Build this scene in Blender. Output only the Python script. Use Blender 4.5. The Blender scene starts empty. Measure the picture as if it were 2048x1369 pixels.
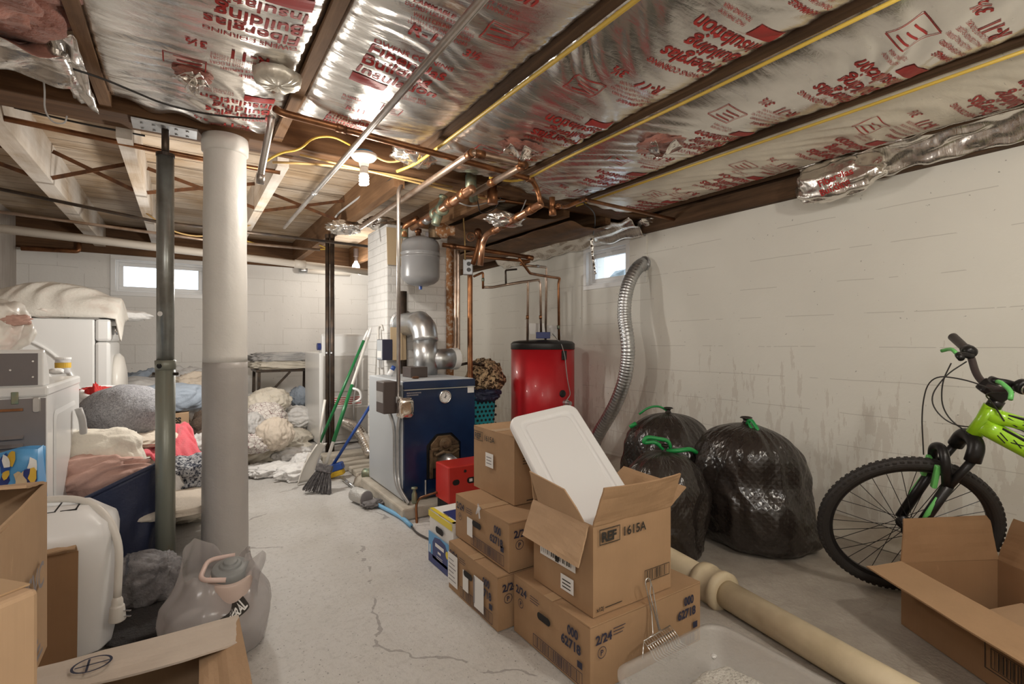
import bpy, bmesh, math, random
from math import sin, cos, pi, radians, sqrt, exp
from mathutils import Vector, Matrix, noise

# ---------------------------------------------------------------- camera, world, lights, exposure
SC = bpy.context.scene
COL = SC.collection
YAW = radians(33.2)
FPX, CX, CY, EYE = 1000.0, 1024.0, 684.5, 1.12
cam_data = bpy.data.cameras.new('camera')
cam_data.sensor_width = 36.0
cam_data.lens = 36.0 * FPX / 2048.0
cam_data.clip_start = 0.02
cam = bpy.data.objects.new('camera', cam_data)
COL.objects.link(cam)
cam.location = (0, 0, EYE)
cam.rotation_euler = (pi / 2, 0, -YAW)
SC.camera = cam

world = bpy.data.worlds.new('daylight')
SC.world = world
world.use_nodes = True
bg = world.node_tree.nodes['Background']
bg.inputs['Color'].default_value = (0.78, 0.89, 1.0, 1)
bg.inputs['Strength'].default_value = 2.6

SC.view_settings.view_transform = 'Standard'
SC.view_settings.look = 'None'
SC.view_settings.gamma = 1.0
SC.view_settings.use_curve_mapping = False
SC.view_settings.exposure = 0.38
SC.cycles.max_bounces = 8
SC.cycles.diffuse_bounces = 5
SC.cycles.glossy_bounces = 4
SC.cycles.transparent_max_bounces = 12
SC.cycles.sample_clamp_indirect = 6.0
SC.cycles.use_denoising = True


def lamp(name, loc, watts, color, radius):
    l = bpy.data.lights.new(name, 'POINT')
    l.energy = watts
    l.color = color
    l.shadow_soft_size = radius
    o = bpy.data.objects.new(name, l)
    COL.objects.link(o)
    o.location = loc
    return o


# bulb of the basement that hangs behind the camera
lamp('bulb_light_near', (1.55, -0.35, 1.98), 30, (1.0, 0.94, 0.84), 0.06)
lamp('fill_light_behind', (-0.45, -0.55, 1.95), 32, (1.0, 0.97, 0.94), 0.2)  # unseen fill lamp added behind the camera for even brightness
# work light standing behind the round column
lamp('work_light', (0.33, 4.02, 1.42), 34, (1.0, 0.96, 0.89), 0.07)

# ---------------------------------------------------------------- helpers
FWD = Vector((sin(YAW), cos(YAW), 0))
RGT = Vector((cos(YAW), -sin(YAW), 0))
UP = Vector((0, 0, 1))


def at(px, py, X=None, Y=None, Z=None, d=None):
    """a place in the room from a sight line and one known coordinate"""
    r = FWD + RGT * ((px - CX) / FPX) + UP * ((CY - py) / FPX)
    if X is not None:
        t = X / r.x
    elif Y is not None:
        t = Y / r.y
    elif Z is not None:
        t = (Z - EYE) / r.z
    else:
        t = d
    return Vector((0, 0, EYE)) + r * t


ORG = {}


def tag(o, label, cat, group=None, kind=None):
    o['label'] = label
    o['category'] = cat
    if group:
        o['group'] = group
    if kind:
        o['kind'] = kind
    return o


def empty(name, loc, label=None, cat=None, group=None):
    o = bpy.data.objects.new(name, None)
    COL.objects.link(o)
    o.location = loc
    o.empty_display_size = 0.1
    ORG[o.name] = Vector(loc)
    if label:
        tag(o, label, cat, group)
    return o


class G:
    """collects geometry in room coordinates"""

    def __init__(self, xf=None):
        self.v = []
        self.f = []
        self.xf = xf

    def add(self, vs, fs):
        b = len(self.v)
        for p in vs:
            p = Vector(p)
            self.v.append(self.xf @ p if self.xf else p)
        self.f += [tuple(b + i for i in f) for f in fs]
        return self

    def box(self, x0, x1, y0, y1, z0, z1):
        vs = [(x, y, z) for z in (z0, z1) for y in (y0, y1) for x in (x0, x1)]
        return self.add(vs, [(0, 2, 3, 1), (4, 5, 7, 6), (0, 1, 5, 4), (2, 6, 7, 3), (0, 4, 6, 2), (1, 3, 7, 5)])

    def obox(self, c, ax, ay, az):
        """box from its centre and three half axes"""
        c, ax, ay, az = Vector(c), Vector(ax), Vector(ay), Vector(az)
        vs = [c + ax * i + ay * j + az * k for k in (-1, 1) for j in (-1, 1) for i in (-1, 1)]
        return self.add(vs, [(0, 2, 3, 1), (4, 5, 7, 6), (0, 1, 5, 4), (2, 6, 7, 3), (0, 4, 6, 2), (1, 3, 7, 5)])

    def bar(self, a, b, w, h, up=(0, 0, 1)):
        a, b = Vector(a), Vector(b)
        d = (b - a)
        n = d.normalized()
        s = n.cross(Vector(up))
        if s.length < 1e-4:
            s = n.cross(Vector((1, 0, 0)))
        s.normalize()
        u = s.cross(n)
        return self.obox((a + b) / 2, d / 2, s * (w / 2), u * (h / 2))

    def plate(self, pts, t):
        """flat polygon with thickness t (along its normal)"""
        pts = [Vector(p) for p in pts]
        n = (pts[1] - pts[0]).cross(pts[2] - pts[0]).normalized() * (t / 2)
        k = len(pts)
        vs = [p - n for p in pts] + [p + n for p in pts]
        fs = [tuple(range(k - 1, -1, -1)), tuple(range(k, 2 * k))]
        fs += [(i, (i + 1) % k, k + (i + 1) % k, k + i) for i in range(k)]
        return self.add(vs, fs)

    def loft(self, rings, cap0=True, cap1=True, closed=True):
        k = len(rings[0])
        vs = [p for r in rings for p in r]
        fs = []
        for j in range(len(rings) - 1):
            for i in range(k if closed else k - 1):
                a, b = j * k + i, j * k + (i + 1) % k
                fs.append((a, b, b + k, a + k))
        if cap0:
            fs.append(tuple(range(k - 1, -1, -1)))
        if cap1:
            o = (len(rings) - 1) * k
            fs.append(tuple(range(o, o + k)))
        return self.add(vs, fs)

    def lathe(self, prof, c=(0, 0, 0), axis=(0, 0, 1), n=32, cap0=True, cap1=True):
        ax = Vector(axis).normalized()
        s = ax.orthogonal().normalized()
        t = ax.cross(s)
        c = Vector(c)
        rings = [[c + ax * h + (s * cos(2 * pi * i / n) + t * sin(2 * pi * i / n)) * r for i in range(n)] for r, h in prof]
        return self.loft(rings, cap0, cap1)

    def tube(self, pts, r, n=10, fillet=0.0, rf=None, step=None, closed=False):
        pts = [Vector(p) for p in pts]
        if fillet:
            q = [pts[0]]
            for i in range(1, len(pts) - 1):
                a, b, c = pts[i - 1], pts[i], pts[i + 1]
                fa = min(fillet, (a - b).length * .45)
                fc = min(fillet, (c - b).length * .45)
                p0, p1 = b + (a - b).normalized() * fa, b + (c - b).normalized() * fc
                for k in range(6):
                    t = k / 5
                    q.append(p0 * (1 - t) ** 2 + b * 2 * t * (1 - t) + p1 * t * t)
            q.append(pts[-1])
            pts = q
        if step:
            q = []
            for a, b in zip(pts, pts[1:]):
                m = max(1, int((b - a).length / step))
                q += [a.lerp(b, k / m) for k in range(m)]
            pts = q + [pts[-1]]
        m = len(pts)
        tang = []
        for i in range(m):
            if closed:
                t = pts[(i + 1) % m] - pts[i - 1]
            else:
                t = pts[min(i + 1, m - 1)] - pts[max(i - 1, 0)]
            tang.append(t.normalized() if t.length > 1e-9 else Vector((0, 0, 1)))
        s = tang[0].orthogonal().normalized()
        rings = []
        L = 0
        for i in range(m):
            if i:
                L += (pts[i] - pts[i - 1]).length
            s = (s - tang[i] * s.dot(tang[i]))
            s = s.normalized() if s.length > 1e-6 else tang[i].orthogonal().normalized()
            t = tang[i].cross(s)
            rr = rf(i, L) if rf else r
            rings.append([pts[i] + (s * cos(2 * pi * k / n) + t * sin(2 * pi * k / n)) * rr for k in range(n)])
        if closed:
            rings.append(rings[0])
        return self.loft(rings, not closed, not closed)

    def grid(self, fn, nu, nv):
        vs = [fn(i / nu, j / nv) for j in range(nv + 1) for i in range(nu + 1)]
        fs = [(j * (nu + 1) + i, j * (nu + 1) + i + 1, (j + 1) * (nu + 1) + i + 1, (j + 1) * (nu + 1) + i) for j in range(nv) for i in range(nu)]
        return self.add(vs, fs)

    def build(self, name, m, parent=None, smooth=False, bevel=0.0, solid=0.0, subsurf=0, seg=2):
        me = bpy.data.meshes.new(name)
        if parent is not None:
            org = ORG[parent.name]
        else:
            lo = Vector((min(p.x for p in self.v), min(p.y for p in self.v), min(p.z for p in self.v)))
            hi = Vector((max(p.x for p in self.v), max(p.y for p in self.v), max(p.z for p in self.v)))
            org = Vector(((lo.x + hi.x) / 2, (lo.y + hi.y) / 2, lo.z))
        me.from_pydata([p - org for p in self.v], [], self.f)
        me.validate()
        b = bmesh.new()
        b.from_mesh(me)
        bmesh.ops.recalc_face_normals(b, faces=b.faces)
        b.to_mesh(me)
        b.free()
        if smooth:
            me.polygons.foreach_set('use_smooth', [True] * len(me.polygons))
        o = bpy.data.objects.new(name, me)
        COL.objects.link(o)
        if parent is not None:
            o.parent = parent
        else:
            o.location = org
        ORG[o.name] = org
        if m is not None:
            me.materials.append(m)
        if solid:
            md = o.modifiers.new('solid', 'SOLIDIFY')
            md.thickness = solid
            md.offset = 0
        if bevel:
            md = o.modifiers.new('bevel', 'BEVEL')
            md.width = bevel
            md.segments = seg
            md.limit_method = 'ANGLE'
            md.angle_limit = radians(40)
            md.harden_normals = False
        if smooth and bevel:
            md = o.modifiers.new('split', 'EDGE_SPLIT')
            md.split_angle = radians(50)
        if subsurf:
            md = o.modifiers.new('sub', 'SUBSURF')
            md.levels = md.render_levels = subsurf
        return o


def rrect(x0, x1, y0, y1, r, z, n=5):
    out = []
    for cx, cy, a0 in ((x1 - r, y1 - r, 0), (x0 + r, y1 - r, pi / 2), (x0 + r, y0 + r, pi), (x1 - r, y0 + r, 3 * pi / 2)):
        for k in range(n + 1):
            a = a0 + pi / 2 * k / n
            out.append(Vector((cx + r * cos(a), cy + r * sin(a), z)))
    return out


def fbm(p, o=4):
    return noise.fractal(p, 1.0, 2.0, o)


def smooth01(a, b, x):
    t = max(0.0, min(1.0, (x - a) / (b - a)))
    return t * t * (3 - 2 * t)


_ico = {}


def ico(sub):
    if sub not in _ico:
        b = bmesh.new()
        bmesh.ops.create_icosphere(b, subdivisions=sub, radius=1)
        b.verts.ensure_lookup_table()
        _ico[sub] = ([v.co.copy() for v in b.verts], [tuple(v.index for v in f.verts) for f in b.faces])
        b.free()
    return _ico[sub]


def blob(c, rad, seed=0, amp=.18, freq=1.6, fold=.10, ffreq=3.5, p=1.0, floor=None, sub=5, rot=0.0, stretch=(1, 1, 1), g=None):
    """crumpled soft lump: low swells and sharp cloth folds, flat where it rests"""
    vs, fs = ico(sub)
    c = Vector(c)
    R = Matrix.Rotation(rot, 3, 'Z')
    out = []
    sd = Vector((seed * 7.31, seed * 3.17, seed * 1.93))
    st = Vector(stretch)
    rnd = random.Random(seed * 13 + 5)
    da, db = (Vector((rnd.uniform(-1, 1), rnd.uniform(-1, 1), rnd.uniform(-.6, .6))).normalized() for _ in range(2))
    for v in vs:
        q = Vector([math.copysign(abs(a) ** p, a) for a in v])
        w = Vector((v.x * st.x, v.y * st.y, v.z * st.z))
        n1 = fbm(w * freq + sd, 2)
        q2 = w * ffreq + sd + Vector((n1, n1, n1)) * .8
        # creases run long across the cloth, in two directions
        ca = q2 * .22 + da * (q2.dot(da) * 1.1)
        cb = q2 * .30 + db * (q2.dot(db) * 2.3)
        rg = 1 - abs(noise.noise(ca)) * 2.2
        rg2 = 1 - abs(noise.noise(cb)) * 2.2
        k = 1 + amp * n1 + fold * (rg * .7 + rg2 * .35 - .4)
        d = R @ Vector((q.x * rad[0], q.y * rad[1], q.z * rad[2]))
        pnt = c + d * k
        if floor is not None and pnt.z < floor:
            pnt.z = floor + (pnt.z - floor) * .02
            if pnt.z < floor:
                pnt.z = floor
        out.append(pnt)
    g = g or G()
    return g.add(out, fs)


def text_tris(body, size, bold=0.0, align='LEFT', shear=0.0, space=1.0, sx=1.0):
    cu = bpy.data.curves.new('lettering', 'FONT')
    cu.body = body
    cu.size = size
    cu.align_x = align
    cu.offset = bold
    cu.shear = shear
    cu.space_character = space
    cu.resolution_u = 3
    o = bpy.data.objects.new('lettering', cu)
    COL.objects.link(o)
    dg = bpy.context.evaluated_depsgraph_get()
    me = o.evaluated_get(dg).to_mesh()
    vs = [Vector((v.co.x * sx, v.co.y)) for v in me.vertices]
    fs = [tuple(p.vertices) for p in me.polygons]
    o.evaluated_get(dg).to_mesh_clear()
    bpy.data.objects.remove(o)
    bpy.data.curves.remove(cu)
    return vs, fs


def drape(pts, src, direction, off):
    """moves points along a direction until they lie on the surface of src (a G)"""
    from mathutils.bvhtree import BVHTree
    tree = BVHTree.FromPolygons(src.v, src.f)
    d = Vector(direction).normalized()
    out = []
    for p in pts:
        hit = tree.ray_cast(Vector(p) - d * 2, d)[0]
        out.append((hit if hit is not None else Vector(p)) - d * off)
    return out


def put_text(g, body, size, o, right, up, bold=0.0, align='LEFT', space=1.0, sx=1.0):
    o, right, up = Vector(o), Vector(right).normalized(), Vector(up).normalized()
    vs, fs = text_tris(body, size, bold, align, space=space, sx=sx)
    g.add([o + right * v.x + up * v.y for v in vs], fs)
    return g


def strip(g, o, right, up, x0, x1, y0, y1):
    o, right, up = Vector(o), Vector(right), Vector(up)
    g.add([o + right * x0 + up * y0, o + right * x1 + up * y0, o + right * x1 + up * y1, o + right * x0 + up * y1], [(0, 1, 2, 3)])


def outline(g, o, right, up, x0, x1, y0, y1, w):
    strip(g, o, right, up, x0, x1, y0, y0 + w)
    strip(g, o, right, up, x0, x1, y1 - w, y1)
    strip(g, o, right, up, x0, x0 + w, y0 + w, y1 - w)
    strip(g, o, right, up, x1 - w, x1, y0 + w, y1 - w)


def ringmark(g, o, right, up, cx, cy, r, w, n=28, sx=1.0):
    o, right, up = Vector(o), Vector(right), Vector(up)
    vs = []
    for k in range(n):
        a = 2 * pi * k / n
        for rr in (r - w, r):
            vs.append(o + right * (cx + rr * sx * cos(a)) + up * (cy + rr * sin(a)))
    g.add(vs, [(2 * k, 2 * k + 1, (2 * k + 3) % (2 * n), (2 * k + 2) % (2 * n)) for k in range(n)])


# ---------------------------------------------------------------- materials
def nn(nt, kind, **kw):
    n = nt.nodes.new(kind)
    for k, v in kw.items():
        if k in n.inputs:
            n.inputs[k].default_value = v
        else:
            setattr(n, k, v)
    return n


def ramp(nt, fac, stops):
    r = nt.nodes.new('ShaderNodeValToRGB')
    e = r.color_ramp.elements
    while len(e) < len(stops):
        e.new(0.5)
    for el, (p, c) in zip(e, stops):
        el.position = p
        el.color = (c[0], c[1], c[2], 1) if len(c) == 3 else c
    nt.links.new(fac, r.inputs[0])
    return r.outputs[0]


def math_(nt, op, a, b=None):
    m = nt.nodes.new('ShaderNodeMath')
    m.operation = op
    for i, x in enumerate((a, b)):
        if x is None:
            continue
        if isinstance(x, (int, float)):
            m.inputs[i].default_value = x
        else:
            nt.links.new(x, m.inputs[i])
    return m.outputs[0]


def mixc(nt, fac, a, b, blend='MIX'):
    m = nt.nodes.new('ShaderNodeMix')
    m.data_type = 'RGBA'
    m.blend_type = blend
    for sock, x in ((m.inputs[0], fac), (m.inputs[6], a), (m.inputs[7], b)):
        if isinstance(x, (int, float)):
            sock.default_value = x
        elif isinstance(x, (tuple, list)):
            sock.default_value = (x[0], x[1], x[2], 1)
        else:
            nt.links.new(x, sock)
    return m.outputs[2]


def base_mat(name):
    m = bpy.data.materials.new(name)
    m.use_nodes = True
    nt = m.node_tree
    return m, nt, nt.nodes['Principled BSDF']


def coords(nt, scale=(1, 1, 1), world=False, rot=(0, 0, 0)):
    if world:
        src = nt.nodes.new('ShaderNodeNewGeometry').outputs['Position']
    else:
        src = nt.nodes.new('ShaderNodeTexCoord').outputs['Object']
    mp = nt.nodes.new('ShaderNodeMapping')
    mp.inputs['Scale'].default_value = scale
    mp.inputs['Rotation'].default_value = rot
    nt.links.new(src, mp.inputs['Vector'])
    return mp.outputs[0]


def noise_tex(nt, vec, scale, detail=4, rough=.55, dist=0.0):
    n = nn(nt, 'ShaderNodeTexNoise', Scale=scale, Detail=detail, Roughness=rough, Distortion=dist)
    nt.links.new(vec, n.inputs['Vector'])
    return n.outputs[0]


def bump(nt, bsdf, h, strength, dist=.01):
    b = nn(nt, 'ShaderNodeBump', Strength=strength, Distance=dist)
    nt.links.new(h, b.inputs['Height'])
    nt.links.new(b.outputs[0], bsdf.inputs['Normal'])


def mat(name, col, rough=.6, metal=0.0, col2=None, scale=6, lo=.35, hi=.68, bmp=0.0, bscale=60, stretch=(1, 1, 1), world=False, spec=.5, sheen=0.0, trans=0.0, coat=0.0):
    m, nt, p = base_mat(name)
    p.inputs['Base Color'].default_value = (*col, 1)
    p.inputs['Roughness'].default_value = rough
    p.inputs['Metallic'].default_value = metal
    p.inputs['Specular IOR Level'].default_value = spec
    p.inputs['Sheen Weight'].default_value = sheen
    p.inputs['Transmission Weight'].default_value = trans
    p.inputs['Coat Weight'].default_value = coat
    if col2 or bmp:
        v = coords(nt, stretch, world)
    if col2:
        f = noise_tex(nt, v, scale, 5)
        nt.links.new(ramp(nt, f, [(lo, col), (hi, col2)]), p.inputs['Base Color'])
    if bmp:
        bump(nt, p, noise_tex(nt, v, bscale, 4), bmp)
    return m


def glow(name, col, strength):
    m, nt, p = base_mat(name)
    p.inputs['Base Color'].default_value = (*col, 1)
    p.inputs['Emission Color'].default_value = (*col, 1)
    p.inputs['Emission Strength'].default_value = strength
    return m


def film(name, col, clear, rough=.25):
    """thin translucent plastic"""
    m, nt, p = base_mat(name)
    p.inputs['Base Color'].default_value = (*col, 1)
    p.inputs['Roughness'].default_value = rough
    t = nt.nodes.new('ShaderNodeBsdfTransparent')
    x = nt.nodes.new('ShaderNodeMixShader')
    x.inputs[0].default_value = clear
    nt.links.new(p.outputs[0], x.inputs[1])
    nt.links.new(t.outputs[0], x.inputs[2])
    nt.links.new(x.outputs[0], nt.nodes['Material Output'].inputs['Surface'])
    return m


def wall_mat(name, base, line_gap, vertical=0.0, dirty=.0, tint=(.55, .50, .44)):
    m, nt, p = base_mat(name)
    pos = nt.nodes.new('ShaderNodeNewGeometry').outputs['Position']
    sep = nt.nodes.new('ShaderNodeSeparateXYZ')
    nt.links.new(pos, sep.inputs[0])
    wob = noise_tex(nt, pos, 2.5, 3)
    z = math_(nt, 'ADD', sep.outputs[2], math_(nt, 'MULTIPLY', wob, .02))
    fr = math_(nt, 'ABSOLUTE', math_(nt, 'SUBTRACT', math_(nt, 'FRACT', math_(nt, 'DIVIDE', z, line_gap)), .5))
    line = math_(nt, 'LESS_THAN', fr, .012)
    if vertical:
        row = math_(nt, 'MULTIPLY', math_(nt, 'FLOOR', math_(nt, 'ADD', math_(nt, 'DIVIDE', z, line_gap), .5)), vertical * .5)
        xx = math_(nt, 'ADD', math_(nt, 'ADD', sep.outputs[0], sep.outputs[1]), row)
        fx = math_(nt, 'ABSOLUTE', math_(nt, 'SUBTRACT', math_(nt, 'FRACT', math_(nt, 'DIVIDE', xx, vertical)), .5))
        line = math_(nt, 'MAXIMUM', line, math_(nt, 'LESS_THAN', fx, .006))
    brk = math_(nt, 'GREATER_THAN', noise_tex(nt, pos, 3.0, 4), .47)
    line = math_(nt, 'MULTIPLY', line, brk)
    patch = noise_tex(nt, pos, 1.3, 5)
    c = ramp(nt, patch, [(.3, tuple(x * .93 for x in base)), (.7, base)])
    spk = math_(nt, 'GREATER_THAN', noise_tex(nt, pos, 45, 2), .735)
    spk = math_(nt, 'MULTIPLY', spk, math_(nt, 'GREATER_THAN', noise_tex(nt, pos, 4, 2), .5))
    c = mixc(nt, math_(nt, 'MULTIPLY', line, .38), c, (.36, .33, .29))
    c = mixc(nt, math_(nt, 'MULTIPLY', spk, .6), c, (.22, .2, .18))
    if dirty:
        low = math_(nt, 'SUBTRACT', 1.0, math_(nt, 'DIVIDE', sep.outputs[2], 1.15))
        st = noise_tex(nt, coords(nt, (1, 6, 1.2), True), 3.2, 6, .65)
        d = math_(nt, 'MULTIPLY', math_(nt, 'GREATER_THAN', math_(nt, 'ADD', st, math_(nt, 'MULTIPLY', low, .25)), .66), dirty)
        c = mixc(nt, d, c, tint)
    nt.links.new(c, p.inputs['Base Color'])
    p.inputs['Roughness'].default_value = .75
    p.inputs['Specular IOR Level'].default_value = .25
    h = math_(nt, 'ADD', math_(nt, 'MULTIPLY', noise_tex(nt, pos, 22, 5), .5), math_(nt, 'MULTIPLY', line, -.5))
    bump(nt, p, h, .35, .012)
    return m


def brick_mat():
    m, nt, p = base_mat('white_painted_brick')
    pos = nt.nodes.new('ShaderNodeNewGeometry').outputs['Position']
    sep = nt.nodes.new('ShaderNodeSeparateXYZ')
    nt.links.new(pos, sep.inputs[0])
    cb = nt.nodes.new('ShaderNodeCombineXYZ')
    nt.links.new(math_(nt, 'ADD', sep.outputs[0], sep.outputs[1]), cb.inputs[0])
    nt.links.new(sep.outputs[2], cb.inputs[1])
    b = nn(nt, 'ShaderNodeTexBrick', Scale=1.0)
    b.inputs['Brick Width'].default_value = .21
    b.inputs['Row Height'].default_value = .07
    b.inputs['Mortar Size'].default_value = .006
    b.inputs['Mortar Smooth'].default_value = .6
    nt.links.new(cb.outputs[0], b.inputs['Vector'])
    c = mixc(nt, math_(nt, 'MULTIPLY', b.outputs['Fac'], .22), ramp(nt, noise_tex(nt, pos, 5, 5), [(.3, (.72, .71, .69)), (.7, (.82, .81, .79))]), (.5, .48, .45))
    nt.links.new(c, p.inputs['Base Color'])
    p.inputs['Roughness'].default_value = .6
    h = math_(nt, 'ADD', math_(nt, 'MULTIPLY', b.outputs['Fac'], -.7), math_(nt, 'MULTIPLY', noise_tex(nt, pos, 30, 4), .5))
    bump(nt, p, h, .5, .012)
    return m


def floor_mat():
    m, nt, p = base_mat('worn_painted_concrete')
    pos = nt.nodes.new('ShaderNodeNewGeometry').outputs['Position']
    c = ramp(nt, noise_tex(nt, pos, 1.1, 6, .6), [(.3, (.44, .415, .38)), (.52, (.54, .525, .505)), (.72, (.62, .61, .595))])
    dirt = ramp(nt, noise_tex(nt, pos, 38, 3, .7), [(.50, (0, 0, 0)), (.72, (1, 1, 1))])
    c = mixc(nt, math_(nt, 'MULTIPLY', dirt, .45), c, (.33, .31, .29))
    spk = math_(nt, 'GREATER_THAN', noise_tex(nt, pos, 95, 2), .70)
    c = mixc(nt, math_(nt, 'MULTIPLY', spk, .75), c, (.10, .095, .09))
    vo = nn(nt, 'ShaderNodeTexVoronoi', Scale=.9)
    vo.feature = 'DISTANCE_TO_EDGE'
    wv = nt.nodes.new('ShaderNodeVectorMath')
    wv.operation = 'ADD'
    nt.links.new(pos, wv.inputs[0])
    nz = nn(nt, 'ShaderNodeTexNoise', Scale=3.0, Detail=5)
    nt.links.new(pos, nz.inputs['Vector'])
    sc = nt.nodes.new('ShaderNodeVectorMath')
    sc.operation = 'SCALE'
    sc.inputs['Scale'].default_value = .35
    nt.links.new(nz.outputs[1], sc.inputs[0])
    nt.links.new(sc.outputs[0], wv.inputs[1])
    nt.links.new(wv.outputs[0], vo.inputs['Vector'])
    crack = math_(nt, 'MULTIPLY', math_(nt, 'LESS_THAN', vo.outputs['Distance'], .006), math_(nt, 'GREATER_THAN', noise_tex(nt, pos, 1.7, 3), .52))
    c = mixc(nt, math_(nt, 'MULTIPLY', crack, .6), c, (.2, .18, .17))
    # dim light beyond the drain pipe, painted into the floor as darker tan
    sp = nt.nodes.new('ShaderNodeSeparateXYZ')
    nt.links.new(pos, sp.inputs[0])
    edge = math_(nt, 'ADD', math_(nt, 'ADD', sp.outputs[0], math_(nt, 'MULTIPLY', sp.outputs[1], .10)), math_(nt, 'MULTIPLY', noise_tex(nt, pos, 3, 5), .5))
    shade_mask = ramp(nt, math_(nt, 'SUBTRACT', edge, 1.75), [(.05, (0, 0, 0)), (.45, (.85,) * 3)])
    shade_col = ramp(nt, noise_tex(nt, pos, 6, 6, .7), [(.3, (.26, .22, .175)), (.6, (.36, .315, .26)), (.75, (.46, .43, .39))])
    c = mixc(nt, shade_mask, c, shade_col)
    nt.links.new(c, p.inputs['Base Color'])
    nt.links.new(ramp(nt, noise_tex(nt, pos, 2.2, 4), [(.35, (.42,) * 3), (.65, (.7,) * 3)]), p.inputs['Roughness'])
    p.inputs['Specular IOR Level'].default_value = .35
    bump(nt, p, math_(nt, 'ADD', noise_tex(nt, pos, 70, 4), math_(nt, 'MULTIPLY', noise_tex(nt, pos, 9, 4), .8)), .45, .008)
    return m


def wood_mat(name, dark, light, axis=0, board=0.0, bscale=1.0, rough=.75, chalk=None):
    """wood with grain along an axis; board = width of boards across the other horizontal axis"""
    m, nt, p = base_mat(name)
    sc = [26, 26, 26]
    sc[axis] = 1.6
    v = coords(nt, tuple(x * bscale for x in sc), True)
    g = noise_tex(nt, v, 1.0, 6, .65, .6)
    c = ramp(nt, g, [(.28, dark), (.55, tuple((a + b) / 2 for a, b in zip(dark, light))), (.75, light)])
    pos = nt.nodes.new('ShaderNodeNewGeometry').outputs['Position']
    big = noise_tex(nt, pos, 1.4, 5)
    c = mixc(nt, ramp(nt, big, [(.4, (0, 0, 0)), (.7, (.55,) * 3)]), c, tuple(x * .55 for x in dark))
    if chalk:
        c = mixc(nt, ramp(nt, noise_tex(nt, pos, 2.4, 5), [(.38, (0, 0, 0)), (.62, (.7,) * 3)]), c, chalk)
    h = g
    if board:
        sep = nt.nodes.new('ShaderNodeSeparateXYZ')
        nt.links.new(pos, sep.inputs[0])
        y = sep.outputs[1 if axis == 0 else 0]
        q = math_(nt, 'DIVIDE', y, board)
        fr = math_(nt, 'ABSOLUTE', math_(nt, 'SUBTRACT', math_(nt, 'FRACT', q), .5))
        gap = math_(nt, 'GREATER_THAN', math_(nt, 'ADD', fr, math_(nt, 'MULTIPLY', noise_tex(nt, pos, 5, 4), .03)), .498)
        wn = nn(nt, 'ShaderNodeTexWhiteNoise')
        wn.noise_dimensions = '1D'
        nt.links.new(math_(nt, 'FLOOR', q), wn.inputs['W'])
        c = mixc(nt, math_(nt, 'MULTIPLY', wn.outputs[0], .45), c, tuple(x * .6 for x in dark))
        c = mixc(nt, gap, c, (.03, .02, .015))
        h = math_(nt, 'SUBTRACT', g, math_(nt, 'MULTIPLY', gap, 1.5))
    nt.links.new(c, p.inputs['Base Color'])
    p.inputs['Roughness'].default_value = rough
    p.inputs['Specular IOR Level'].default_value = .25
    bump(nt, p, h, .35, .006)
    return m


def cardboard_mat(name, col, axis_z=True):
    m, nt, p = base_mat(name)
    v = coords(nt, (1, 1, 1))
    c = ramp(nt, noise_tex(nt, v, 7, 5), [(.3, tuple(x * .88 for x in col)), (.7, col)])
    vs = coords(nt, (140, 140, 3) if axis_z else (3, 140, 140))
    g = noise_tex(nt, vs, 1.0, 2)
    c = mixc(nt, math_(nt, 'MULTIPLY', g, .16), c, tuple(x * .6 for x in col))
    sc = math_(nt, 'GREATER_THAN', noise_tex(nt, coords(nt, (9, 9, 2)), 6, 5, .7), .68)
    c = mixc(nt, math_(nt, 'MULTIPLY', sc, .3), c, tuple(min(1, x * 1.35) for x in col))
    nt.links.new(c, p.inputs['Base Color'])
    p.inputs['Roughness'].default_value = .72
    p.inputs['Specular IOR Level'].default_value = .2
    bump(nt, p, g, .12, .003)
    return m


def pattern_mat(name, a, b, scale, kind='VORONOI', width=.08, rough=.85, bmp=.4):
    m, nt, p = base_mat(name)
    v = coords(nt)
    if kind == 'VORONOI':
        t = nn(nt, 'ShaderNodeTexVoronoi', Scale=scale)
        t.feature = 'DISTANCE_TO_EDGE'
        nt.links.new(v, t.inputs['Vector'])
        f = ramp(nt, t.outputs['Distance'], [(width * .6, (1, 1, 1)), (width, (0, 0, 0))])
    elif kind == 'SPOT':
        f = ramp(nt, noise_tex(nt, v, scale, 3, .7, 1.2), [(.5 - width, (0, 0, 0)), (.5 + width, (1, 1, 1))])
    else:
        t = nn(nt, 'ShaderNodeTexWave', Scale=scale, Distortion=2.0)
        nt.links.new(v, t.inputs['Vector'])
        f = ramp(nt, t.outputs['Fac'], [(.5 - width, (0, 0, 0)), (.5 + width, (1, 1, 1))])
    nt.links.new(mixc(nt, f, a, b), p.inputs['Base Color'])
    p.inputs['Roughness'].default_value = rough
    p.inputs['Specular IOR Level'].default_value = .15
    bump(nt, p, noise_tex(nt, v, 90, 3), bmp, .004)
    return m


def foil_mat(name, col, metal, rough, strength=.55):
    m, nt, p = base_mat(name)
    v = coords(nt, (3.5, 16, 3.5), True, (0, 0, .35))
    w = noise_tex(nt, v, 2.0, 5, .6, .9)
    f = noise_tex(nt, coords(nt, (1, 1, 1), True), 55, 4)
    c = ramp(nt, noise_tex(nt, coords(nt, (1, 1, 1), True), 4, 5), [(.3, tuple(x * .82 for x in col)), (.65, col)])
    nt.links.new(c, p.inputs['Base Color'])
    p.inputs['Metallic'].default_value = metal
    nt.links.new(ramp(nt, w, [(.3, (rough * .75,) * 3), (.7, (rough * 1.3,) * 3)]), p.inputs['Roughness'])
    bump(nt, p, math_(nt, 'ADD', w, math_(nt, 'MULTIPLY', f, .15)), strength, .02)
    return m


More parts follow.
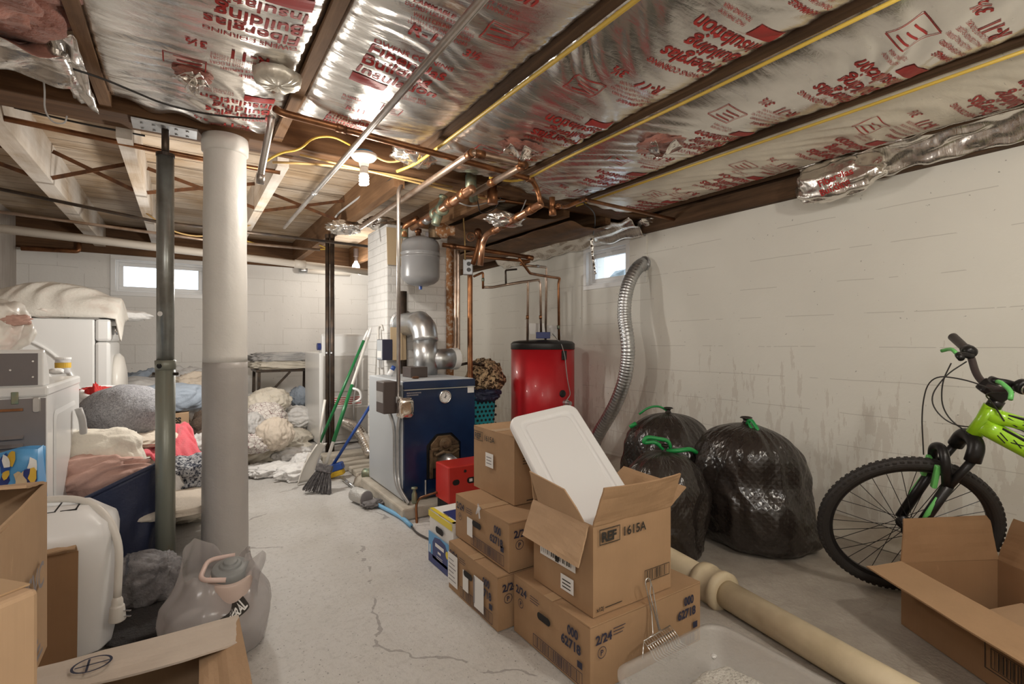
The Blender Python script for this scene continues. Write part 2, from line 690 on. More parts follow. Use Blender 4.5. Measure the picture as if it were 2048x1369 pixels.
def bag_mat():
    m, nt, p = base_mat('black_bin_liner')
    p.inputs['Base Color'].default_value = (.026, .020, .017, 1)
    p.inputs['Roughness'].default_value = .23
    p.inputs['Specular IOR Level'].default_value = .6
    a = coords(nt, (1, 1, 1), False, (0, 0, 0))
    sep = nt.nodes.new('ShaderNodeSeparateXYZ')
    nt.links.new(a, sep.inputs[0])
    th = math_(nt, 'MULTIPLY', math_(nt, 'ARCTAN2', sep.outputs[1], sep.outputs[0]), 44)
    zz = math_(nt, 'MULTIPLY', sep.outputs[2], 157)
    dia = math_(nt, 'MAXIMUM', math_(nt, 'SINE', math_(nt, 'ADD', th, zz)), math_(nt, 'SINE', math_(nt, 'SUBTRACT', th, zz)))
    h = math_(nt, 'ADD', math_(nt, 'MULTIPLY', dia, .11), math_(nt, 'MULTIPLY', noise_tex(nt, a, 9, 4), 1.5))
    bump(nt, p, h, .45, .012)
    return m


M = {}
M['wall'] = wall_mat('white_board_formed_concrete', (.79, .77, .705), .20, dirty=.30, tint=(.47, .40, .33))
M['wall_back'] = wall_mat('white_painted_block', (.80, .78, .75), .20, vertical=.42)
M['wall_front'] = wall_mat('white_painted_concrete', (.79, .77, .71), .20)
M['panel_wood'] = wood_mat('grey_wall_boards', (.42, .36, .31), (.68, .64, .6), axis=2, board=.16)
M['brick'] = brick_mat()
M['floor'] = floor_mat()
M['planks'] = wood_mat('old_subfloor_boards', (.30, .20, .115), (.62, .46, .30), axis=0, board=.185, chalk=(.66, .57, .47))
M['beam'] = wood_mat('dark_beam_wood', (.075, .036, .016), (.20, .105, .05), axis=0)
M['joist_dark'] = wood_mat('dark_joist_wood', (.055, .03, .016), (.17, .095, .05), axis=1)
M['joist_brown'] = wood_mat('brown_joist_wood', (.13, .065, .03), (.30, .17, .085), axis=1)
M['joist_white'] = wood_mat('chalky_joist_wood', (.36, .26, .17), (.68, .58, .47), axis=1, chalk=(.74, .70, .65))
M['foil'] = foil_mat('silver_insulation_foil', (.86, .83, .79), .94, .22, .16)
M['foil_warm'] = foil_mat('cream_insulation_foil', (.84, .78, .67), .5, .36, .15)
M['foil_bright'] = foil_mat('crumpled_foil', (.88, .84, .79), .95, .17, .25)
M['kraft'] = mat('brown_kraft_facing', (.20, .105, .05), .8, col2=(.10, .055, .028), scale=5, bmp=.4, bscale=25)
M['pink'] = mat('pink_fibreglass_wool', (.46, .20, .15), .95, col2=(.24, .085, .06), scale=7, bmp=1.0, bscale=45, sheen=.3)
M['red_ink'] = mat('red_print', (.42, .035, .03), .55, spec=.3)
M['copper'] = mat('aged_copper', (.40, .18, .08), .38, .85, col2=(.16, .075, .04), scale=9, bmp=.1, bscale=50, world=True)
M['copper_bright'] = mat('bright_copper', (.72, .42, .27), .28, .9, col2=(.42, .20, .11), scale=10, world=True)
M['copper_pale'] = mat('tarnished_pale_copper', (.58, .46, .38), .32, .85, col2=(.40, .28, .2), scale=12, world=True)
M['brass'] = mat('green_brass', (.30, .27, .17), .45, .7, col2=(.16, .24, .2), scale=25)
M['black_iron'] = mat('black_iron', (.035, .028, .025), .42, .5, col2=(.09, .06, .04), scale=14)
M['rust'] = mat('rusty_strap', (.20, .085, .035), .8, .2, col2=(.09, .04, .02), scale=18)
M['rust_pipe'] = mat('flaking_rust', (.33, .15, .06), .85, .1, col2=(.55, .45, .35), scale=30, lo=.5, hi=.62, bmp=.8, bscale=60)
M['galv'] = mat('galvanised_steel', (.62, .63, .64), .33, .9, col2=(.46, .47, .48), scale=10)
M['emt'] = mat('steel_conduit', (.66, .64, .62), .3, .9, col2=(.45, .40, .36), scale=7, world=True)
M['jack'] = mat('grey_green_post_paint', (.23, .24, .20), .38, .25, col2=(.27, .19, .105), scale=5, lo=.55, hi=.78, spec=.6, stretch=(3, 3, .8))
M['jack_top'] = mat('bare_steel_tube', (.32, .335, .32), .33, .6, col2=(.16, .15, .13), scale=6)
M['col_white'] = mat('cream_column_paint', (.74, .72, .68), .42, col2=(.68, .66, .62), scale=4, bmp=.25, bscale=22)
M['col_grey'] = mat('grey_column_paint', (.44, .412, .392), .42, col2=(.40, .375, .355), scale=4, bmp=.25, bscale=22)
M['pvc'] = mat('cream_pvc', (.80, .74, .66), .35)
M['drain'] = mat('cream_painted_drain', (.60, .50, .34), .5, col2=(.50, .41, .27), scale=9, bmp=.15, bscale=40)
M['yellow_cable'] = mat('yellow_cable_sheath', (.62, .42, .07), .45)
M['tan_cable'] = mat('tan_cable_sheath', (.50, .33, .13), .5)
M['black_cable'] = mat('black_cable_sheath', (.03, .026, .024), .5)
M['grey_cable'] = mat('grey_cable_sheath', (.42, .41, .40), .5)
M['white_enamel'] = mat('white_enamel', (.80, .80, .79), .28, coat=.2)
M['white_plastic'] = mat('white_plastic', (.80, .80, .80), .35)
M['offwhite_plastic'] = mat('off_white_plastic', (.72, .69, .64), .35)
M['machine_grey'] = mat('grey_washer_steel', (.235, .212, .208), .45, .1, col2=(.20, .18, .176), scale=4)
M['machine_dark'] = mat('dark_console_steel', (.17, .15, .15), .45)
M['galv_panel'] = mat('galvanised_panel', (.58, .56, .53), .45, .55, col2=(.48, .46, .44), scale=5)
M['blue_boiler'] = mat('dark_blue_enamel', (.007, .026, .085), .25, col2=(.005, .016, .055), scale=3, coat=.3)
M['grey_jacket'] = mat('pale_grey_jacket', (.50, .53, .56), .4, .15)
M['red_enamel'] = mat('red_enamel', (.55, .03, .022), .35, coat=.2)
M['red_tank'] = mat('red_tank_jacket', (.52, .012, .02), .38, coat=.15)
M['black_plastic'] = mat('black_plastic', (.018, .017, .017), .42)
M['brown_box_metal'] = mat('brown_control_cover', (.062, .045, .04), .45)
M['tank_grey'] = mat('grey_tank_paint', (.235, .235, .24), .3, spec=.6)
M['bronze'] = mat('sooty_bronze', (.22, .15, .085), .5, .6, col2=(.06, .04, .025), scale=20)
M['soot'] = mat('soot_black', (.012, .010, .010), .8)
M['concrete'] = mat('bare_concrete', (.52, .48, .41), .85, col2=(.40, .35, .29), scale=7, bmp=.5, bscale=30, world=True)
M['concrete_grey'] = mat('grey_concrete', (.50, .48, .46), .85, col2=(.40, .38, .36), scale=5, bmp=.4, bscale=30, world=True)
M['card'] = cardboard_mat('brown_cardboard', (.42, .265, .150))
M['card_light'] = cardboard_mat('light_cardboard', (.50, .335, .205))
M['card_dark'] = cardboard_mat('deep_brown_cardboard', (.31, .18, .095))
M['card_pale'] = cardboard_mat('pale_cardboard', (.63, .545, .465))
M['ink_blue'] = mat('navy_print', (.025, .026, .055), .7)
M['ink_black'] = mat('black_print', (.03, .025, .02), .7)
M['ink_grey'] = mat('faded_grey_print', (.24, .22, .23), .7)
M['label_white'] = mat('white_paper_label', (.80, .79, .77), .6)
M['tape'] = mat('clear_brown_tape', (.45, .30, .175), .3)
M['bag'] = bag_mat()
M['green_tie'] = mat('green_drawstring', (.01, .27, .06), .4)
M['tote'] = film('frosted_clear_plastic', (.60, .58, .55), .70, .3)
M['clear_bag'] = film('thin_grey_plastic', (.50, .47, .47), .42, .2)
M['glass'] = film('window_glass', (.9, .95, 1.0), .93, .05)
M['wrap'] = film('clear_wrap', (.75, .75, .77), .5, .15)
M['litter'] = mat('clay_cat_litter', (.70, .67, .61), .9, col2=(.36, .34, .31), scale=130, lo=.5, hi=.72, bmp=1.0, bscale=160)
M['lime'] = mat('lime_frame_paint', (.36, .68, .02), .22, coat=.5)
M['green_lever'] = mat('green_lever', (.14, .50, .13), .35)
M['tire'] = mat('black_rubber', (.024, .02, .018), .7, bmp=.2, bscale=80)
M['bike_black'] = mat('black_bike_metal', (.02, .018, .018), .35, .4)
M['bar_brown'] = mat('matt_black_handlebar', (.045, .032, .030), .45)
M['chrome'] = mat('chrome', (.75, .75, .75), .2, 1.0)
M['teal'] = mat('teal_plastic', (.02, .33, .40), .4)
M['leopard'] = pattern_mat('leopard_print', (.60, .43, .26), (.05, .03, .02), 24, 'SPOT', .05)
M['navy_cloth'] = mat('navy_nylon', (.022, .028, .065), .55, bmp=.3, bscale=40)
M['coral'] = mat('coral_towel', (.66, .09, .12), .85, bmp=.6, bscale=120, sheen=.3)
M['red_cloth'] = mat('red_cloth', (.48, .02, .018), .8)
M['grey_fleece'] = pattern_mat('grey_fleece', (.38, .38, .40), (.20, .20, .215), 90, 'SPOT', .12, bmp=1.0)
M['beige_cloth'] = mat('beige_cloth', (.62, .54, .45), .85, bmp=.4, bscale=60)
M['cream_cloth'] = mat('cream_cloth', (.72, .67, .58), .85, bmp=.4, bscale=60)
M['white_cloth'] = mat('white_cloth', (.78, .77, .76), .85, bmp=.4, bscale=60)
M['grey_cloth'] = mat('pale_grey_cloth', (.52, .51, .50), .85, col2=(.40, .39, .39), bmp=.4, bscale=60)
M['blue_grey_cloth'] = mat('blue_grey_cloth', (.30, .35, .42), .85, bmp=.4, bscale=60)
M['pink_cloth'] = mat('dusty_pink_cloth', (.58, .36, .30), .85, bmp=.3, bscale=60)
M['floral_cloth'] = mat('faint_floral_cloth', (.72, .69, .63), .85, col2=(.62, .52, .46), scale=9, lo=.5, hi=.8, bmp=.3, bscale=60)
M['ivory_bag'] = mat('cream_plastic_bag', (.78, .74, .68), .35, col2=(.74, .56, .50), scale=6, lo=.55, hi=.75)
M['net_cloth'] = pattern_mat('net_pattern_cloth', (.70, .66, .62), (.24, .14, .15), 28, 'VORONOI', .04)
M['dot_cloth'] = pattern_mat('navy_lace_cloth', (.03, .035, .055), (.45, .46, .48), 42, 'SPOT', .04)
M['brown_fur'] = mat('dark_brown_fleece', (.05, .032, .022), .95, col2=(.10, .07, .05), scale=30, bmp=1.0, bscale=90)
M['dark_mat'] = mat('dark_grey_floor_rug', (.028, .024, .023), .95, bmp=1.0, bscale=110)
M['blue_paint'] = mat('royal_blue_plastic', (.02, .07, .30), .35)
M['green_paint'] = mat('green_metal_handle', (.012, .17, .05), .3)
M['bristle'] = mat('dark_bristle', (.06, .055, .06), .9, col2=(.16, .15, .15), scale=60)
M['bristle_tan'] = mat('dusty_bristle', (.26, .23, .19), .95, col2=(.14, .12, .1), scale=60)
M['sponge'] = mat('yellow_sponge', (.58, .37, .03), .9, bmp=.5)
M['hose_blue'] = mat('light_blue_hose', (.19, .45, .72), .4)
M['tan_board'] = mat('tan_hardboard', (.60, .46, .29), .7)
M['lamp_box'] = mat('blue_lamp_box', (.02, .20, .42), .45)
M['porcelain'] = mat('white_porcelain', (.74, .71, .66), .3)
M['rose'] = mat('pale_pink_plastic', (.66, .50, .45), .45)
M['grey_lid'] = mat('grey_bottle_lid', (.25, .26, .26), .45)
M['bottle_body'] = mat('blush_bottle', (.62, .49, .43), .4)
M['rug_pad'] = mat('dusty_grey_pad', (.24, .23, .235), .95, col2=(.13, .12, .12), scale=26, bmp=1.0, bscale=60)
M['cyl_metal'] = mat('woven_metal_sleeve', (.55, .54, .52), .45, .6, bmp=.8, bscale=90)
M['gold_print'] = mat('golden_print', (.66, .42, .05), .5)
M['sky_print'] = mat('sky_blue_print', (.11, .36, .68), .4)
M['yellow_print'] = mat('yellow_print', (.76, .61, .05), .45)
M['navy_print'] = mat('royal_navy_print', (.02, .035, .17), .4)
M['snow'] = mat('outside_snow', (.62, .70, .78), .9)
M['hedge'] = mat('outside_brush', (.10, .13, .14), .9, col2=(.3, .34, .36), scale=9)
# ---------------------------------------------------------------- the room
XR, YB, XL, YF = 3.35, 6.75, -1.38, -1.5
W1 = (-.66, .235, 1.615, 2.045)          # far window: x0 x1 z0 z1
W2 = (2.98, 3.80, 1.635, 2.05)         # side window: y0 y1 z0 z1


def struct(g, name, m, parent=None, **kw):
    o = g.build(name, m, parent, **kw)
    if parent is None:
        o['kind'] = 'structure'
    return o


g = G()
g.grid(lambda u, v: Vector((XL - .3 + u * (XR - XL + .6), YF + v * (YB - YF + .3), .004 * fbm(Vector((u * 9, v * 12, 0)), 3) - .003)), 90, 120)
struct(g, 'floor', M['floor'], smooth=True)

g = G()
T = .28
g.box(XR, XR + T, YF - T, W2[0], 0, 2.085)
g.box(XR, XR + T, W2[1], YB + T, 0, 2.085)
g.box(XR, XR + T, W2[0], W2[1], 0, W2[2])
g.box(XR, XR + T, W2[0], W2[1], W2[3], 2.085)
struct(g, 'wall_right', M['wall'])
g = G()
g.box(XL, W1[0], YB, YB + T, 0, 2.05)
g.box(W1[1], XR, YB, YB + T, 0, 2.05)
g.box(W1[0], W1[1], YB, YB + T, 0, W1[2])
g.box(W1[0], W1[1], YB, YB + T, W1[3], 2.05)
struct(g, 'wall_back', M['wall_back'])
g = G()
g.box(XL - T, XL, YF - T, YB + T, 0, 2.4)
struct(g, 'wall_left', M['panel_wood'])
g = G()
g.box(XL, XR, YF - T, YF, 0, 2.4)
struct(g, 'wall_front', M['wall_front'])
g = G()
g.box(XL - T, XR + T, YF - T, YB + T, 2.36, 2.42)
struct(g, 'ceiling', M['planks'])
g = G()
g.box(XR + .01, XR + T, YF - T, YB + T, 2.085, 2.36)
g.box(XR - .05, XR + .02, YF, 3.0, 2.06, 2.19)
struct(g, 'trim_1', M['joist_dark'])
g = G()
g.box(XL, XR, YB - .02, YB + T, 2.05, 2.36)
struct(g, 'trim_2', M['beam'])
g = G()
g.grid(lambda u, v: Vector((XR - .001 - .20 * u - .03 * u * noise.noise(Vector((v * 9, 0, 3))), YF + v * (YB - YF), (.085 * (1 - u ** 1.6) + .012 * u * (1 - u) * fbm(Vector((u * 4, v * 40, 2)), 3)) * (.75 + .4 * noise.noise(Vector((v * 8, 1, 7)))))), 10, 160)
struct(g, 'trim_3', M['concrete'], smooth=True)

g = G()
g.grid(lambda u, v: Vector((XR + T + .02 + u * 3, 1.0 + v * 5.5, 1.62 + .28 * u + .10 * fbm(Vector((u * 3, v * 6, 1)), 3))), 24, 40)
struct(g, 'ground_outside', M['snow'], smooth=True)
for k, (y, w, h) in enumerate(((2.6, .5, .30), (3.4, .6, .26), (4.3, .5, .34))):
    g = blob((XR + 1.5, y, 1.85), (.35, w, h), seed=40 + k, amp=.35, fold=.3, sub=3)
    o = struct(g, 'ground_brush', M['hedge'], smooth=True)


def window(name, o, r, n, w, h):
    """o lower corner on the wall face, r along the wall, n into the wall"""
    o, r, n = Vector(o), Vector(r), Vector(n)
    up = Vector((0, 0, 1))
    root = empty(name, o + r * (w / 2))
    root['kind'] = 'structure'

    def fr(m, d0, d1, t):
        g = G()
        for a0, a1, b0, b1 in ((m, w - m, m, m + t), (m, w - m, h - m - t, h - m), (m, m + t, m + t, h - m - t), (w - m - t, w - m, m + t, h - m - t)):
            c = o + r * (a0 + a1) / 2 + up * (b0 + b1) / 2 + n * (d0 + d1) / 2
            g.obox(c, r * (a1 - a0) / 2, n * (d1 - d0) / 2, up * (b1 - b0) / 2)
        return g
    fr(0, -.012, .12, .045).build('window_frame', M['white_plastic'], root, bevel=.004)
    fr(.045, .03, .10, .022).build('window_stop', M['white_plastic'], root, bevel=.003)
    s = fr(.067, .05, .09, .04).build('window_sash', M['white_plastic'], root, bevel=.004)
    g = G()
    g.obox(o + r * w / 2 + up * h / 2 + n * .07, r * (w / 2 - .10), n * .003, up * (h / 2 - .10))
    g.build('window_pane', M['glass'], root)
    g = G()
    g.obox(o + r * w / 2 + up * (h - .075) + n * .042, r * .03, n * .012, up * .012)
    g.build('latch', M['white_plastic'], root, bevel=.003)
    return root


window('window_1', (W1[0], YB, W1[2]), (1, 0, 0), (0, 1, 0), W1[1] - W1[0], W1[3] - W1[2])
window('window_2', (XR, W2[1], W2[2]), (0, -1, 0), (1, 0, 0), .62, W2[3] - W2[2])
# board that closes the rest of the side opening, with the dryer duct going through it
g = G()
g.box(XR - .01, XR + .05, W2[0], W2[1] - .62, W2[2], W2[3])
tag(g.build('vent_board', M['wall_front'], bevel=.004), 'white painted board filling the wall opening beside the small side window', 'board')

# girder and joists
g = G()
g.box(XL, XR, 2.90, 3.10, 2.17, 2.36)
tag(g.build('ceiling_beam', M['beam'], bevel=.006), 'dark brown wooden girder carried by the round column and steel post', 'beam', kind='structure')
SEAM = [-.30, .41, 1.13, 1.80, 2.50, 3.20]
for k, x in enumerate(SEAM):
    g = G()
    w = .022
    g.box(x - w, x + w, YF, 2.90, 2.185, 2.36)
    struct(g, 'ceiling_joist', M['joist_brown' if k < 2 else 'joist_dark'])
for k, (x, w) in enumerate(((-.74, .045), (-.25, .032), (.47, .03), (1.16, .035), (1.85, .03), (2.55, .03), (3.0, .03))):
    g = G()
    g.box(x - w, x + w, 3.10, YB, 2.12, 2.36)
    struct(g, 'ceiling_joist', M['joist_white' if k < 3 else 'joist_brown'])
# steel cross bridging between the rear joists
for k, (a, b) in enumerate((((-.69, 4.15), (-.285, 4.15)), ((-.215, 4.2), (.44, 4.2)), ((.50, 4.3), (1.12, 4.3)), ((-1.34, 4.1), (-.79, 4.1)))):
    t = empty('cross_bridging', ((a[0] + b[0]) / 2, a[1], 2.12),
              ['pair of crossed rusty straps between the two whitened joists beyond the steel post',
               'pair of crossed rusty straps under the boards between steel post and round column',
               'pair of crossed dark straps under the boards past the round column',
               'pair of crossed rusty straps in the corner by the boarded wall'][k], 'strap', 'cross bridging between joists')
    for s in (0, 1):
        g = G()
        z0, z1 = (2.31, 2.135) if s else (2.135, 2.31)
        g.bar((a[0], a[1] + .03 * s, z0), (b[0], b[1] + .03 * s, z1), .006, .024)
        g.build('strap', M['rust'], t)

# ---------------------------------------------------------------- insulation batts of the near bays
BATT = [  # x0 x1 y0 y1 material sag wrinkle seed
    (-.28, .385, -1.2, 2.90, 'foil', .035, .016, 1),
    (.435, 1.105, -1.2, 2.58, 'foil', .05, .020, 2),
    (1.155, 1.778, -1.2, 2.80, 'foil', .055, .024, 3),
    (1.822, 2.478, -1.2, 2.96, 'foil', .055, .018, 4),
    (2.522, 3.178, -1.2, 3.00, 'foil_warm', .05, .012, 5),
]


def batt_z(b, x, y):
    x0, x1, y0, y1, _m, sag, wr, sd = b
    u = (x - x0) / (x1 - x0)
    uu = max(0.0, min(1.0, u))
    belly = (4 * uu * (1 - uu)) ** .55
    z = 2.205 - sag * belly
    n = noise.noise(Vector((u * 1.3, y * 1.1, sd * 5.0)))
    # long soft folds that fan out from the stapled edges
    ph = y * 11 + (u - .5) * 6 * sin(y * 1.3 + sd) + n * 3 + (u - .5) * 3.5
    f = noise.noise(Vector((ph, u * .8, sd * 3.0)))
    z += wr * (1 - 2 * abs(f)) * (.35 + .65 * abs(n) * 2) * (.4 + belly * .6)
    e = exp(-uu * 9) + exp(-(1 - uu) * 9)
    z += .008 * e * noise.noise(Vector((y * 34 + u * 3, u * 2, sd)))
    z += .010 * noise.noise(Vector((x * 2.2, y * 2.2, sd + .5)))
    end = exp(-(y1 - y) * 9)
    z += .03 * end * (1 + noise.noise(Vector((x * 9, y * 3, sd))))
    return z


_bz = {}


def batt_mesh_z(b, x, y):
    """height of the facing mesh itself (flat cells between its points)"""
    nx, ny = 44, int((b[3] - b[2]) / .014)
    fx = max(0.0, min(nx - 1e-6, (x - b[0]) / (b[1] - b[0]) * nx))
    fy = max(0.0, min(ny - 1e-6, (y - b[2]) / (b[3] - b[2]) * ny))
    i, j = int(fx), int(fy)
    fx, fy = fx - i, fy - j

    def q(a, c):
        key = (b[7], a, c)
        if key not in _bz:
            _bz[key] = batt_z(b, b[0] + a / nx * (b[1] - b[0]), b[2] + c / ny * (b[3] - b[2]))
        return _bz[key]
    return (q(i, j) * (1 - fx) + q(i + 1, j) * fx) * (1 - fy) + (q(i, j + 1) * (1 - fx) + q(i + 1, j + 1) * fx) * fy


def batt_print(b, items, root):
    """items: (what, args, cx, cy, flip); flat shapes cut fine, then laid on the facing"""
    raw = G()
    for kind, cx, cy, flip, a in items:
        s = -1 if flip else 1
        if kind == 't':
            vs, fs = text_tris(a[0], a[1], a[2] if len(a) > 2 else 0, sx=a[3] if len(a) > 3 else 1)
            raw.add([Vector((cx + s * v.x, cy - s * v.y, 0)) for v in vs], fs)
        elif kind == 'r':
            raw.add([(cx + s * x, cy - s * y, 0) for x, y in ((0, 0), (a[0], 0), (a[0], a[1]), (0, a[1]))], [(0, 1, 2, 3)])
        elif kind == 'o':
            w, h, t = a
            for x, y, ww, hh in ((0, 0, w, t), (0, h - t, w, t), (0, 0, t, h), (w - t, 0, t, h)):
                raw.add([(cx + s * (x + i), cy - s * (y + j), 0) for i, j in ((0, 0), (ww, 0), (ww, hh), (0, hh))], [(0, 1, 2, 3)])
    b0 = bmesh.new()
    vm = [b0.verts.new(p) for p in raw.v]
    for f in raw.f:
        try:
            b0.faces.new([vm[i] for i in f])
        except ValueError:
            pass
    bmesh.ops.triangulate(b0, faces=b0.faces[:])
    for _ in range(4):
        long = [e for e in b0.edges if e.calc_length() > .016]
        if not long:
            break
        bmesh.ops.subdivide_edges(b0, edges=long, cuts=1)
        bmesh.ops.triangulate(b0, faces=[f for f in b0.faces if len(f.verts) > 3])
    b0.verts.ensure_lookup_table()
    b0.verts.index_update()
    g = G()
    g.add([(v.co.x, v.co.y, batt_mesh_z(b, v.co.x, v.co.y) - .0035) for v in b0.verts], [tuple(v.index for v in f.verts) for f in b0.faces])
    b0.free()
    return g.build('printed_lettering', M['red_ink'], root)


def stamp(x, y, flip, k=1.0, seal=True):
    """one repeat of the printing on the facing; (x, y) is where its first line starts"""
    s = -1 if flip else 1
    P = lambda dx, dy: (x + s * dx * k, y - s * dy * k)
    it = []

    def t(dx, dy, body, size, bold=.0, sx=1.0):
        nonlocal it
        q = P(dx, dy)
        it.append(('t', q[0], q[1], flip, (body, size * k, bold * k, sx)))

    def r(dx, dy, w, h):
        q = P(dx, dy)
        it.append(('r', q[0], q[1], flip, (w * k, h * k)))

    def o(dx, dy, w, h, th=.004):
        q = P(dx, dy)
        it.append(('o', q[0], q[1], flip, (w * k, h * k, th)))
    t(0, 0, 'OWENS CORNING', .036, .0005, 1.05)
    t(0, -.078, 'Fiberglas', .092, .0014)
    t(0, -.160, 'Building', .092, .0014)
    t(.0, -.242, 'Insulation', .092, .0014)
    r(0, -.325, .15, .062)
    t(.20, -.30, 'FACE THIS SIDE', .020)
    t(.20, -.325, 'TO LIVING AREA', .020)
    parts = [it]
    it = []
    parts.append(it)
    t(.08, .13, 'R-11', .080, .0016)
    t(.30, .125, '3\u00bd', .060, .001)
    for j in range(3):
        t(.06, .235 - j * .026, 'WALLS CEILINGS FLOORS', .020, 0)
    if seal:
        it = []
        parts.append(it)
        t(.02, .30, 'FLAMMABLE', .030, .0008)
        t(.02, .265, 'DO NOT LEAVE EXPOSED', .020, .0004)
        o(.30, .255, .15, .11)
        for j in range(3):
            r(.315, .34 - j * .026, .10 - .012 * (j % 2), .006)
    return parts


labels = ['silver foil insulation batt between the brown joists above the round column',
          'silver foil insulation batt with the long steel conduit running under it',
          'wrinkled silver foil insulation batt above the elbowed copper pipe',
          'silver foil insulation batt with a torn brown hole near the beam',
          'cream foil insulation batt next to the white board-marked wall']
PR = [
    [stamp(.345, 1.95, True, .92), stamp(.335, 2.68, True, .80, False), stamp(.345, 1.2, True)],
    [stamp(.55, 1.73, False, .95), stamp(.55, 1.02, False), stamp(.55, 2.36, False, .6)],
    [stamp(1.73, 1.24, True, .98), stamp(1.73, 2.05, True, .95), stamp(1.73, .5, True)],
    [stamp(2.43, 1.06, True, .98), stamp(2.43, 1.76, True, .95), stamp(2.43, 2.46, True, .95), stamp(2.43, .36, True)],
    [stamp(3.12, .76, True, .98), stamp(3.12, 1.43, True, .95), stamp(3.12, 2.10, True, .95), stamp(3.12, 2.77, True, .95)],
]
for k, b in enumerate(BATT):
    t = empty('insulation_batt', ((b[0] + b[1]) / 2, (b[2] + b[3]) / 2, 2.2), labels[k], 'insulation', 'foil insulation batts')
    ny = int((b[3] - b[2]) / .014)
    g = G()
    g.grid(lambda u, v, b=b: Vector((b[0] + u * (b[1] - b[0]), b[2] + v * (b[3] - b[2]), batt_z(b, b[0] + u * (b[1] - b[0]), b[2] + v * (b[3] - b[2])))), 44, ny)
    g.build('foil_facing', M[b[4]], t, smooth=True, solid=.002)
    for st in PR[k]:
        for part_ in st:
            batt_print(b, part_, t)
    # the wool lies above the facing and shows at the cut end
    g = G()
    g.box(b[0] + .01, b[1] - .01, b[2], b[3] - .03, 2.235, 2.34)
    g.build('glass_wool', M['pink'], t)

# torn places
def tear(name, label, c, rx, ry, seed, cat='tear'):
    """ragged lips of foil around exposed brown-pink wool"""
    t = empty(name, c, label, cat)
    random.seed(seed)
    g = blob((c[0], c[1], c[2] + .005), (rx, ry, .02), seed=seed, amp=.4, fold=.35, sub=4)
    g.build('glass_wool', M['pink'], t, smooth=True)
    for j in range(3):
        a = seed + j * 2.1
        g = G()
        p = Vector((c[0] + rx * .8 * cos(a), c[1] + ry * .8 * sin(a), c[2] - .012))
        dr = Vector((cos(a), sin(a), 0))
        sd = Vector((-sin(a), cos(a), 0))
        g.grid(lambda u, v: p + sd * ((u - .5) * .12 * (1 - .75 * v)) - dr * (.07 * v) + UP * (-.045 * v * v + .010 * noise.noise(Vector((u * 5, v * 5, a)))), 8, 8)
        g.build('foil_flap', M['foil_bright'], t, smooth=True, solid=.0015)
    return t


tear('torn_facing', 'torn hole in the foil showing brown wool, off the copper pipe', at(1322, 290, Z=2.15), .11, .12, 3)
tear('torn_facing', 'dark torn patch of wool just above the elbowed copper pipe', at(1045, 297, Z=2.13), .12, .06, 5)
tear('torn_facing', 'small ragged tear in the foil beside the steel post', at(385, 152, Z=2.16), .06, .04, 8)

# bay with the batt pulled open, near the boarded wall
t = empty('torn_insulation', (-.62, 2.0, 2.2), 'pink fibreglass wool bulging from a torn batt beside the boarded wall', 'insulation')
g = blob((-.62, 2.05, 2.22), (.31, .34, .12), seed=11, amp=.35, freq=2.2, fold=.28, sub=5)
g.build('glass_wool', M['pink'], t, smooth=True)
g = G()
g.grid(lambda u, v: Vector((-.95 + u * .6, 2.34 + v * .26 - .06 * u, 2.13 + .05 * sin(v * 3.1) + .05 * noise.noise(Vector((u * 5, v * 4, 3))) - .03 * u)), 30, 16)
g.build('foil_facing', M['foil_bright'], t, smooth=True, solid=.0015)
g = G()
g.grid(lambda u, v: Vector((-.40 + u * .085, 2.28 + v * .55, 2.17 - .05 * v * u + .03 * noise.noise(Vector((u * 3, v * 6, 7))))), 10, 30)
g.build('foil_strip', M['foil'], t, smooth=True, solid=.0015)
g = G()
g.grid(lambda u, v: Vector((-.86 + u * .07 + v * .05, 2.30 + v * .35, 2.08 - .10 * v + .03 * noise.noise(Vector((u * 3, v * 5, 9))))), 8, 18)
g.build('foil_strip', M['foil_bright'], t, smooth=True, solid=.0015)

# round foil patch
c = at(555, 165, Z=2.145)
g = G()
g.lathe([(.002, -.014), (.03, -.016), (.06, -.012), (.085, .0), (.09, .03)], c, n=60)
for p in g.v:
    a = math.atan2(p.y - c.y, p.x - c.x)
    p.z += .014 * noise.noise(Vector((cos(a) * 5, sin(a) * 5, 2))) * min(1, (p - c).length / .05)
tag(g.build('foil_disc', M['foil_warm'], smooth=True), 'round pale foil disc bulging through the foil above the round column', 'cap')

# hanging foil bundle by the wall and foil laid along the wall top
hb_ = blob(at(1672, 358, X=3.18), (.09, .235, .125), seed=21, amp=.22, freq=1.3, fold=.20, ffreq=1.9, sub=5)
t = empty('hanging_insulation', at(1672, 352, X=3.16), 'crumpled foil bundle of insulation hanging down against the white wall', 'insulation')
hb_.build('foil_facing', M['foil_bright'], t, smooth=True)
g = G()
q = at(1672, 368, X=3.06)
put_text(g, 'Fiberglas', .05, q + Vector((0, .10, .01)), (0, -.96, .22), (0, .25, .95), .001)
put_text(g, 'Building', .05, q + Vector((0, .10, -.04)), (0, -.96, .22), (0, .25, .95), .001)
g.v = drape(g.v, hb_, (1, 0, 0), .004)
g.build('printed_lettering', M['red_ink'], t)
g = G()
g.grid(lambda u, v: Vector((3.165 + .125 * u ** .8 + .012 * noise.noise(Vector((u * 5, v * 16, 4))), .2 + v * 1.42, 2.195 - .135 * u ** 1.3 * (1 + .25 * noise.noise(Vector((v * 6, 0, 1)))) + .022 * noise.noise(Vector((u * 4, v * 14, 2))))), 16, 110)
tag(g.build('foil_strip', M['foil_bright'], smooth=True, solid=.002), 'long loose foil strip tucked along the top of the white wall', 'insulation')
g = G()
g.grid(lambda u, v: Vector((3.12 + u * .21, 2.98 + v * 2.3, 2.17 - .13 * u + .035 * noise.noise(Vector((u * 4, v * 12, 6))))), 18, 90)
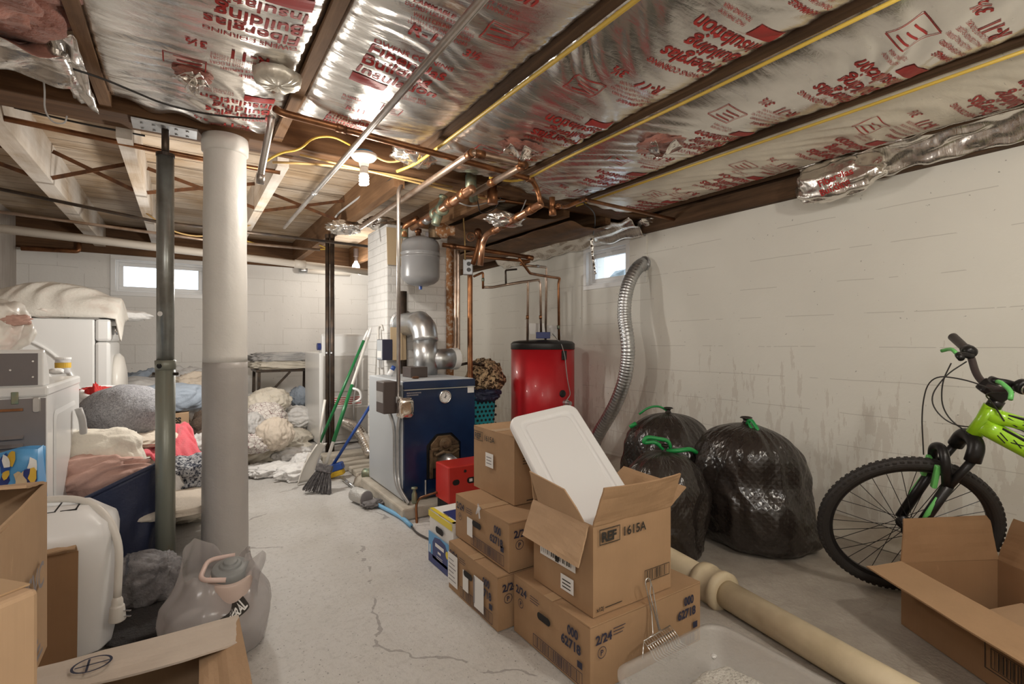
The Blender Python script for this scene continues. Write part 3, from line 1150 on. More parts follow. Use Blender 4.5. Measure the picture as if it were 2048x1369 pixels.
tag(g.build('foil_strip', M['foil_bright'], smooth=True, solid=.002), 'sagging foil strip over the small side window', 'insulation')
for k, (x0, x1, lab) in enumerate(((2.6, 3.1, 'brown paper insulation facing next to the sagging foil above the red tank'), (1.9, 2.5, 'brown paper insulation facing above the copper pipe cluster'))):
    g = G()
    g.grid(lambda u, v: Vector((x0 + u * (x1 - x0), 3.12 + v * 3.0, 2.10 - .03 * sin(pi * u) + .015 * noise.noise(Vector((u * 5, v * 9, k))))), 18, 60)
    tag(g.build('kraft_batt', M['kraft'], smooth=True, solid=.002), lab, 'insulation')
for k, (px, py, Y, r, lab) in enumerate((
        (690, 455, 4.3, (.13, .10, .05), 'crumpled foil scrap under the boards beside the brick chimney top'),
        (765, 448, 4.35, (.16, .10, .05), 'wadded foil stuffed around the brick chimney top'),
        (835, 310, 2.75, (.13, .09, .05), 'foil scrap hanging where the yellow cable leaves the joist'),
        (1010, 440, 3.0, (.12, .09, .04), 'foil scrap caught behind the pipe cluster'),
        (1300, 445, 2.95, (.12, .10, .04), 'foil scrap stuffed over the beam end at the wall'))):
    p = at(px, py, Y=Y)
    g = blob(p, r, seed=60 + k, amp=.4, fold=.4, sub=4)
    tag(g.build('foil_scrap', M['foil_bright'], smooth=True), lab, 'insulation')
# ---------------------------------------------------------------- posts
c = Vector((.175, 2.97, 0))
t = empty('support_column', c, 'thick round column painted cream above and grey below', 'column')
ZP = 1.12 - (724 - 684) / 1000 * 2.58


def colprof(z):
    return .107 - .010 * (z / 2.17) + .002 * noise.noise(Vector((z * 6, 3, 1)))


def coltube(z0, z1):
    g = G()
    n, m = 48, int((z1 - z0) / .03) + 1
    rings = []
    for j in range(m + 1):
        z = z0 + (z1 - z0) * j / m
        rings.append([c + Vector((cos(2 * pi * i / n), sin(2 * pi * i / n), 0)) * (colprof(z) + .002 * noise.noise(Vector((cos(2 * pi * i / n) * 2, sin(2 * pi * i / n) * 2, z * 3)))) + Vector((0, 0, z)) for i in range(n)])
    g.loft(rings)
    return g


coltube(0, ZP).build('lower_shaft', M['col_grey'], t, smooth=True)
coltube(ZP, 2.11).build('upper_shaft', M['col_white'], t, smooth=True)
g = G()
g.lathe([(.098, 2.085), (.106, 2.092), (.108, 2.13), (.104, 2.17)], c, n=40)
g.build('capital', M['col_white'], t, smooth=True)

c = Vector((-.079, 2.955, 0))
t = empty('jack_post', c, 'slim grey-green adjustable steel post with a screw and plate on top', 'post')
g = G()
g.lathe([(.041, 0), (.041, 1.03)], c, n=32)
g.build('outer_tube', M['jack'], t, smooth=True)
g = G()
g.lathe([(.0365, 1.0), (.0365, 2.03)], c, n=32)
g.build('inner_tube', M['jack_top'], t, smooth=True)
g = G()
g.lathe([(.043, .985), (.044, 1.03), (.038, 1.032)], c, n=32)
g.build('collar', M['jack'], t, smooth=True)
g = G()
g.lathe([(.016, 2.02), (.016, 2.155)], c, n=16)
g.build('screw', M['black_iron'], t, smooth=True)
g = G()
g.lathe([(.039, 2.02), (.039, 2.035)], c, n=24)
g.build('screw_nut', M['black_iron'], t)
g = G()
g.box(c.x - .13, c.x + .13, c.y - .06, c.y + .06, 2.152, 2.162)
for i in range(-2, 3):
    for j in (-1, 1):
        g.lathe([(.007, 2.146), (.007, 2.153)], (c.x + i * .045, c.y + j * .035, 0), n=8)
g.build('top_plate', M['galv'], t)
g = G()
g.tube([c + RGT * -.06 + Vector((0, 0, .965)), c + RGT * .06 + Vector((0, 0, .965))], .008, 10)
g.build('pin', M['black_iron'], t)
for z in (1.255, 1.005):
    g = G()
    q = c - FWD * (.0375 if z > 1.1 else .0425) + Vector((0, 0, z))
    g.lathe([(.012, -.001), (.012, .001)], q, axis=FWD, n=18)
    g.build('pin_hole', M['label_white'] if z > 1.1 else M['soot'], t)
g = G()
g.box(c.x - .09, c.x + .09, c.y - .09, c.y + .09, 0, .008)
g.build('base_plate', M['jack'], t)

# twin black steel posts
for k, (px, r, Yp) in enumerate(((655, .0195, 4.80), (664.5, .0195, 4.78))):
    p = at(px, 700, Y=Yp)
    t = empty('steel_post', (p.x, p.y, 0), ['black steel post beside the dryer, the one on the column side', 'black steel post beside the dryer, the one on the chimney side'][k], 'post', 'black twin posts')
    g = G()
    g.lathe([(r, .0), (r, 2.08)], (p.x, p.y, 0), n=20)
    g.build('tube', M['black_iron'], t, smooth=True)
    g = G()
    g.lathe([(r + .003, 2.08), (r + .003, 2.115)], (p.x, p.y, 0), n=20)
    g.build('cap', M['black_iron'], t)
    g = G()
    q = Vector((p.x, p.y, 1.02)) - FWD * r
    g.lathe([(.008, -.004), (.008, .004)], q, axis=FWD, n=10)
    g.build('bolt', M['galv'], t)

# ---------------------------------------------------------------- brick chimney
CH = (1.42, 1.99, 4.10, 4.62)
g = G()
n = 24
g.box(CH[0], CH[1], CH[2], CH[3], 0, 2.12)
tag(g.build('brick_chimney', M['brick'], bevel=.012), 'white painted brick chimney standing behind the blue boiler', 'chimney')

# ---------------------------------------------------------------- boiler
BX0, BX1, BY0, BY1, BZ = 1.185, 1.715, 3.10, 3.82, .865
g = G()
g.box(BX0 - .05, BX1 + .12, BY0 - .12, BY1 + .05, 0, .075)
tag(g.build('concrete_pad', M['concrete'], bevel=.012), 'low rough concrete pad under the blue boiler', 'pad')
t = empty('boiler', (1.45, 3.46, .075), 'boiler with a dark blue front panel, round gauge and pale grey sides', 'boiler')
g = G()
g.box(BX0, BX1, BY0 + .015, BY1, .085, BZ)
g.build('jacket', M['grey_jacket'], t, bevel=.008)
# front panel with an eight-sided opening
ox0, ox1, oz0, oz1 = 1.345, 1.60, .20, .50
ch = .07
hole = [(ox0, oz0), (ox1, oz0), (ox1, oz1 - ch), (ox1 - ch, oz1), (ox0 + ch, oz1), (ox0, oz1 - ch)]
outer = [(BX0 + .004, .088), (BX1 - .004, .088), (BX1 - .004, .5), (BX1 - .004, BZ - .06), (BX0 + .004, BZ - .06), (BX0 + .004, .5)]
g = G()
for y, rev in ((BY0 - .006, 0), (BY0 + .014, 1)):
    g.add([(x, y, z) for x, z in outer] + [(x, y, z) for x, z in hole], [(i, (i + 1) % 6, 6 + (i + 1) % 6, 6 + i) for i in range(6)])
g.add([(x, y, z) for y in (BY0 - .006, BY0 + .014) for x, z in hole], [(i, (i + 1) % 6, 6 + (i + 1) % 6, 6 + i) for i in range(6)])
g.add([(x, y, z) for y in (BY0 - .006, BY0 + .014) for x, z in outer], [(i, (i + 1) % 6, 6 + (i + 1) % 6, 6 + i) for i in range(6)])
g.build('front_panel', M['blue_boiler'], t)
g = G()
g.box(BX0 + .002, BX1 - .002, BY0 - .010, BY0 + .014, BZ - .055, BZ - .004)
g.build('top_band', M['blue_boiler'], t, bevel=.004)
g = G()
g.box(BX0 + .003, BX1 - .003, BY0 - .012, BY0 + .012, BZ - .061, BZ - .055)
g.build('chrome_strip', M['chrome'], t)
g = G()
g.box(ox0 - .01, ox1 + .01, BY0 + .0145, BY0 + .018, oz0 - .01, oz1 + .01)
g.build('combustion_recess', M['soot'], t)
g = G()
g.plate([(ox0 + .03, BY0 - .0, .27), (ox1 - .01, BY0 - .0, .27), (ox1 - .02, BY0 - .0, .43), (ox1 - .08, BY0 - .0, .485), (ox0 + .08, BY0 - .0, .485), (ox0 + .03, BY0 - .0, .43)], .02)
g.lathe([(.045, 0), (.045, .018), (.03, .02), (.026, .03), (.01, .03)], (1.475, BY0 - .008, .43), axis=(0, -1, 0), n=22)
g.build('burner_door', M['bronze'], t, bevel=.003)
g = G()
g.bar((1.37, BY0 - .02, .40), (1.58, BY0 - .02, .405), .012, .02)
g.bar((1.372, BY0 - .02, .40), (1.372, BY0 - .02, .21), .016, .02)
g.tube([(1.40, BY0 - .03, .36), (1.45, BY0 - .05, .385), (1.52, BY0 - .04, .365), (1.575, BY0 - .02, .385)], .012, 8)
for i in range(5):
    g.lathe([(.013, 0), (.013, .012)], (1.40 + .038 * i, BY0 - .02, .37 + .02 * (i % 2)), axis=(0, -1, 0), n=8)
g.build('burner_bracket', M['bronze'], t, bevel=.002)
# gauge
gc = Vector((1.478, BY0 - .006, .748))
g = G()
g.lathe([(.045, 0), (.045, .012), (.040, .016), (.036, .012)], gc, axis=(0, -1, 0), n=32, cap1=False)
gb = g.build('gauge', M['chrome'], t, smooth=True)
g = G()
g.lathe([(.037, .008), (.037, .010)], gc, axis=(0, -1, 0), n=32)
g.build('gauge_dial', M['label_white'], gb)
g = G()
yy = gc.y - .0108
for k in range(12):
    a = radians(-45 + k * 270 / 11 + 0)
    d = Vector((cos(a), 0, sin(a)))
    g.obox(Vector((gc.x, yy, gc.z)) + d * .030, d * .004, Vector((0, .0003, 0)), d.cross(Vector((0, 1, 0))) * .0009)
g.bar((gc.x, yy - .001, gc.z - .01), (gc.x + .004, yy - .001, gc.z + .024), .003, .001, up=(0, 1, 0))
g.bar((gc.x - .012, yy - .001, gc.z - .006), (gc.x + .012, yy - .001, gc.z + .008), .003, .001, up=(0, 1, 0))
g.build('gauge_needle', M['soot'], gb)
g = G()
g.box(BX1 - .062, BX1 - .012, BY0 - .0085, BY0 - .0065, .765, .812)
g.build('sticker', M['label_white'], t)
g = G()
for j, (w, z) in enumerate(((.092, .782), (.075, .768))):
    x = BX0 + .022
    random.seed(j)
    while x < BX0 + .022 + w:
        ww = random.uniform(.004, .010)
        g.box(x, x + ww, BY0 - .0085, BY0 - .0065, z, z + .008)
        x += ww + .003
g.build('name_print', M['ink_grey'], t)
g = G()
g.tube([(1.335, BY0 - .012, .10), (1.335, BY0 - .012, .19), (1.335, BY0 - .012, .205)], .006, 8)
g.build('sight_pin', M['chrome'], t)
g = G()
g.box(1.34, 1.47, 3.36, 3.52, BZ, BZ + .075)
g.build('draft_cover', M['brown_box_metal'], t, bevel=.004)
g = G()
blob((1.34, 3.27, BZ + .008), (.028, .016, .010), seed=5, sub=2, g=g)
g.build('rusty_plug', M['rust'], t)

# oil burner
t = empty('oil_burner', (1.475, 2.84, .075), 'small red oil burner box in front of the blue boiler', 'burner')
g = G()
g.box(1.335, 1.66, 2.74, 2.93, .135, .36)
g.build('housing', M['red_enamel'], t, bevel=.008)
g = G()
g.box(1.345, 1.65, 2.76, 2.92, .075, .136)
g.build('base_frame', M['soot'], t)
g = G()
g.tube([(1.475, 2.93, .30), (1.475, 3.12, .33)], .055, 20)
g.build('blast_tube', M['galv'], t, smooth=True)
for x, w, h, z in ((1.385, .023, .017, .262), (1.52, .060, .019, .262)):
    g = G()
    pr = []
    n = 10
    for k in range(2 * n):
        a = 2 * pi * k / (2 * n)
        cxk = (w - h) * (1 if cos(a) > 0 else -1)
        pr.append(Vector((x + cxk + h * cos(a), 0, z + h * sin(a))))
    g.loft([[p + Vector((0, 2.7395, 0)) for p in pr], [p + Vector((0, 2.737, 0)) for p in pr]])
    g.build('vent_slot', M['soot'], t)
g = G()
g.lathe([(.009, 0), (.009, .003)], (1.447, 2.7395, .323), axis=(0, -1, 0), n=12)
g.build('screw', M['soot'], t)
g = G()
g.box(1.475, 1.495, 2.732, 2.737, .255, .272)
g.build('badge', M['label_white'], t)

# oil line and valve at the boiler foot
g = G()
a = at(1025 / 1.0 * 0 + 833, 985, Y=3.02)
t = empty('oil_line', (a.x, a.y, 0), 'bent copper oil line with a brass valve at the foot of the boiler', 'pipe')
g.tube([at(875, 985, Y=2.9), at(838, 997, Y=2.98), at(832, 1010, Y=2.98), at(834, 1060, Y=2.9), at(826, 1068, Y=2.84)], .008, 10, fillet=.03)
g.build('pipe', M['copper'], t, smooth=True)
g = G()
v = at(829, 995, Y=2.98)
g.lathe([(.014, -.04), (.018, -.03), (.018, .02), (.012, .03), (.008, .05), (.02, .052), (.02, .062)], v, n=12)
g.build('valve', M['brass'], t, smooth=True)
g = G()
pts = [at(735, 1000, Z=.014), at(775, 1020, Z=.014), at(805, 1036, Z=.014), at(822, 1052, Z=.014)]
g.tube(pts, .013, 10, fillet=.1)
h = g.build('water_hose', M['hose_blue'], smooth=True)
tag(h, 'short light blue hose lying on the floor by the boiler', 'hose')
g = G()
pts = [at(820, 1050, Z=.008), at(832, 1066, Z=.008), at(860, 1080, Z=.006), at(885, 1092, Z=.005), at(905, 1094, Z=.005)]
g.tube(pts, .005, 8, fillet=.1)
tag(g.build('floor_wire', M['black_cable'], smooth=True), 'thin dark wire on the floor running to the printed carton', 'wire')

# smoke pipe
t = empty('smoke_pipe', (1.56, 3.62, BZ), 'shiny bent metal smoke pipe rising from the boiler into the chimney', 'pipe')
sx, sy, r = 1.565, 3.62, .092
g = G()
path = [Vector((sx, sy, BZ + .0)), Vector((sx, sy, 1.14))]
g.tube(path, r, 32)
g.build('riser', M['galv'], t, smooth=True, bevel=0)
g = G()
arc = []
for k in range(11):
    a = pi / 2 * k / 10
    arc.append(Vector((sx, sy + .14 - .14 * cos(a), 1.13 + .14 * sin(a))))
arc += [Vector((sx, CH[2] - .02, 1.27))]
g.tube(arc, r + .004, 32, rf=lambda i, L: r + .004 + (.004 if i in (0, 4, 5, 9) else 0))
g.build('elbow', M['galv'], t, smooth=True)
g = G()
g.lathe([(r + .012, -.006), (r + .03, 0), (r + .03, .012)], (sx, CH[2] - .018, 1.27), axis=(0, 1, 0), n=32)
g.build('wall_collar', M['galv'], t)
g = G()
g.tube([Vector((sx + .02, sy, .985)), Vector((sx + .23, sy + .02, .985))], .083, 28)
g.build('tee', M['galv'], t, smooth=True)
g = G()
g.lathe([(.088, 0), (.088, .05), (.080, .055), (.012, .058), (.012, .065)], (sx + .23, sy + .02, .985), axis=(1, .1, 0), n=28)
g.build('draft_regulator', M['white_enamel'], t)

# controls on the boiler flank
t = empty('aquastat', (BX0 - .05, 3.3, .66), 'dark brown control box on the flank of the boiler', 'control')
g = G()
g.box(BX0 - .13, BX0 - .035, 3.10, 3.25, .66, .865)
g.build('cover', M['brown_box_metal'], t, bevel=.006)
g = G()
g.box(BX0 - .035, BX0 + .002, 3.14, 3.22, .70, .8)
g.build('mount', M['galv'], t)
g = G()
g.box(BX0 - .1315, BX0 - .130, 3.11, 3.24, .73, .80)
g.build('label_plate', M['galv'], t)
g = blob((BX0 - .005, 3.055, .70), (.05, .035, .065), seed=3, amp=.08, fold=.10, p=.45, sub=4)
tag(g.build('junction_box', M['foil_bright'], smooth=True), 'foil-wrapped electrical box under the steel conduit at the boiler corner', 'box')
for k, (y0, dz) in enumerate(((3.16, .0), (3.10, -.02))):
    g = G()
    x = BX0 - .014
    pts = [(x - (.05 if k == 0 else .0), y0 + .02, .66 + dz), (x, y0 + .06, .56), (x, y0 + .06, .25), (x, y0 + .02, .16), (x + .03, y0 - .06, .085)]
    g.tube(pts, .011, 10, fillet=.08, step=.006, rf=lambda i, L: .011 + (.0018 if i % 2 else 0))
    tag(g.build('flexible_conduit', M['galv'], smooth=True), ['ribbed metal conduit down the boiler flank from the brown control box', 'ribbed metal conduit down the boiler corner from the foil-wrapped box'][k], 'conduit', 'conduits on the boiler flank')
# long vertical conduit
p0 = at(797, 790, Y=3.085)
t = empty('conduit', (p0.x, p0.y, .74), 'straight vertical steel conduit rising from the foil-wrapped box to the joists', 'conduit')
g = G()
p1 = at(800, 400, Y=3.085)
g.tube([Vector((p0.x, p0.y, .74)), Vector((p0.x, p0.y, 2.11)), Vector((p0.x + .06, p0.y + .05, 2.16)), Vector((p0.x + .12, p0.y + .1, 2.2))], .0125, 14, fillet=.05)
g.build('tube', M['emt'], t, smooth=True)
g = G()
g.lathe([(.018, .73), (.018, .77)], (p0.x, p0.y, 0), n=12)
g.build('connector', M['galv'], t)

# black iron pipe, hardboard pieces and small boxes on the chimney front
x = at(808, 650, Y=4.04).x
g = G()
g.lathe([(.028, .72), (.028, 1.55)], (x, 4.05, 0), n=20)
tag(g.build('iron_pipe', M['black_iron'], smooth=True), 'black iron pipe running down the chimney face behind the conduit', 'pipe')
a, b = at(776, 450, Y=4.05), at(800, 531, Y=4.05)
g = G()
g.plate([(a.x, 4.06, b.z), (b.x + .02, 4.06, b.z), (b.x + .02, 4.06, 2.08), (a.x - .01, 4.06, 2.08)], .006)
tag(g.build('hardboard_sheet', M['tan_board']), 'tan hardboard sheet hung high on the chimney beside the grey tank', 'board')
a, b = at(779, 655, Y=4.0), at(812, 720, Y=4.0)
for k in range(2):
    g = G()
    dx, dy = (.0, 0) if k == 0 else (.045, .03)
    g.plate([(a.x + dx, 3.98 + dy, b.z - .01 * k), (a.x + .105 + dx, 3.98 + dy, b.z), (a.x + .10 + dx, 3.98 + dy, a.z), (a.x + dx, 3.98 + dy, a.z)], .005)
    tag(g.build('hanging_card', M['tan_board'], bevel=.002), ['tan card hanging low on the chimney front beside the steel conduit', 'second tan card tucked behind the one on the chimney front'][k], 'card', 'tan cards')
a = at(773, 700, Y=3.98)
t = empty('relay_box', (a.x, 4.05, a.z - .08), 'blue and grey relay box on the corner of the chimney', 'box')
g = G()
g.box(a.x - .04, a.x + .045, 3.96, 4.10, a.z - .085, a.z + .085)
g.build('case', M['ink_blue'], t, bevel=.005)
g = G()
g.box(a.x - .0425, a.x - .0405, 3.965, 4.095, a.z - .08, a.z + .08)
g.build('cover', M['grey_jacket'], t)
g = G()
g.box(a.x - .0445, a.x - .0425, 3.98, 4.08, a.z - .065, a.z - .01)
g.build('label', M['label_white'], t)
p = at(783, 745, Y=3.72)
t = empty('pump_head', p, 'small blue and white tool head lying by the boiler top', 'tool')
g = G()
q = at(778, 752, Y=3.6)
g.tube([q, at(784, 741, Y=3.6)], .02, 12)
g.build('white_body', M['white_plastic'], t, smooth=True)
g = G()
g.tube([at(784, 741, Y=3.6), at(788, 733, Y=3.6)], .016, 12)
g.build('blue_head', M['blue_paint'], t, smooth=True)
# thin conduit and switch on the chimney flank
g = G()
xx = CH[0] - .012
pts = [(xx, 4.16, 1.22), (xx, 4.2, 1.27), (xx, 4.28, 1.25), (xx, 4.28, .98), (xx, 4.27, .95), (xx, 4.27, .60), (xx - .0, 4.25, .2)]
g.tube(pts, .009, 8, fillet=.04)
tag(g.build('surface_conduit', M['col_white'], smooth=True), 'thin white conduit running down the flank of the chimney', 'conduit')
g = G()
g.box(CH[0] - .035, CH[0] - .001, 4.16, 4.24, .90, 1.01)
tag(g.build('switch_box', M['white_plastic'], bevel=.004), 'small white switch box on the flank of the chimney', 'switch')

# ---------------------------------------------------------------- expansion tank
c = at(841, 520, Y=3.75)
t = empty('expansion_tank', (c.x, c.y, c.z - .19), 'grey round expansion tank hanging under copper pipes before the chimney', 'tank')
R = .152
g = G()
z0, z1 = at(841, 562, Y=3.75).z, at(841, 484, Y=3.75).z
zm = (z0 + z1) / 2
prof = [(.012, z0 - .045), (.06, z0 - .040), (.11, z0 - .022), (.14, z0 + .002), (R, z0 + .03), (R, zm + .02), (R + .004, zm + .022), (R + .004, zm + .03), (R, zm + .032), (R, zm + .055), (R + .004, zm + .057), (R + .004, zm + .065), (R, zm + .067), (R, z1 - .03), (.14, z1), (.11, z1 + .022), (.06, z1 + .038), (.02, z1 + .042)]
g.lathe(prof, (c.x, c.y, 0), n=48)
g.build('shell', M['tank_grey'], t, smooth=True)
g = G()
g.lathe([(.012, z0 - .07), (.014, z0 - .045)], (c.x, c.y, 0), n=12)
g.build('air_valve', M['blue_paint'], t)
g = G()
g.lathe([(.02, z1 + .03), (.02, z1 + .07), (.028, z1 + .072), (.028, z1 + .1), (.018, z1 + .102), (.018, 2.02)], (c.x - .02, c.y, 0), n=14)
g.build('stem', M['copper'], t, smooth=True)
g = G()
q = at(865, 470, Y=3.72)
g.obox(q, RGT * .055, FWD * .02, Vector((0, 0, .02)))
g.build('label_tag', M['ink_grey'], t, bevel=.004)

# ---------------------------------------------------------------- red water heater
c = Vector((2.90, 3.89, 0))
t = empty('water_heater', c, 'tall red round water heater with a black rim in the corner', 'tank')
R = .305
g = G()
g.lathe([(R, .03), (R, 1.055)], c, n=56)
g.build('jacket', M['red_tank'], t, smooth=True)
g = G()
g.lathe([(R + .004, 1.05), (R + .004, 1.105), (R - .02, 1.125), (R - .08, 1.135), (.02, 1.145)], c, n=56)
g.build('lid', M['black_plastic'], t, smooth=True, bevel=.004)
g = G()
g.lathe([(R - .02, 0), (R - .02, .035)], c, n=40)
g.build('base', M['black_plastic'], t)
q = at(1128, 711, X=2.9)
dirv = (Vector((at(1128, 711, d=4.6).x, at(1128, 711, d=4.6).y, 0)) - c)
dirv.normalize()


def onshell(px, py):
    # meet the sight line with the round jacket
    for k in range(400):
        d = 4.2 + k * .003
        p = at(px, py, d=d)
        if (Vector((p.x, p.y)) - Vector((c.x, c.y))).length < R + .002:
            return p
    return p


for px, py, w, h, nm, m in ((1128, 711, .028, .042, 'thermostat', 'black_plastic'), (1125, 788, .030, .035, 'access_plug', 'black_plastic')):
    p = onshell(px, py)
    nrm = Vector((p.x - c.x, p.y - c.y, 0)).normalized()
    sd = nrm.cross(UP)
    g = G()
    if nm == 'thermostat':
        g.obox(p, nrm * .008, sd * w, UP * h)
    else:
        g.lathe([(.034, -.004), (.034, .008), (.02, .012)], p, axis=nrm, n=24)
    g.build(nm, M[m], t, bevel=.002)
g = G()
pts = [at(1105, 668, Y=3.72), onshell(1122, 690), onshell(1128, 712), onshell(1133, 760), onshell(1139, 790), onshell(1130, 802)]
pts = [pts[0]] + [p + Vector((p.x - c.x, p.y - c.y, 0)).normalized() * .012 for p in pts[1:]]
g.tube(pts, .004, 6, fillet=.03)
g.build('sensor_wire', M['grey_cable'], t, smooth=True)
g = G()
p = onshell(1130, 806)
g.lathe([(.03, -.01), (.03, .03), (.02, .035), (.02, .07)], p, axis=Vector((p.x - c.x, p.y - c.y, 0)), n=14)
g.build('drain_fitting', M['galv'], t)
g = G()
p = at(1086, 669, Y=3.74)
g.obox(p + Vector((0, 0, -.01)), RGT * .065, FWD * .04, UP * .03)
g.build('control_box', M['navy_print'], t, bevel=.004)
for k, (px, py) in enumerate(((1074, 658), (1106, 662))):
    g = G()
    p = at(px, py, Y=3.9 + .03 * k)
    up2 = Vector((0, .25, .95))
    g.obox(p + Vector((0, 0, .0)), RGT * .075, up2 * .055, Vector((0, .95, -.25)) * .0012)
    g.build('paper_tag', M['label_white'], t)

# ---------------------------------------------------------------- pipes
def pipe(name, label, pts, r, m, fillet=.04, cat='pipe', group=None, joints=(), extra=None, jm=None, n=14):
    pts = [Vector(p) for p in pts]
    g = G()
    g.tube(pts, r, n, fillet=fillet)
    if not joints:
        return tag(g.build(name, M[m], smooth=True), label, cat, group)
    t = empty(name, pts[0], label, cat, group)
    g.build('tube', M[m], t, smooth=True)
    for p, q in joints:
        p = Vector(p)
        d = (Vector(q) - p)
        d.normalize()
        g = G()
        g.lathe([(r * 1.02, -r * 1.5), (r * 1.22, -r * 1.45), (r * 1.22, r * 1.45), (r * 1.02, r * 1.5)], p, axis=d, n=n)
        g.build('coupling', M[jm or m], t, smooth=True)
    return t


P = Vector
# along the beam
pipe('copper_pipe', 'long copper pipe running under the foil from the thin bent tube to the pipe cluster', [(.335, 2.43, 2.155), (.36, 2.41, 2.135), (1.56, 2.50, 2.13), (1.80, 2.52, 2.125), (1.87, 2.56, 2.08), (1.88, 2.54, 1.99)], .0165, 'copper', .04, joints=[((1.78, 2.52, 2.125), (1, 2.4, 2.13)), ((.62, 2.43, 2.134), (1, 2.46, 2.13))])
pipe('copper_pipe', 'pale copper pipe with two elbows dropping towards the chimney top', [(1.22, 4.15, 2.07), (1.22, 2.23, 2.08), (1.54, 2.22, 2.08), (1.525, 2.80, 2.06)], .0185, 'copper_pale', .03, joints=[((1.22, 2.255, 2.08), (1.22, 3, 2.08)), ((1.26, 2.23, 2.08), (2, 2.23, 2.08)), ((1.51, 2.222, 2.08), (2, 2.22, 2.08)), ((1.54, 2.25, 2.078), (1.52, 3, 2.06)), ((1.53, 2.55, 2.07), (1.52, 3, 2.06))], jm='copper')
tt = pipe('supply_pipe', 'thick copper pipe with green valves above the grey tank', [(1.43, 2.62, 2.03), (1.50, 3.72, 2.02)], .027, 'copper_bright', .04, joints=[((1.435, 2.74, 2.03), (1.45, 3, 2.03)), ((1.447, 2.95, 2.03), (1.45, 3, 2.03)), ((1.49, 3.5, 2.02), (1.5, 3.7, 2.02))], jm='copper', n=18)
g = G()
v = P((1.475, 3.18, 2.025))
g.lathe([(.03, -.09), (.042, -.085), (.042, -.05), (.03, -.045), (.03, .045), (.042, .05), (.042, .085), (.03, .09)], v, axis=(.06, 1, 0), n=16)
g.lathe([(.028, -.10), (.034, -.05), (.034, .03), (.024, .05), (.018, .10), (.03, .105), (.03, .12)], v, axis=(.3, 0, 1), n=16)
g.build('valve', M['brass'], tt, smooth=True, bevel=.002)
g = G()
g.lathe([(.034, -.04), (.034, .04)], (1.488, 3.40, 2.02), axis=(.06, 1, 0), n=16)
g.build('union', M['galv'], tt, smooth=True)
pipe('return_pipe', 'thick ringed copper pipe angling down beside the kraft paper facing', [(1.88, 2.54, 1.99), (1.95, 3.34, 1.95), (1.95, 3.40, 1.90), (1.94, 3.42, 1.72)], .024, 'copper_bright', .04, joints=[((1.89, 2.66, 1.985), (1.95, 3.3, 1.95)), ((1.91, 2.85, 1.975), (1.95, 3.3, 1.95)), ((1.925, 3.05, 1.965), (1.95, 3.3, 1.95)), ((1.94, 3.2, 1.957), (1.95, 3.3, 1.95))], jm='copper', n=18)
pipe('copper_pipe', 'copper pipe crossing to the top of the white wall', [(2.02, 2.56, 2.0), (2.15, 2.62, 2.03), (2.32, 2.63, 2.11), (3.33, 2.66, 2.11)], .0135, 'copper', .03, joints=[((2.34, 2.63, 2.11), (3, 2.63, 2.11)), ((2.05, 2.57, 2.01), (2.15, 2.62, 2.03))])
pipe('copper_pipe', 'dark copper pipe under the boards just past the beam', [at(-20, 231, Y=3.2), at(310, 300, Y=3.2), at(430, 323, Y=3.2), at(560, 345, Y=3.2)], .0135, 'copper', .02)
pipe('gas_pipe', 'thin dark pipe crossing below the whitened joists', [at(-12, 376, Y=4.2), at(310, 443, Y=4.2), at(508, 466, Y=4.2), at(735, 493, Y=4.22)], .011, 'black_iron', .02)
pipe('pale_pipe', 'pale thin pipe crossing the joists above the white waste pipe', [at(-8, 423, Y=5.0), at(410, 480, Y=5.0), at(640, 500, Y=5.0)], .012, 'copper_pale', .02)
pipe('waste_pipe', 'long white plastic waste pipe sloping across the rear ceiling', [at(-4, 457, Y=5.6), at(736, 545, Y=5.6)], .036, 'pvc', .02, joints=[(at(600, 529, Y=5.6), at(736, 545, Y=5.6))], n=20)
pipe('elbow_pipe', 'short brown pipe with an elbow on the rear wall near the boarded corner', [at(42, 497, Y=6.66), at(153, 503, Y=6.66), at(158, 500, Y=6.66), at(158, 485, Y=6.68)], .022, 'copper', .03, n=14)
pipe('chrome_pipe', 'short pale pipe with an elbow high on the rear wall behind the black posts', [at(600, 541, Y=6.68), at(700, 548, Y=6.68)], .032, 'pvc', .02, joints=[(at(606, 541, Y=6.68), at(700, 548, Y=6.68))], jm='galv', n=14)
pipe('ceiling_conduit', 'long straight steel conduit hanging beneath the foil and past the beam', [(.69, .1, 2.07), (.69, 4.5, 2.07)], .014, 'emt', .02, joints=[((.69, 3.35, 2.07), (.69, 4, 2.07))], jm='galv')
pipe('bent_tube', 'short silvery tube dropping at a slant beside the round column', [at(543, 225, Y=2.62), at(541, 250, Y=2.63), at(522, 345, Y=2.72), at(520, 368, Y=2.74)], .0165, 'emt', .03, joints=[(at(521, 358, Y=2.73), at(520, 368, Y=2.74))])
# risers by the chimney corner
for k, (px, Yp, r, m, z0, z1, nm, lab) in enumerate((
        (900, 4.06, .034, 'rust_pipe', .05, 1.98, 'rusty_pipe', 'flaking rusty pipe standing at the chimney corner'),
        (911, 3.98, .014, 'copper_pale', .90, 1.96, 'copper_riser', 'thin copper riser beside the flaking rusty pipe'),
        (917, 3.95, .014, 'copper_pale', .90, 1.93, 'copper_riser', 'thin copper riser on the side of the brown pipe'),
        (940, 3.85, .023, 'copper', .05, 1.76, 'brown_pipe', 'brown vertical pipe under a grey outlet box'))):
    p = at(px, 650, Y=Yp)
    g = G()
    g.tube([(p.x, p.y, z0), (p.x, p.y, z1)], r, 16, step=.03, rf=(lambda i, L: .034 + .006 * noise.noise(Vector((i * .7, 1, 2)))) if m == 'rust_pipe' else None)
    tag(g.build(nm, M[m], smooth=True), lab, 'pipe')
p = at(936, 535, Y=3.78)
t = empty('outlet_box', p, 'grey outlet box at the top of the brown pipe', 'box')
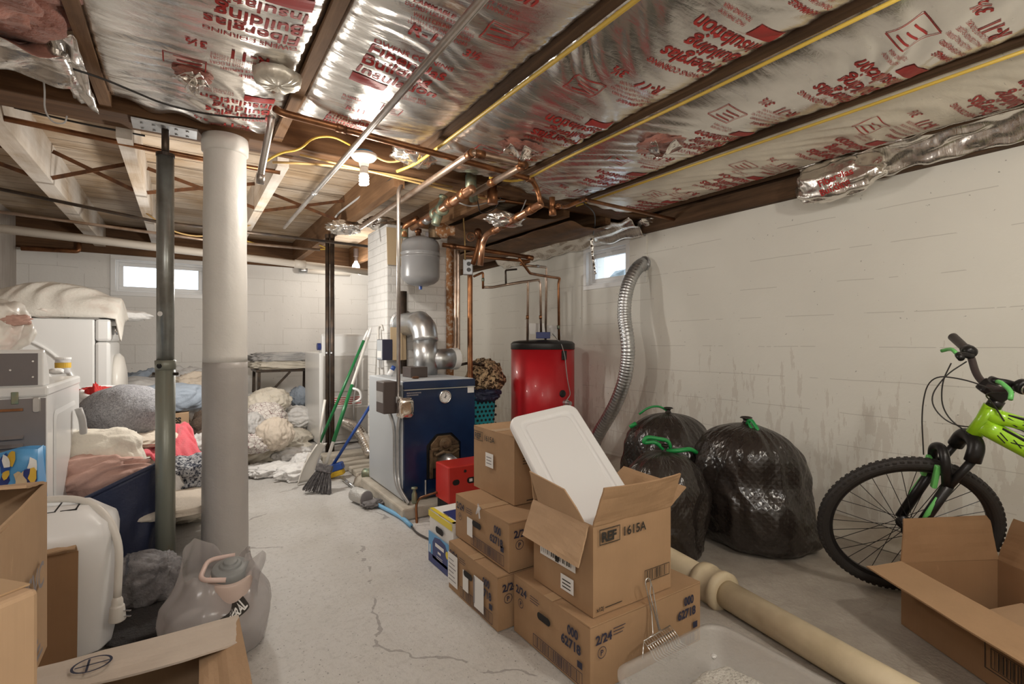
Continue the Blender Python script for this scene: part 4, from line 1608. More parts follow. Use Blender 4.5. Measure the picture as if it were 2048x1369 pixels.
g = G()
g.obox(p, RGT * .04, FWD * .03, UP * .065)
g.build('case', M['grey_jacket'], t, bevel=.005)
for dz in (-.025, .025):
    g = G()
    g.lathe([(.018, 0), (.018, .004)], p - FWD * .031 + UP * dz + RGT * .01, axis=-FWD, n=16)
    g.build('outlet', M['black_plastic'], t)
g = G()
pts = [at(930, 520, Y=3.76), at(930, 480, Y=3.7), at(926, 430, Y=3.6), at(935, 400, Y=3.5), at(960, 372, Y=3.3)]
g.tube(pts, .006, 8, fillet=.08)
tag(g.build('flexible_cable', M['tan_cable'], smooth=True), 'tan cable rising from the grey outlet box to the joists', 'cable')

# water heater feeds
HP = [((1055, 565), (1055, 668), 3.80), ((1081, 565), (1082, 655), 3.80), ((1092, 547), (1091, 648), 3.95), ((1117, 553), (1118, 668), 3.85)]
pipe('heater_pipe', 'copper feed that ends in an elbow at the edge of the heater lid', [at(966, 575, Y=3.80), at(985, 575, Y=3.8), at(1040, 565, Y=3.80), at(1056, 563, Y=3.80), at(1055, 683, Y=3.80)], .0115, 'copper_pale', .02, joints=[(at(1055, 635, Y=3.80), at(1055, 668, Y=3.80))], jm='copper')
pipe('heater_pipe', 'copper feed dropping to the blue control box on the heater lid', [at(1012, 570, Y=3.80), at(1050, 564, Y=3.8), at(1078, 560, Y=3.8), at(1081, 566, Y=3.80), at(1082, 672, Y=3.80)], .0115, 'copper_pale', .02, joints=[(at(1081, 635, Y=3.80), at(1082, 655, Y=3.80))], jm='copper')
pipe('heater_pipe', 'copper feed behind the others with a silver horizontal run', [at(1045, 531, Y=3.9), at(1093, 535, Y=3.95), at(1093, 545, Y=3.95), at(1091, 682, Y=3.95)], .012, 'copper_pale', .02, joints=[(at(1075, 533, Y=3.93), at(1093, 535, Y=3.95))], jm='galv')
pipe('heater_pipe', 'copper feed on the side of the small window with a crooked upper run', [at(1038, 517, Y=3.55), at(1060, 547, Y=3.65), at(1080, 551, Y=3.75), at(1120, 557, Y=3.85), at(1117, 566, Y=3.85), at(1118, 683, Y=3.85)], .0125, 'copper', .02, joints=[(at(1117, 655, Y=3.85), at(1118, 672, Y=3.85))], jm='brass')
pipe('branch_pipe', 'thin valve branch with a small tap above the heater feeds', [at(966, 578, Y=3.78), at(966, 545, Y=3.78), at(948, 553, Y=3.72)], .010, 'copper', .02, joints=[(at(966, 560, Y=3.78), at(966, 545, Y=3.78))], jm='brass')
pipe('branch_pipe', 'thin dark branch dropping from a short cross bar', [at(1012, 570, Y=3.82), at(1011, 541, Y=3.85), at(1033, 539, Y=3.9)], .009, 'black_iron', .02)
pipe('header_pipe', 'brown header pipe running out under the joists to the heater feeds', [at(885, 490, Y=3.75), at(960, 500, Y=3.7), at(1064, 516, Y=3.65)], .019, 'copper', .03, joints=[(at(905, 493, Y=3.74), at(960, 500, Y=3.7)), (at(1060, 516, Y=3.65), at(960, 500, Y=3.7))])
pipe('header_pipe', 'second brown header pipe below the first, ending by the heater feeds', [at(930, 512, Y=3.9), at(1060, 523, Y=3.85), at(1040, 530, Y=3.9)], .014, 'copper', .02)
pipe('tank_pipe', 'copper elbow joining the grey tank to the supply above', [at(809, 474, Y=3.7), at(809, 452, Y=3.68), at(835, 438, Y=3.55)], .024, 'copper', .04, joints=[(at(809, 466, Y=3.7), at(809, 452, Y=3.68))], jm='brass')
pipe('cluster_pipe', 'vertical copper stub hanging under the beam with a square fitting', [at(942, 345, Y=2.86), at(942, 380, Y=2.86), at(948, 400, Y=2.9)], .030, 'brass', .03, joints=[(at(942, 365, Y=2.86), at(942, 380, Y=2.86))])
pipe('cluster_pipe', 'second copper stub hanging under the beam with a wide fitting', [at(985, 370, Y=2.88), at(985, 402, Y=2.88)], .030, 'copper', .03, joints=[(at(985, 395, Y=2.88), at(985, 402, Y=2.88))])
pipe('cluster_pipe', 'copper tee at the bend beside the ringed pipe', [at(1105, 425, Y=2.6), at(1104, 395, Y=2.6)], .02, 'copper', .02, joints=[(at(1105, 422, Y=2.6), at(1104, 395, Y=2.6))])
pipe('cluster_pipe', 'dark pipe lying along the joists behind the ringed copper pipe', [at(960, 395, Y=3.15), at(1090, 412, Y=3.15), at(1200, 430, Y=3.15)], .018, 'copper', .02)
pipe('cluster_pipe', 'curved copper drop beside the round red valve wheel', [at(955, 460, Y=3.45), at(960, 480, Y=3.5), at(952, 510, Y=3.55), at(946, 528, Y=3.6)], .022, 'copper', .06, joints=[(at(957, 468, Y=3.47), at(960, 480, Y=3.5))])
p = at(942, 474, Y=3.42)
g = G()
ring = [p + RGT * (.032 * cos(2 * pi * k / 20)) + UP * (.032 * sin(2 * pi * k / 20)) for k in range(20)]
g.tube(ring, .006, 8, closed=True)
for a in (0, 2.1, 4.2):
    g.tube([p, p + RGT * .032 * cos(a) + UP * .032 * sin(a)], .004, 6)
g.tube([p, p + FWD * .06], .006, 8)
tag(g.build('valve_wheel', M['rust'], smooth=True), 'small rusty red valve wheel among the copper pipes', 'valve')
# circulator pump and flanges beside the tank
p = at(885, 462, Y=3.6)
t = empty('circulator_pump', p, 'brown rusty circulator pump behind the grey tank', 'pump')
g = G()
g.lathe([(.05, -.05), (.06, -.04), (.06, .03), (.04, .05), (.04, .09), (.035, .1)], p, axis=RGT, n=20)
g.build('motor', M['rust_pipe'], t, smooth=True)
g = G()
g.lathe([(.05, -.06), (.05, .06)], p + RGT * -.06, axis=(0, 0, 1), n=16)
g.build('flange', M['bronze'], t)

# wires in the cluster, cables along seams
random.seed(4)
CBL = [
    ('yellow cable stapled along the dark joist above the copper elbow', 'yellow_cable', [(1.145, .1, 2.165), (1.143, 1.2, 2.155), (1.14, 2.2, 2.165), (1.13, 2.75, 2.16), (1.05, 2.85, 2.13)], .0085),
    ('yellow cable along the dark joist beside the torn hole in the foil', 'yellow_cable', [(1.82, .1, 2.17), (1.818, 1.4, 2.162), (1.815, 2.2, 2.168), (1.76, 2.6, 2.12), (1.55, 2.62, 2.12)], .0075),
    ('yellow cable along the dark joist between the silver and cream foil', 'yellow_cable', [(2.525, .1, 2.17), (2.52, 1.0, 2.16), (2.515, 2.0, 2.168), (2.48, 2.9, 2.15)], .0075),
    ('tan cable looping from the blue lamp box along the beam', 'tan_cable', [at(735, 302, Y=2.88), at(770, 325, Y=2.86), at(805, 322, Y=2.84), at(850, 300, Y=2.8)], .0065),
    ('yellow cable hanging in a loop between round column and lamp', 'yellow_cable', [at(520, 330, Y=2.85), at(560, 305, Y=2.84), at(600, 300, Y=2.83), at(625, 275, Y=2.83), at(665, 272, Y=2.85), at(700, 290, Y=2.88)], .006),
    ('yellow cable sagging under the rear boards past the column', 'yellow_cable', [at(440, 470, Y=5.4) + Vector((0, 0, .05)), at(508, 490, Y=5.4), at(600, 497, Y=5.4), at(660, 500, Y=5.4), (1.16, 5.4, 2.12)], .007),
    ('tan cable along the lower edge of the beam', 'tan_cable', [at(545, 325, Y=3.0), at(640, 328, Y=3.0), at(800, 352, Y=3.0), at(905, 375, Y=3.0)], .0075),
    ('tan cable a little below the beam crossing to the pipe cluster', 'tan_cable', [at(600, 310, Y=2.88), at(720, 338, Y=2.88), at(860, 372, Y=2.88), at(980, 400, Y=2.9)], .0065),
    ('black cable draped over the foil towards the steel post', 'black_cable', [at(120, 130, Z=2.15), at(200, 155, Z=2.15), at(260, 180, Z=2.14), at(330, 210, Z=2.14), at(430, 232, Z=2.13), at(530, 238, Z=2.13)], .0045),
    ('dark cable along the joist beside the boarded wall', 'black_cable', [at(28, 215, Y=3.13), at(150, 245, Y=3.13), at(290, 272, Y=3.13)], .005),
    ('white cable hanging in a loop from the torn batt', 'grey_cable', [at(82, 130, Y=2.6), at(90, 180, Y=2.6), at(88, 220, Y=2.6), at(105, 246, Y=2.6), at(130, 248, Y=2.6), at(134, 232, Y=2.6)], .003),
    ('pale cable run down the whitened joist to the twin posts', 'grey_cable', [at(752, 370, Y=3.6), at(705, 405, Y=4.0), at(672, 430, Y=4.4), at(662, 455, Y=4.7), at(690, 462, Y=4.6)], .008),
    ('tan cable run down the joist beside the pale one', 'tan_cable', [at(770, 362, Y=3.5), at(722, 395, Y=3.9), at(690, 425, Y=4.3), at(675, 445, Y=4.6)], .007),
    ('black cable sweeping from the joist end to the chimney top', 'black_cable', [at(830, 318, Y=2.8), at(800, 345, Y=3.0), at(770, 368, Y=3.3), at(735, 380, Y=3.7)], .007),
    ('thin pale wire crossing the boards beside the white waste pipe', 'tan_cable', [(-.25, 4.8, 2.12), at(345, 465, Y=4.8), at(410, 476, Y=4.8), (.47, 4.8, 2.12)], .006),
    ('bundle wire curling over the pipe cluster', 'grey_cable', [at(905, 400, Y=3.2), at(940, 415, Y=3.1), at(975, 405, Y=3.0), at(1010, 402, Y=3.0)], .005),
    ('dark wire dangling among the copper stubs', 'black_cable', [at(955, 400, Y=3.0), at(960, 430, Y=3.1), at(990, 420, Y=3.1), at(1002, 395, Y=3.0)], .004),
    ('loose wire standing up from the ringed copper pipe', 'grey_cable', [at(1000, 455, Y=3.1), at(1040, 430, Y=3.0), at(1052, 400, Y=2.9)], .004),
    ('stiff wire crossing the ends of the joists by the wall', 'black_cable', [at(1160, 400, Y=2.6), at(1190, 425, Y=2.9), at(1190, 450, Y=3.1), at(1186, 470, Y=3.3)], .005),
]
for lab, m, pts, r in CBL:
    g = G()
    g.tube(pts, r, 8, fillet=.15)
    tag(g.build('cable', M[m], smooth=True), lab, 'cable')
g = G()
pp = [at(1186, 462, X=3.24), at(1184, 490, X=3.25), at(1187, 520, X=3.26), at(1191, 548, X=3.25)]
g.tube(pp, .016, 8, fillet=.05, step=.01, rf=lambda i, L: .022 - .012 * min(1, L / .4) + .004 * sin(i * 1.7))
tag(g.build('hanging_strip', M['foil_bright'], smooth=True), 'twisted foil strip dangling in front of the small side window', 'strip')

# dryer duct on the white wall
t = empty('vent_duct', at(1207, 850, X=3.15), 'shiny flexible metal duct curving down the white wall from the board', 'duct')
g = G()
ctrl = [at(1288, 528, X=3.37), at(1281, 530, X=3.27), at(1266, 546, X=3.17), at(1252, 580, X=3.09), at(1247, 630, X=3.06), at(1254, 670, X=3.05), at(1257, 705, X=3.05), at(1252, 750, X=3.05), at(1238, 795, X=3.05), at(1217, 835, X=3.05), at(1196, 868, X=3.05), at(1180, 910, X=3.05), at(1172, 960, X=3.05)]
for _ in range(3):
    r2 = [ctrl[0]]
    for a_, b_ in zip(ctrl, ctrl[1:]):
        r2 += [a_.lerp(b_, .25), a_.lerp(b_, .75)]
    ctrl = r2 + [ctrl[-1]]
g.tube(ctrl, .055, 24, step=.007, rf=lambda i, L: .053 + (.0045 if i % 3 else -.001))
g.build('duct_hose', M['galv'], t, smooth=True)
g = G()
g.lathe([(.056, -.01), (.066, -.005), (.066, .012)], at(1288, 528, X=3.338), axis=(1, 0, 0), n=28)
g.build('duct_collar', M['galv'], t)

# ---------------------------------------------------------------- lamps
p = at(716, 300, Y=3.02)
t = empty('ceiling_lamp', (p.x, p.y, p.z), 'white spiral bulb in a porcelain holder on a blue box under the beam', 'lamp')
bx, by = p.x, 2.80
ztop = at(716, 293, Y=by).z
g = G()
g.lathe([(.045, ztop - .035), (.052, ztop - .03), (.052, 2.185)], (bx - .03, by, 0), n=20)
g.build('ceiling_box', M['lamp_box'], t, smooth=True)
bx -= .03
zb = ztop - .04
g = G()
g.lathe([(.072, zb), (.072, zb - .012), (.058, zb - .028), (.03, zb - .036), (.026, zb - .06), (.022, zb - .07)], (bx, by, 0), n=32)
g.build('lamp_holder', M['porcelain'], t, smooth=True)
g = G()
g.lathe([(.018, zb - .068), (.024, zb - .075), (.024, zb - .105), (.02, zb - .11)], (bx, by, 0), n=20)
g.build('bulb_base', M['porcelain'], t, smooth=True)
g = G()
hx = []
for k in range(120):
    a = k / 119 * 2 * pi * 3.5
    hx.append((bx + .022 * cos(a), by + .022 * sin(a), zb - .112 - .055 * k / 119))
g.tube(hx, .0065, 8)
g.build('spiral_tube', glow('cfl_glow', (1.0, .93, .82), 1.8), t, smooth=True)
lamp('cfl_light', (bx, by, zb - .24), 17, (1.0, .92, .82), .05)

p = at(712, 534, Y=6.15)
t = empty('bare_bulb', p, 'bright round bulb glowing near the top of the rear wall', 'lamp')
g = G()
g.lathe([(.006, -.05), (.032, -.035), (.045, 0), (.036, .03), (.02, .05), (.018, .07)], p, n=24)
g.build('bulb', glow('bulb_glow', (1.0, .95, .86), 22.0), t, smooth=True)
g = G()
g.lathe([(.018, .065), (.022, .08), (.022, .12), (.03, .125), (.03, .22)], p, n=20)
g.build('lamp_holder', M['brown_box_metal'], t)
lamp('bulb_light', (p.x - .05, p.y - .35, p.z - .12), 15, (1.0, .94, .85), .06)
# ---------------------------------------------------------------- dryer platform, dryer with its back to the room
g = G()
g.box(.88, 2.05, 4.84, 6.1, 0, .115)
tag(g.build('dryer_platform', M['concrete_grey'], bevel=.01), 'low grey concrete platform under the rear dryer', 'platform')
for k, (x0, x1, y0, y1, z0, z1, lab) in enumerate((
        (1.02, 1.42, 4.62, 4.765, 0, .11, 'pale brick step below the dryer, next to the black posts'),
        (1.10, 1.42, 4.40, 4.61, 0, .075, 'pale brick course lying in the middle of the steps by the chimney'),
        (1.18, 1.41, 4.16, 4.385, 0, .05, 'pale flat brick at the foot of the chimney flank'))):
    g = G()
    g.box(x0, x1, y0, y1, z0, z1)
    tag(g.build('brick_step', M['concrete'], bevel=.012), lab, 'brick')
g = blob((1.27, 3.92, .03), (.14, .10, .06), seed=9, amp=.3, fold=.15, p=.6, floor=0, sub=4)
tag(g.build('stone', M['concrete'], smooth=True), 'dusty stone on the floor against the boiler pad', 'stone')
D0, D1, DY, DZ = 1.08, 1.75, 5.02, .125
t = empty('clothes_dryer', ((D0 + D1) / 2, DY + .34, DZ), 'white dryer on the concrete platform showing its metal back', 'dryer')
g = G()
g.box(D0, D1, DY + .004, DY + .69, DZ, DZ + .89)
g.build('cabinet', M['white_enamel'], t, bevel=.01)
g = G()
g.box(D0 + .03, D1 - .03, DY - .008, DY + .006, DZ + .03, DZ + .86)
g.build('back_panel', M['galv_panel'], t, bevel=.006)
for z0, z1, x0, x1 in ((.50, .84, .10, .34), (.50, .84, .40, .60), (.08, .36, .07, .60)):
    g = G()
    ringp = rrect(D0 + x0, D0 + x1, DZ + z0, DZ + z1, .03, 0, 4)
    inn = rrect(D0 + x0 + .015, D0 + x1 - .015, DZ + z0 + .015, DZ + z1 - .015, .02, 0, 4)
    g.loft([[Vector((p.x, DY - .008, p.y)) for p in ringp], [Vector((p.x, DY - .014, p.y)) for p in inn]], False, True)
    g.build('pressed_panel', M['galv_panel'], t, smooth=False)
g = G()
prof = [(DY + .03, DZ + .885), (DY + .03, DZ + 1.05), (DY + .05, DZ + 1.075), (DY + .10, DZ + 1.075), (DY + .17, DZ + .90), (DY + .17, DZ + .885)]
g.loft([[Vector((x, y, z)) for y, z in prof] for x in (D0 + .03, D1 - .01)])
g.build('control_console', M['white_enamel'], t, bevel=.012)
g = G()
g.lathe([(.035, 0), (.035, .03)], (D0 + .028, DY + .09, DZ + .95), axis=(-1, 0, 0), n=20)
g.build('console_cap', M['navy_print'], t)
g = G()
g.box(D0 + .10, D0 + .40, DY - .0105, DY - .0085, DZ + .37, DZ + .46)
wl = g.build('warning_label', M['label_white'], t)
g = G()
for j in range(4):
    g.box(D0 + .105, D0 + .395, DY - .0120, DY - .0105, DZ + .383 + .02 * j, DZ + .392 + .02 * j)
g.build('red_print', M['red_ink'], wl)
g = G()
for k in range(40):
    pass
g.tube([(1.42, DY - .01, DZ + .84), (1.43, DY - .03, DZ + .6), (1.39, DY - .04, DZ + .42), (1.40, DY - .03, DZ + .2)], .008, 8, fillet=.1)
g.build('power_cord', M['grey_cable'], t, smooth=True)
g = G()
g.tube([(1.30, DY - .01, .33), (1.32, DY - .12, .33), (1.36, 4.72, .30), (1.385, 4.55, .20), (1.385, 4.42, .12)], .048, 18, fillet=.1, step=.008, rf=lambda i, L: .05 + .004 * (i % 3 - 1))
tag(g.build('dryer_hose', M['foil_bright'], smooth=True), 'crinkled foil vent hose sagging from the back of the rear dryer', 'hose')
g = G()
p = at(735, 948, Z=.09)
g.lathe([(.03, -.04), (.042, -.03), (.042, .03), (.03, .04)], p, axis=RGT, n=18)
g.tube([p + RGT * .03, p + RGT * .06 + UP * .02, p + RGT * .06 + UP * .10], .022, 12, fillet=.03)
tag(g.build('pipe_cap', M['brass'], smooth=True), 'green-capped pipe end on the bricks by the chimney foot', 'pipe')
g = G()
p = at(722, 993, Z=.05)
ax = (RGT * .75 - FWD * .66).normalized()
g.lathe([(.05, -.08), (.052, .07)], p, axis=ax, n=24)
t = empty('metal_canister', (p.x, p.y, 0), 'small woven metal cylinder lying on the floor by the boiler pad', 'canister')
g.build('sleeve', M['cyl_metal'], t, smooth=True, bevel=.002)
g = G()
g.lathe([(.047, .070), (.047, .074)], p, axis=ax, n=24)
g.build('end_cap', M['ink_grey'], t)
g = blob(at(748, 1008, Z=.02), (.07, .05, .022), seed=13, amp=.5, fold=.3, floor=0.001, sub=4)
tag(g.build('lint_clump', M['rug_pad'], smooth=True), 'clump of grey lint on the floor before the metal cylinder', 'lint')

# ---------------------------------------------------------------- brooms and brushes
def rod(g, a, b, r, n=12):
    g.tube([a, b], r, n)


def broom(name, label, top, foot, m, r, white_top=True):
    t = empty(name, (foot.x, foot.y, 0), label, 'broom')
    d = (top - foot).normalized()
    g = G()
    rod(g, foot + d * .22, top - d * .09, r)
    g.build('handle', m, t, smooth=True)
    if white_top:
        g = G()
        g.tube([top - d * .10, top - d * .02, top], r * .95, 12, rf=lambda i, L: (r * 1.1, r * .9, r * .4)[i])
        g.build('hanging_tip', M['white_plastic'], t, smooth=True)
    return t, d


def brush_head(t, foot, d, w0, w1, h, m, side, seed, depth=.03):
    """fan of bristles narrowing up to the handle"""
    random.seed(seed)
    g = G()
    n = 140
    for k in range(n):
        u = random.uniform(-1, 1)
        v = random.uniform(-1, 1)
        a = foot + side * (u * w0 / 2) + d * random.uniform(0, .02) + side.cross(d) * (v * depth)
        b = foot + side * (u * w1 / 2) + d * h + side.cross(d) * (v * depth * .5)
        a.z = max(a.z, .002)
        mid = a.lerp(b, .5) + side * random.uniform(-.006, .006)
        g.tube([a, mid, b], .0028, 4)
    g.build('bristles', m, t)
    g = G()
    g.obox(foot + d * (h + .015), side * (w1 / 2 + .008), side.cross(d) * (depth * .8), d * .03)
    return g


# black-bristled broom
foot = at(632, 988, Z=.005)
top = at(743, 655, Y=4.22)
t, d = broom('corn_broom', 'broom with dark bristles whose pale and green handle leans on the chimney', top, foot, M['col_white'], .0125)
side = (RGT * .92 + FWD * .25 + UP * .28)
side = (side - d * side.dot(d)).normalized()
brush_head(t, foot, d, .22, .10, .17, M['bristle'], side, 1).build('brush_cap', M['bristle'], t, bevel=.006)
g = G()
rod(g, foot.lerp(top, .28), foot.lerp(top, .62), .0150)
g.build('green_grip', M['green_paint'], t, smooth=True)
g = G()
q = foot.lerp(top, .60)
g.tube([q, q + RGT * .07 + UP * -.02, q + RGT * .085 - UP * .09, q + RGT * .01 - UP * .12], .010, 8, fillet=.03)
g.build('hook', M['white_plastic'], t, smooth=True)

# green broom with white head and dustpan
foot = at(610, 955, Z=.01)
top = at(737, 660, Y=4.30)
t, d = broom('green_broom', 'green-handled broom with a white head and dusty bristles, outermost of the leaning brooms', top, foot, M['green_paint'], .0125)
side = (RGT * .8 + FWD * -.3 + UP * .35)
side = (side - d * side.dot(d)).normalized()
brush_head(t, foot, d, .16, .10, .15, M['bristle_tan'], side, 2).build('head', M['offwhite_plastic'], t, bevel=.01)
g = G()
rod(g, foot + d * .17, foot + d * .30, .017)
g.build('socket', M['offwhite_plastic'], t, smooth=True)
# long white dustpan edge
a, b = at(588, 970, Z=.01), at(628, 890, Y=4.15)
t = empty('dustpan', (a.x, a.y, 0), 'tall white upright dustpan leaning beside the green broom', 'dustpan')
sd = (RGT * .55 + FWD * .8).normalized()
g = G()


def panpt(u, v):
    q = a.lerp(b, v)
    w = .13 * (1 - .35 * v)
    return q + sd * (u * w) + RGT * (-.02 * sin(pi * v)) + (RGT * .03 * (abs(u - .5) * 2) ** 3)


g.grid(panpt, 12, 14)
g.build('pan', M['offwhite_plastic'], t, smooth=True, solid=.006)
g = G()
rod(g, b + sd * .04, at(650, 800, Y=4.2), .010)
g.build('handle', M['offwhite_plastic'], t, smooth=True)

# blue sponge mop
foot = at(663, 945, Z=.05)
top = at(756, 788, Y=4.18)
t = empty('sponge_mop', (foot.x, foot.y, 0), 'blue-handled sponge mop with a yellow sponge leaning by the boiler', 'mop')
g = G()
rod(g, foot + UP * .04, top, .0125)
g.build('handle', M['blue_paint'], t, smooth=True)
hd = (RGT * .93 + UP * .30).normalized()
g = G()
g.obox(foot + UP * .03, hd * .10, FWD * .035, hd.cross(FWD) * .03)
g.build('head', M['blue_paint'], t, bevel=.012)
g = G()
g.obox(foot + RGT * .035 - UP * .012, hd * .07, FWD * .032, hd.cross(FWD) * .022)
g.build('sponge', M['sponge'], t, bevel=.008)
g = G()
rod(g, at(682, 955, Z=.03), at(708, 975, Z=.02), .012)
tag(g.build('metal_tube', M['galv'], smooth=True), 'short grey metal tube lying on the bricks beside the mop head', 'tube')

# ---------------------------------------------------------------- machines along the boarded wall
# washer with its steel back to the room
X0, X1, Y0, Y1, ZT = -1.18, -.485, 2.83, 3.60, .935
t = empty('washing_machine', ((X0 + X1) / 2, (Y0 + Y1) / 2, 0), 'white washing machine showing its brown-grey steel back and rear console', 'washer')
g = G()
g.box(X0, X1, Y0 + .006, Y1, .02, ZT - .035)
g.build('cabinet', M['white_enamel'], t, bevel=.008)
g = G()
g.box(X0 - .004, X1 + .004, Y0 - .004, Y1 + .004, ZT - .045, ZT)
g.build('top_lid', M['white_enamel'], t, bevel=.01)
g = G()
g.box(X0 + .006, X1 - .004, Y0 - .004, Y0 + .008, .05, ZT - .05)
bp = g.build('back_panel', M['machine_grey'], t)
g = G()
for j in range(2):
    z = .735 - j * .035
    g.plate([(X0 + .2, Y0 - .004, z), (X1 - .07, Y0 - .004, z), (X1 - .07, Y0 - .020, z - .012), (X0 + .2, Y0 - .020, z - .012)], .003)
g.build('louver', M['machine_grey'], bp)
g = G()
g.box(X1 - .108, X1 - .086, Y0 - .009, Y0 - .003, ZT - .07, ZT - .02)
g.build('hinge', M['brass'], bp, bevel=.002)
g = G()
g.box(X1 - .30, X1 - .072, Y0 - .012, Y0 - .004, ZT - .098, ZT - .088)
g.build('copper_strip', M['copper'], bp)
g = G()
g.loft([[Vector((p.x, Y0 - yy, p.y)) for p in rrect(X1 - .046 + i, X1 - .018 - i, ZT - .11 + i, ZT - .045 - i, .008, 0, 3)] for yy, i in ((.003, 0), (.010, .004))])
g.build('cord_plate', M['galv_panel'], bp)
g = G()
prof = [(Y0 + .0, ZT), (Y0 + .0, ZT + .145), (Y0 + .02, ZT + .155), (Y0 + .055, ZT + .13), (Y0 + .10, ZT + .06), (Y0 + .115, ZT)]
g.loft([[Vector((x, y, z)) for y, z in prof] for x in (X0 + .02, X1 - .01)])
cs = g.build('control_console', M['white_enamel'], t, bevel=.006)
g = G()
g.box(X0 + .03, X1 - .028, Y0 - .004, Y0 + .004, ZT + .006, ZT + .138)
g.build('console_back', M['machine_dark'], cs)
g = G()
for px, pz in ((X1 - .042, .04), (X1 - .042, .105), (X1 - .11, .07)):
    g.lathe([(.006, 0), (.004, .004)], (px, Y0 - .004, ZT + pz), axis=(0, -1, 0), n=8)
g.build('screw', M['chrome'], cs)
g = G()
g.loft([[Vector((X1 + yy, p.x, p.y)) for p in rrect(Y0 + .12 + i, Y1 - .12 - i, .25 + i, ZT - .12 - i, .04, 0, 4)] for yy, i in ((0.001, 0), (.007, .02))])
g.build('side_pressing', M['white_enamel'], t)
g = G()
pts = [(X1 + .03, 3.35, .78), (X1 + .05, 3.36, .70), (X1 + .04, 3.4, .45), (X1 + .03, 3.42, .1), (X1 + .03, 3.40, .02)]
g.tube(pts, .016, 12, fillet=.1)
tag(g.build('drain_hose', M['grey_cable'], smooth=True), 'grey drain hose hanging down beside the washing machine', 'hose')
g = G()
pts = [at(82, 890, Y=2.80), at(78, 930, Y=2.80)]

# jar, books and clothes sack on the washer
p = at(126, 748, Z=ZT)
t = empty('plastic_jar', (p.x, p.y, ZT), 'small clear jar with an orange band on the washing machine', 'jar')
g = G()
g.lathe([(.030, ZT), (.034, ZT + .01), (.036, ZT + .085)], (p.x, p.y, 0), n=24)
g.build('jar_body', M['wrap'], t, smooth=True)
g = G()
g.lathe([(.0365, ZT + .035), (.037, ZT + .065)], (p.x, p.y, 0), n=24, cap0=False, cap1=False)
g.build('jar_label', M['gold_print'], t)
g = G()
g.lathe([(.038, ZT + .084), (.038, ZT + .095), (.03, ZT + .097)], (p.x, p.y, 0), n=24)
g.build('jar_lid', M['white_plastic'], t)
g = blob((p.x - .02, p.y - .06, ZT + .018), (.035, .03, .018), seed=4, floor=ZT, sub=3)
tag(g.build('crumpled_rag', M['white_cloth'], smooth=True), 'small white rag beside the jar on the washing machine', 'rag')
for k in range(5):
    g = G()
    w = Vector((.17, 0, .0))
    rot = -.25 + .12 * ((k * 7) % 4) / 3
    cc = Vector((-.93, 3.09, ZT + .12 + .029 * k))
    ax, ay = Vector((cos(rot), sin(rot), -.05)), Vector((-sin(rot), cos(rot), 0))
    if k == 0:
        cc.z = ZT + .0645
    g.obox(cc, ax * (.155 - .008 * k), ay * .11, UP * (.0135 if k else .058))
    lab = ['pale carton under the books on the washing machine', 'lowest worn book of the stack on the washing machine', 'second book from the bottom of the stack on the washer', 'book just below the topmost one on the washer', 'topmost book of the washer stack with a pink end'][k]
    o = g.build('book' if k else 'small_carton', M[('card_pale', 'card_light', 'beige_cloth', 'card', 'card_pale')[k]], bevel=.002)
    tag(o, lab, 'book' if k else 'carton', 'books on the washing machine' if k else None)
    if k == 4:
        g = G()
        g.obox(cc + ax * .121, ax * .027, ay * .1105, UP * .0140)
        ORG_ = ORG[o.name]
        g.build('pink_end', M['pink_cloth'], o)
p = at(15, 655, Y=3.05)
g = blob((p.x - .05, p.y, 1.185), (.125, .15, .125), seed=17, amp=.2, fold=.14, ffreq=2.4, floor=ZT + .15, sub=5)
t = empty('clothes_sack', (p.x, p.y, 1.09), 'puffy cream plastic sack of clothes piled on the washing machine', 'sack')
g.build('sack_body', M['ivory_bag'], t, smooth=True)
g = blob((p.x + .04, p.y - .08, 1.215), (.05, .04, .022), seed=8, amp=.3, fold=.3, sub=4)
g.build('pink_cloth', M['pink_cloth'], t, smooth=True)

# front-loading dryer further back
X0, X1, Y0, Y1, Z0, ZT = -1.20, -.46, 4.80, 5.46, .28, 1.29
g = G()
g.box(X0, X1 - .02, Y0 + .01, Y1 - .01, 0, .28)
tag(g.build('machine_pedestal', M['white_enamel'], bevel=.01), 'white pedestal under the tall front-loading machine', 'pedestal')
t = empty('clothes_dryer', ((X0 + X1) / 2, (Y0 + Y1) / 2, Z0), 'tall white front-loading machine with curved ribs pressed in its side', 'dryer')
g = G()
g.box(X0, X1 - .10, Y0, Y1, Z0, ZT)
g.build('cabinet', M['white_enamel'], t, bevel=.012)
g = G()
g.box(X1 - .098, X1 - .01, Y0 - .004, Y1 + .004, Z0, ZT - .17)
g.build('front_panel', M['white_enamel'], t, bevel=.02)
g = G()
g.box(X1 - .098, X1 - .005, Y0 - .004, Y1 + .004, ZT - .165, ZT + .002)
g.build('control_panel', M['white_enamel'], t, bevel=.02)
g = G()
g.lathe([(.24, 0), (.25, .03), (.22, .055), (.12, .075)], (X1 - .012, (Y0 + Y1) / 2, .78), axis=(1, 0, 0), n=40)
g.build('door', M['offwhite_plastic'], t, smooth=True)
g = G()
g.lathe([(.035, 0), (.035, .03), (.028, .035)], (X1 - .006, Y0 + .12, ZT - .08), axis=(1, 0, 0), n=20)
g.build('knob', M['chrome'], t, smooth=True)
for rr, w in ((.36, .012), (.46, .012), (.24, .012)):
    g = G()
    cc = Vector((X0 + .12, Y0, .55))
    pts = [cc + Vector((rr * cos(a), 0, rr * 1.35 * sin(a))) for a in [pi / 2 * k / 20 for k in range(20)]]
    pts = [q for q in pts if q.x < X1 - .12 and q.z < ZT - .05]
    g.tube([q - Vector((0, .002, 0)) for q in pts], w, 8)
    g.build('pressed_rib', M['white_enamel'], t, smooth=True)

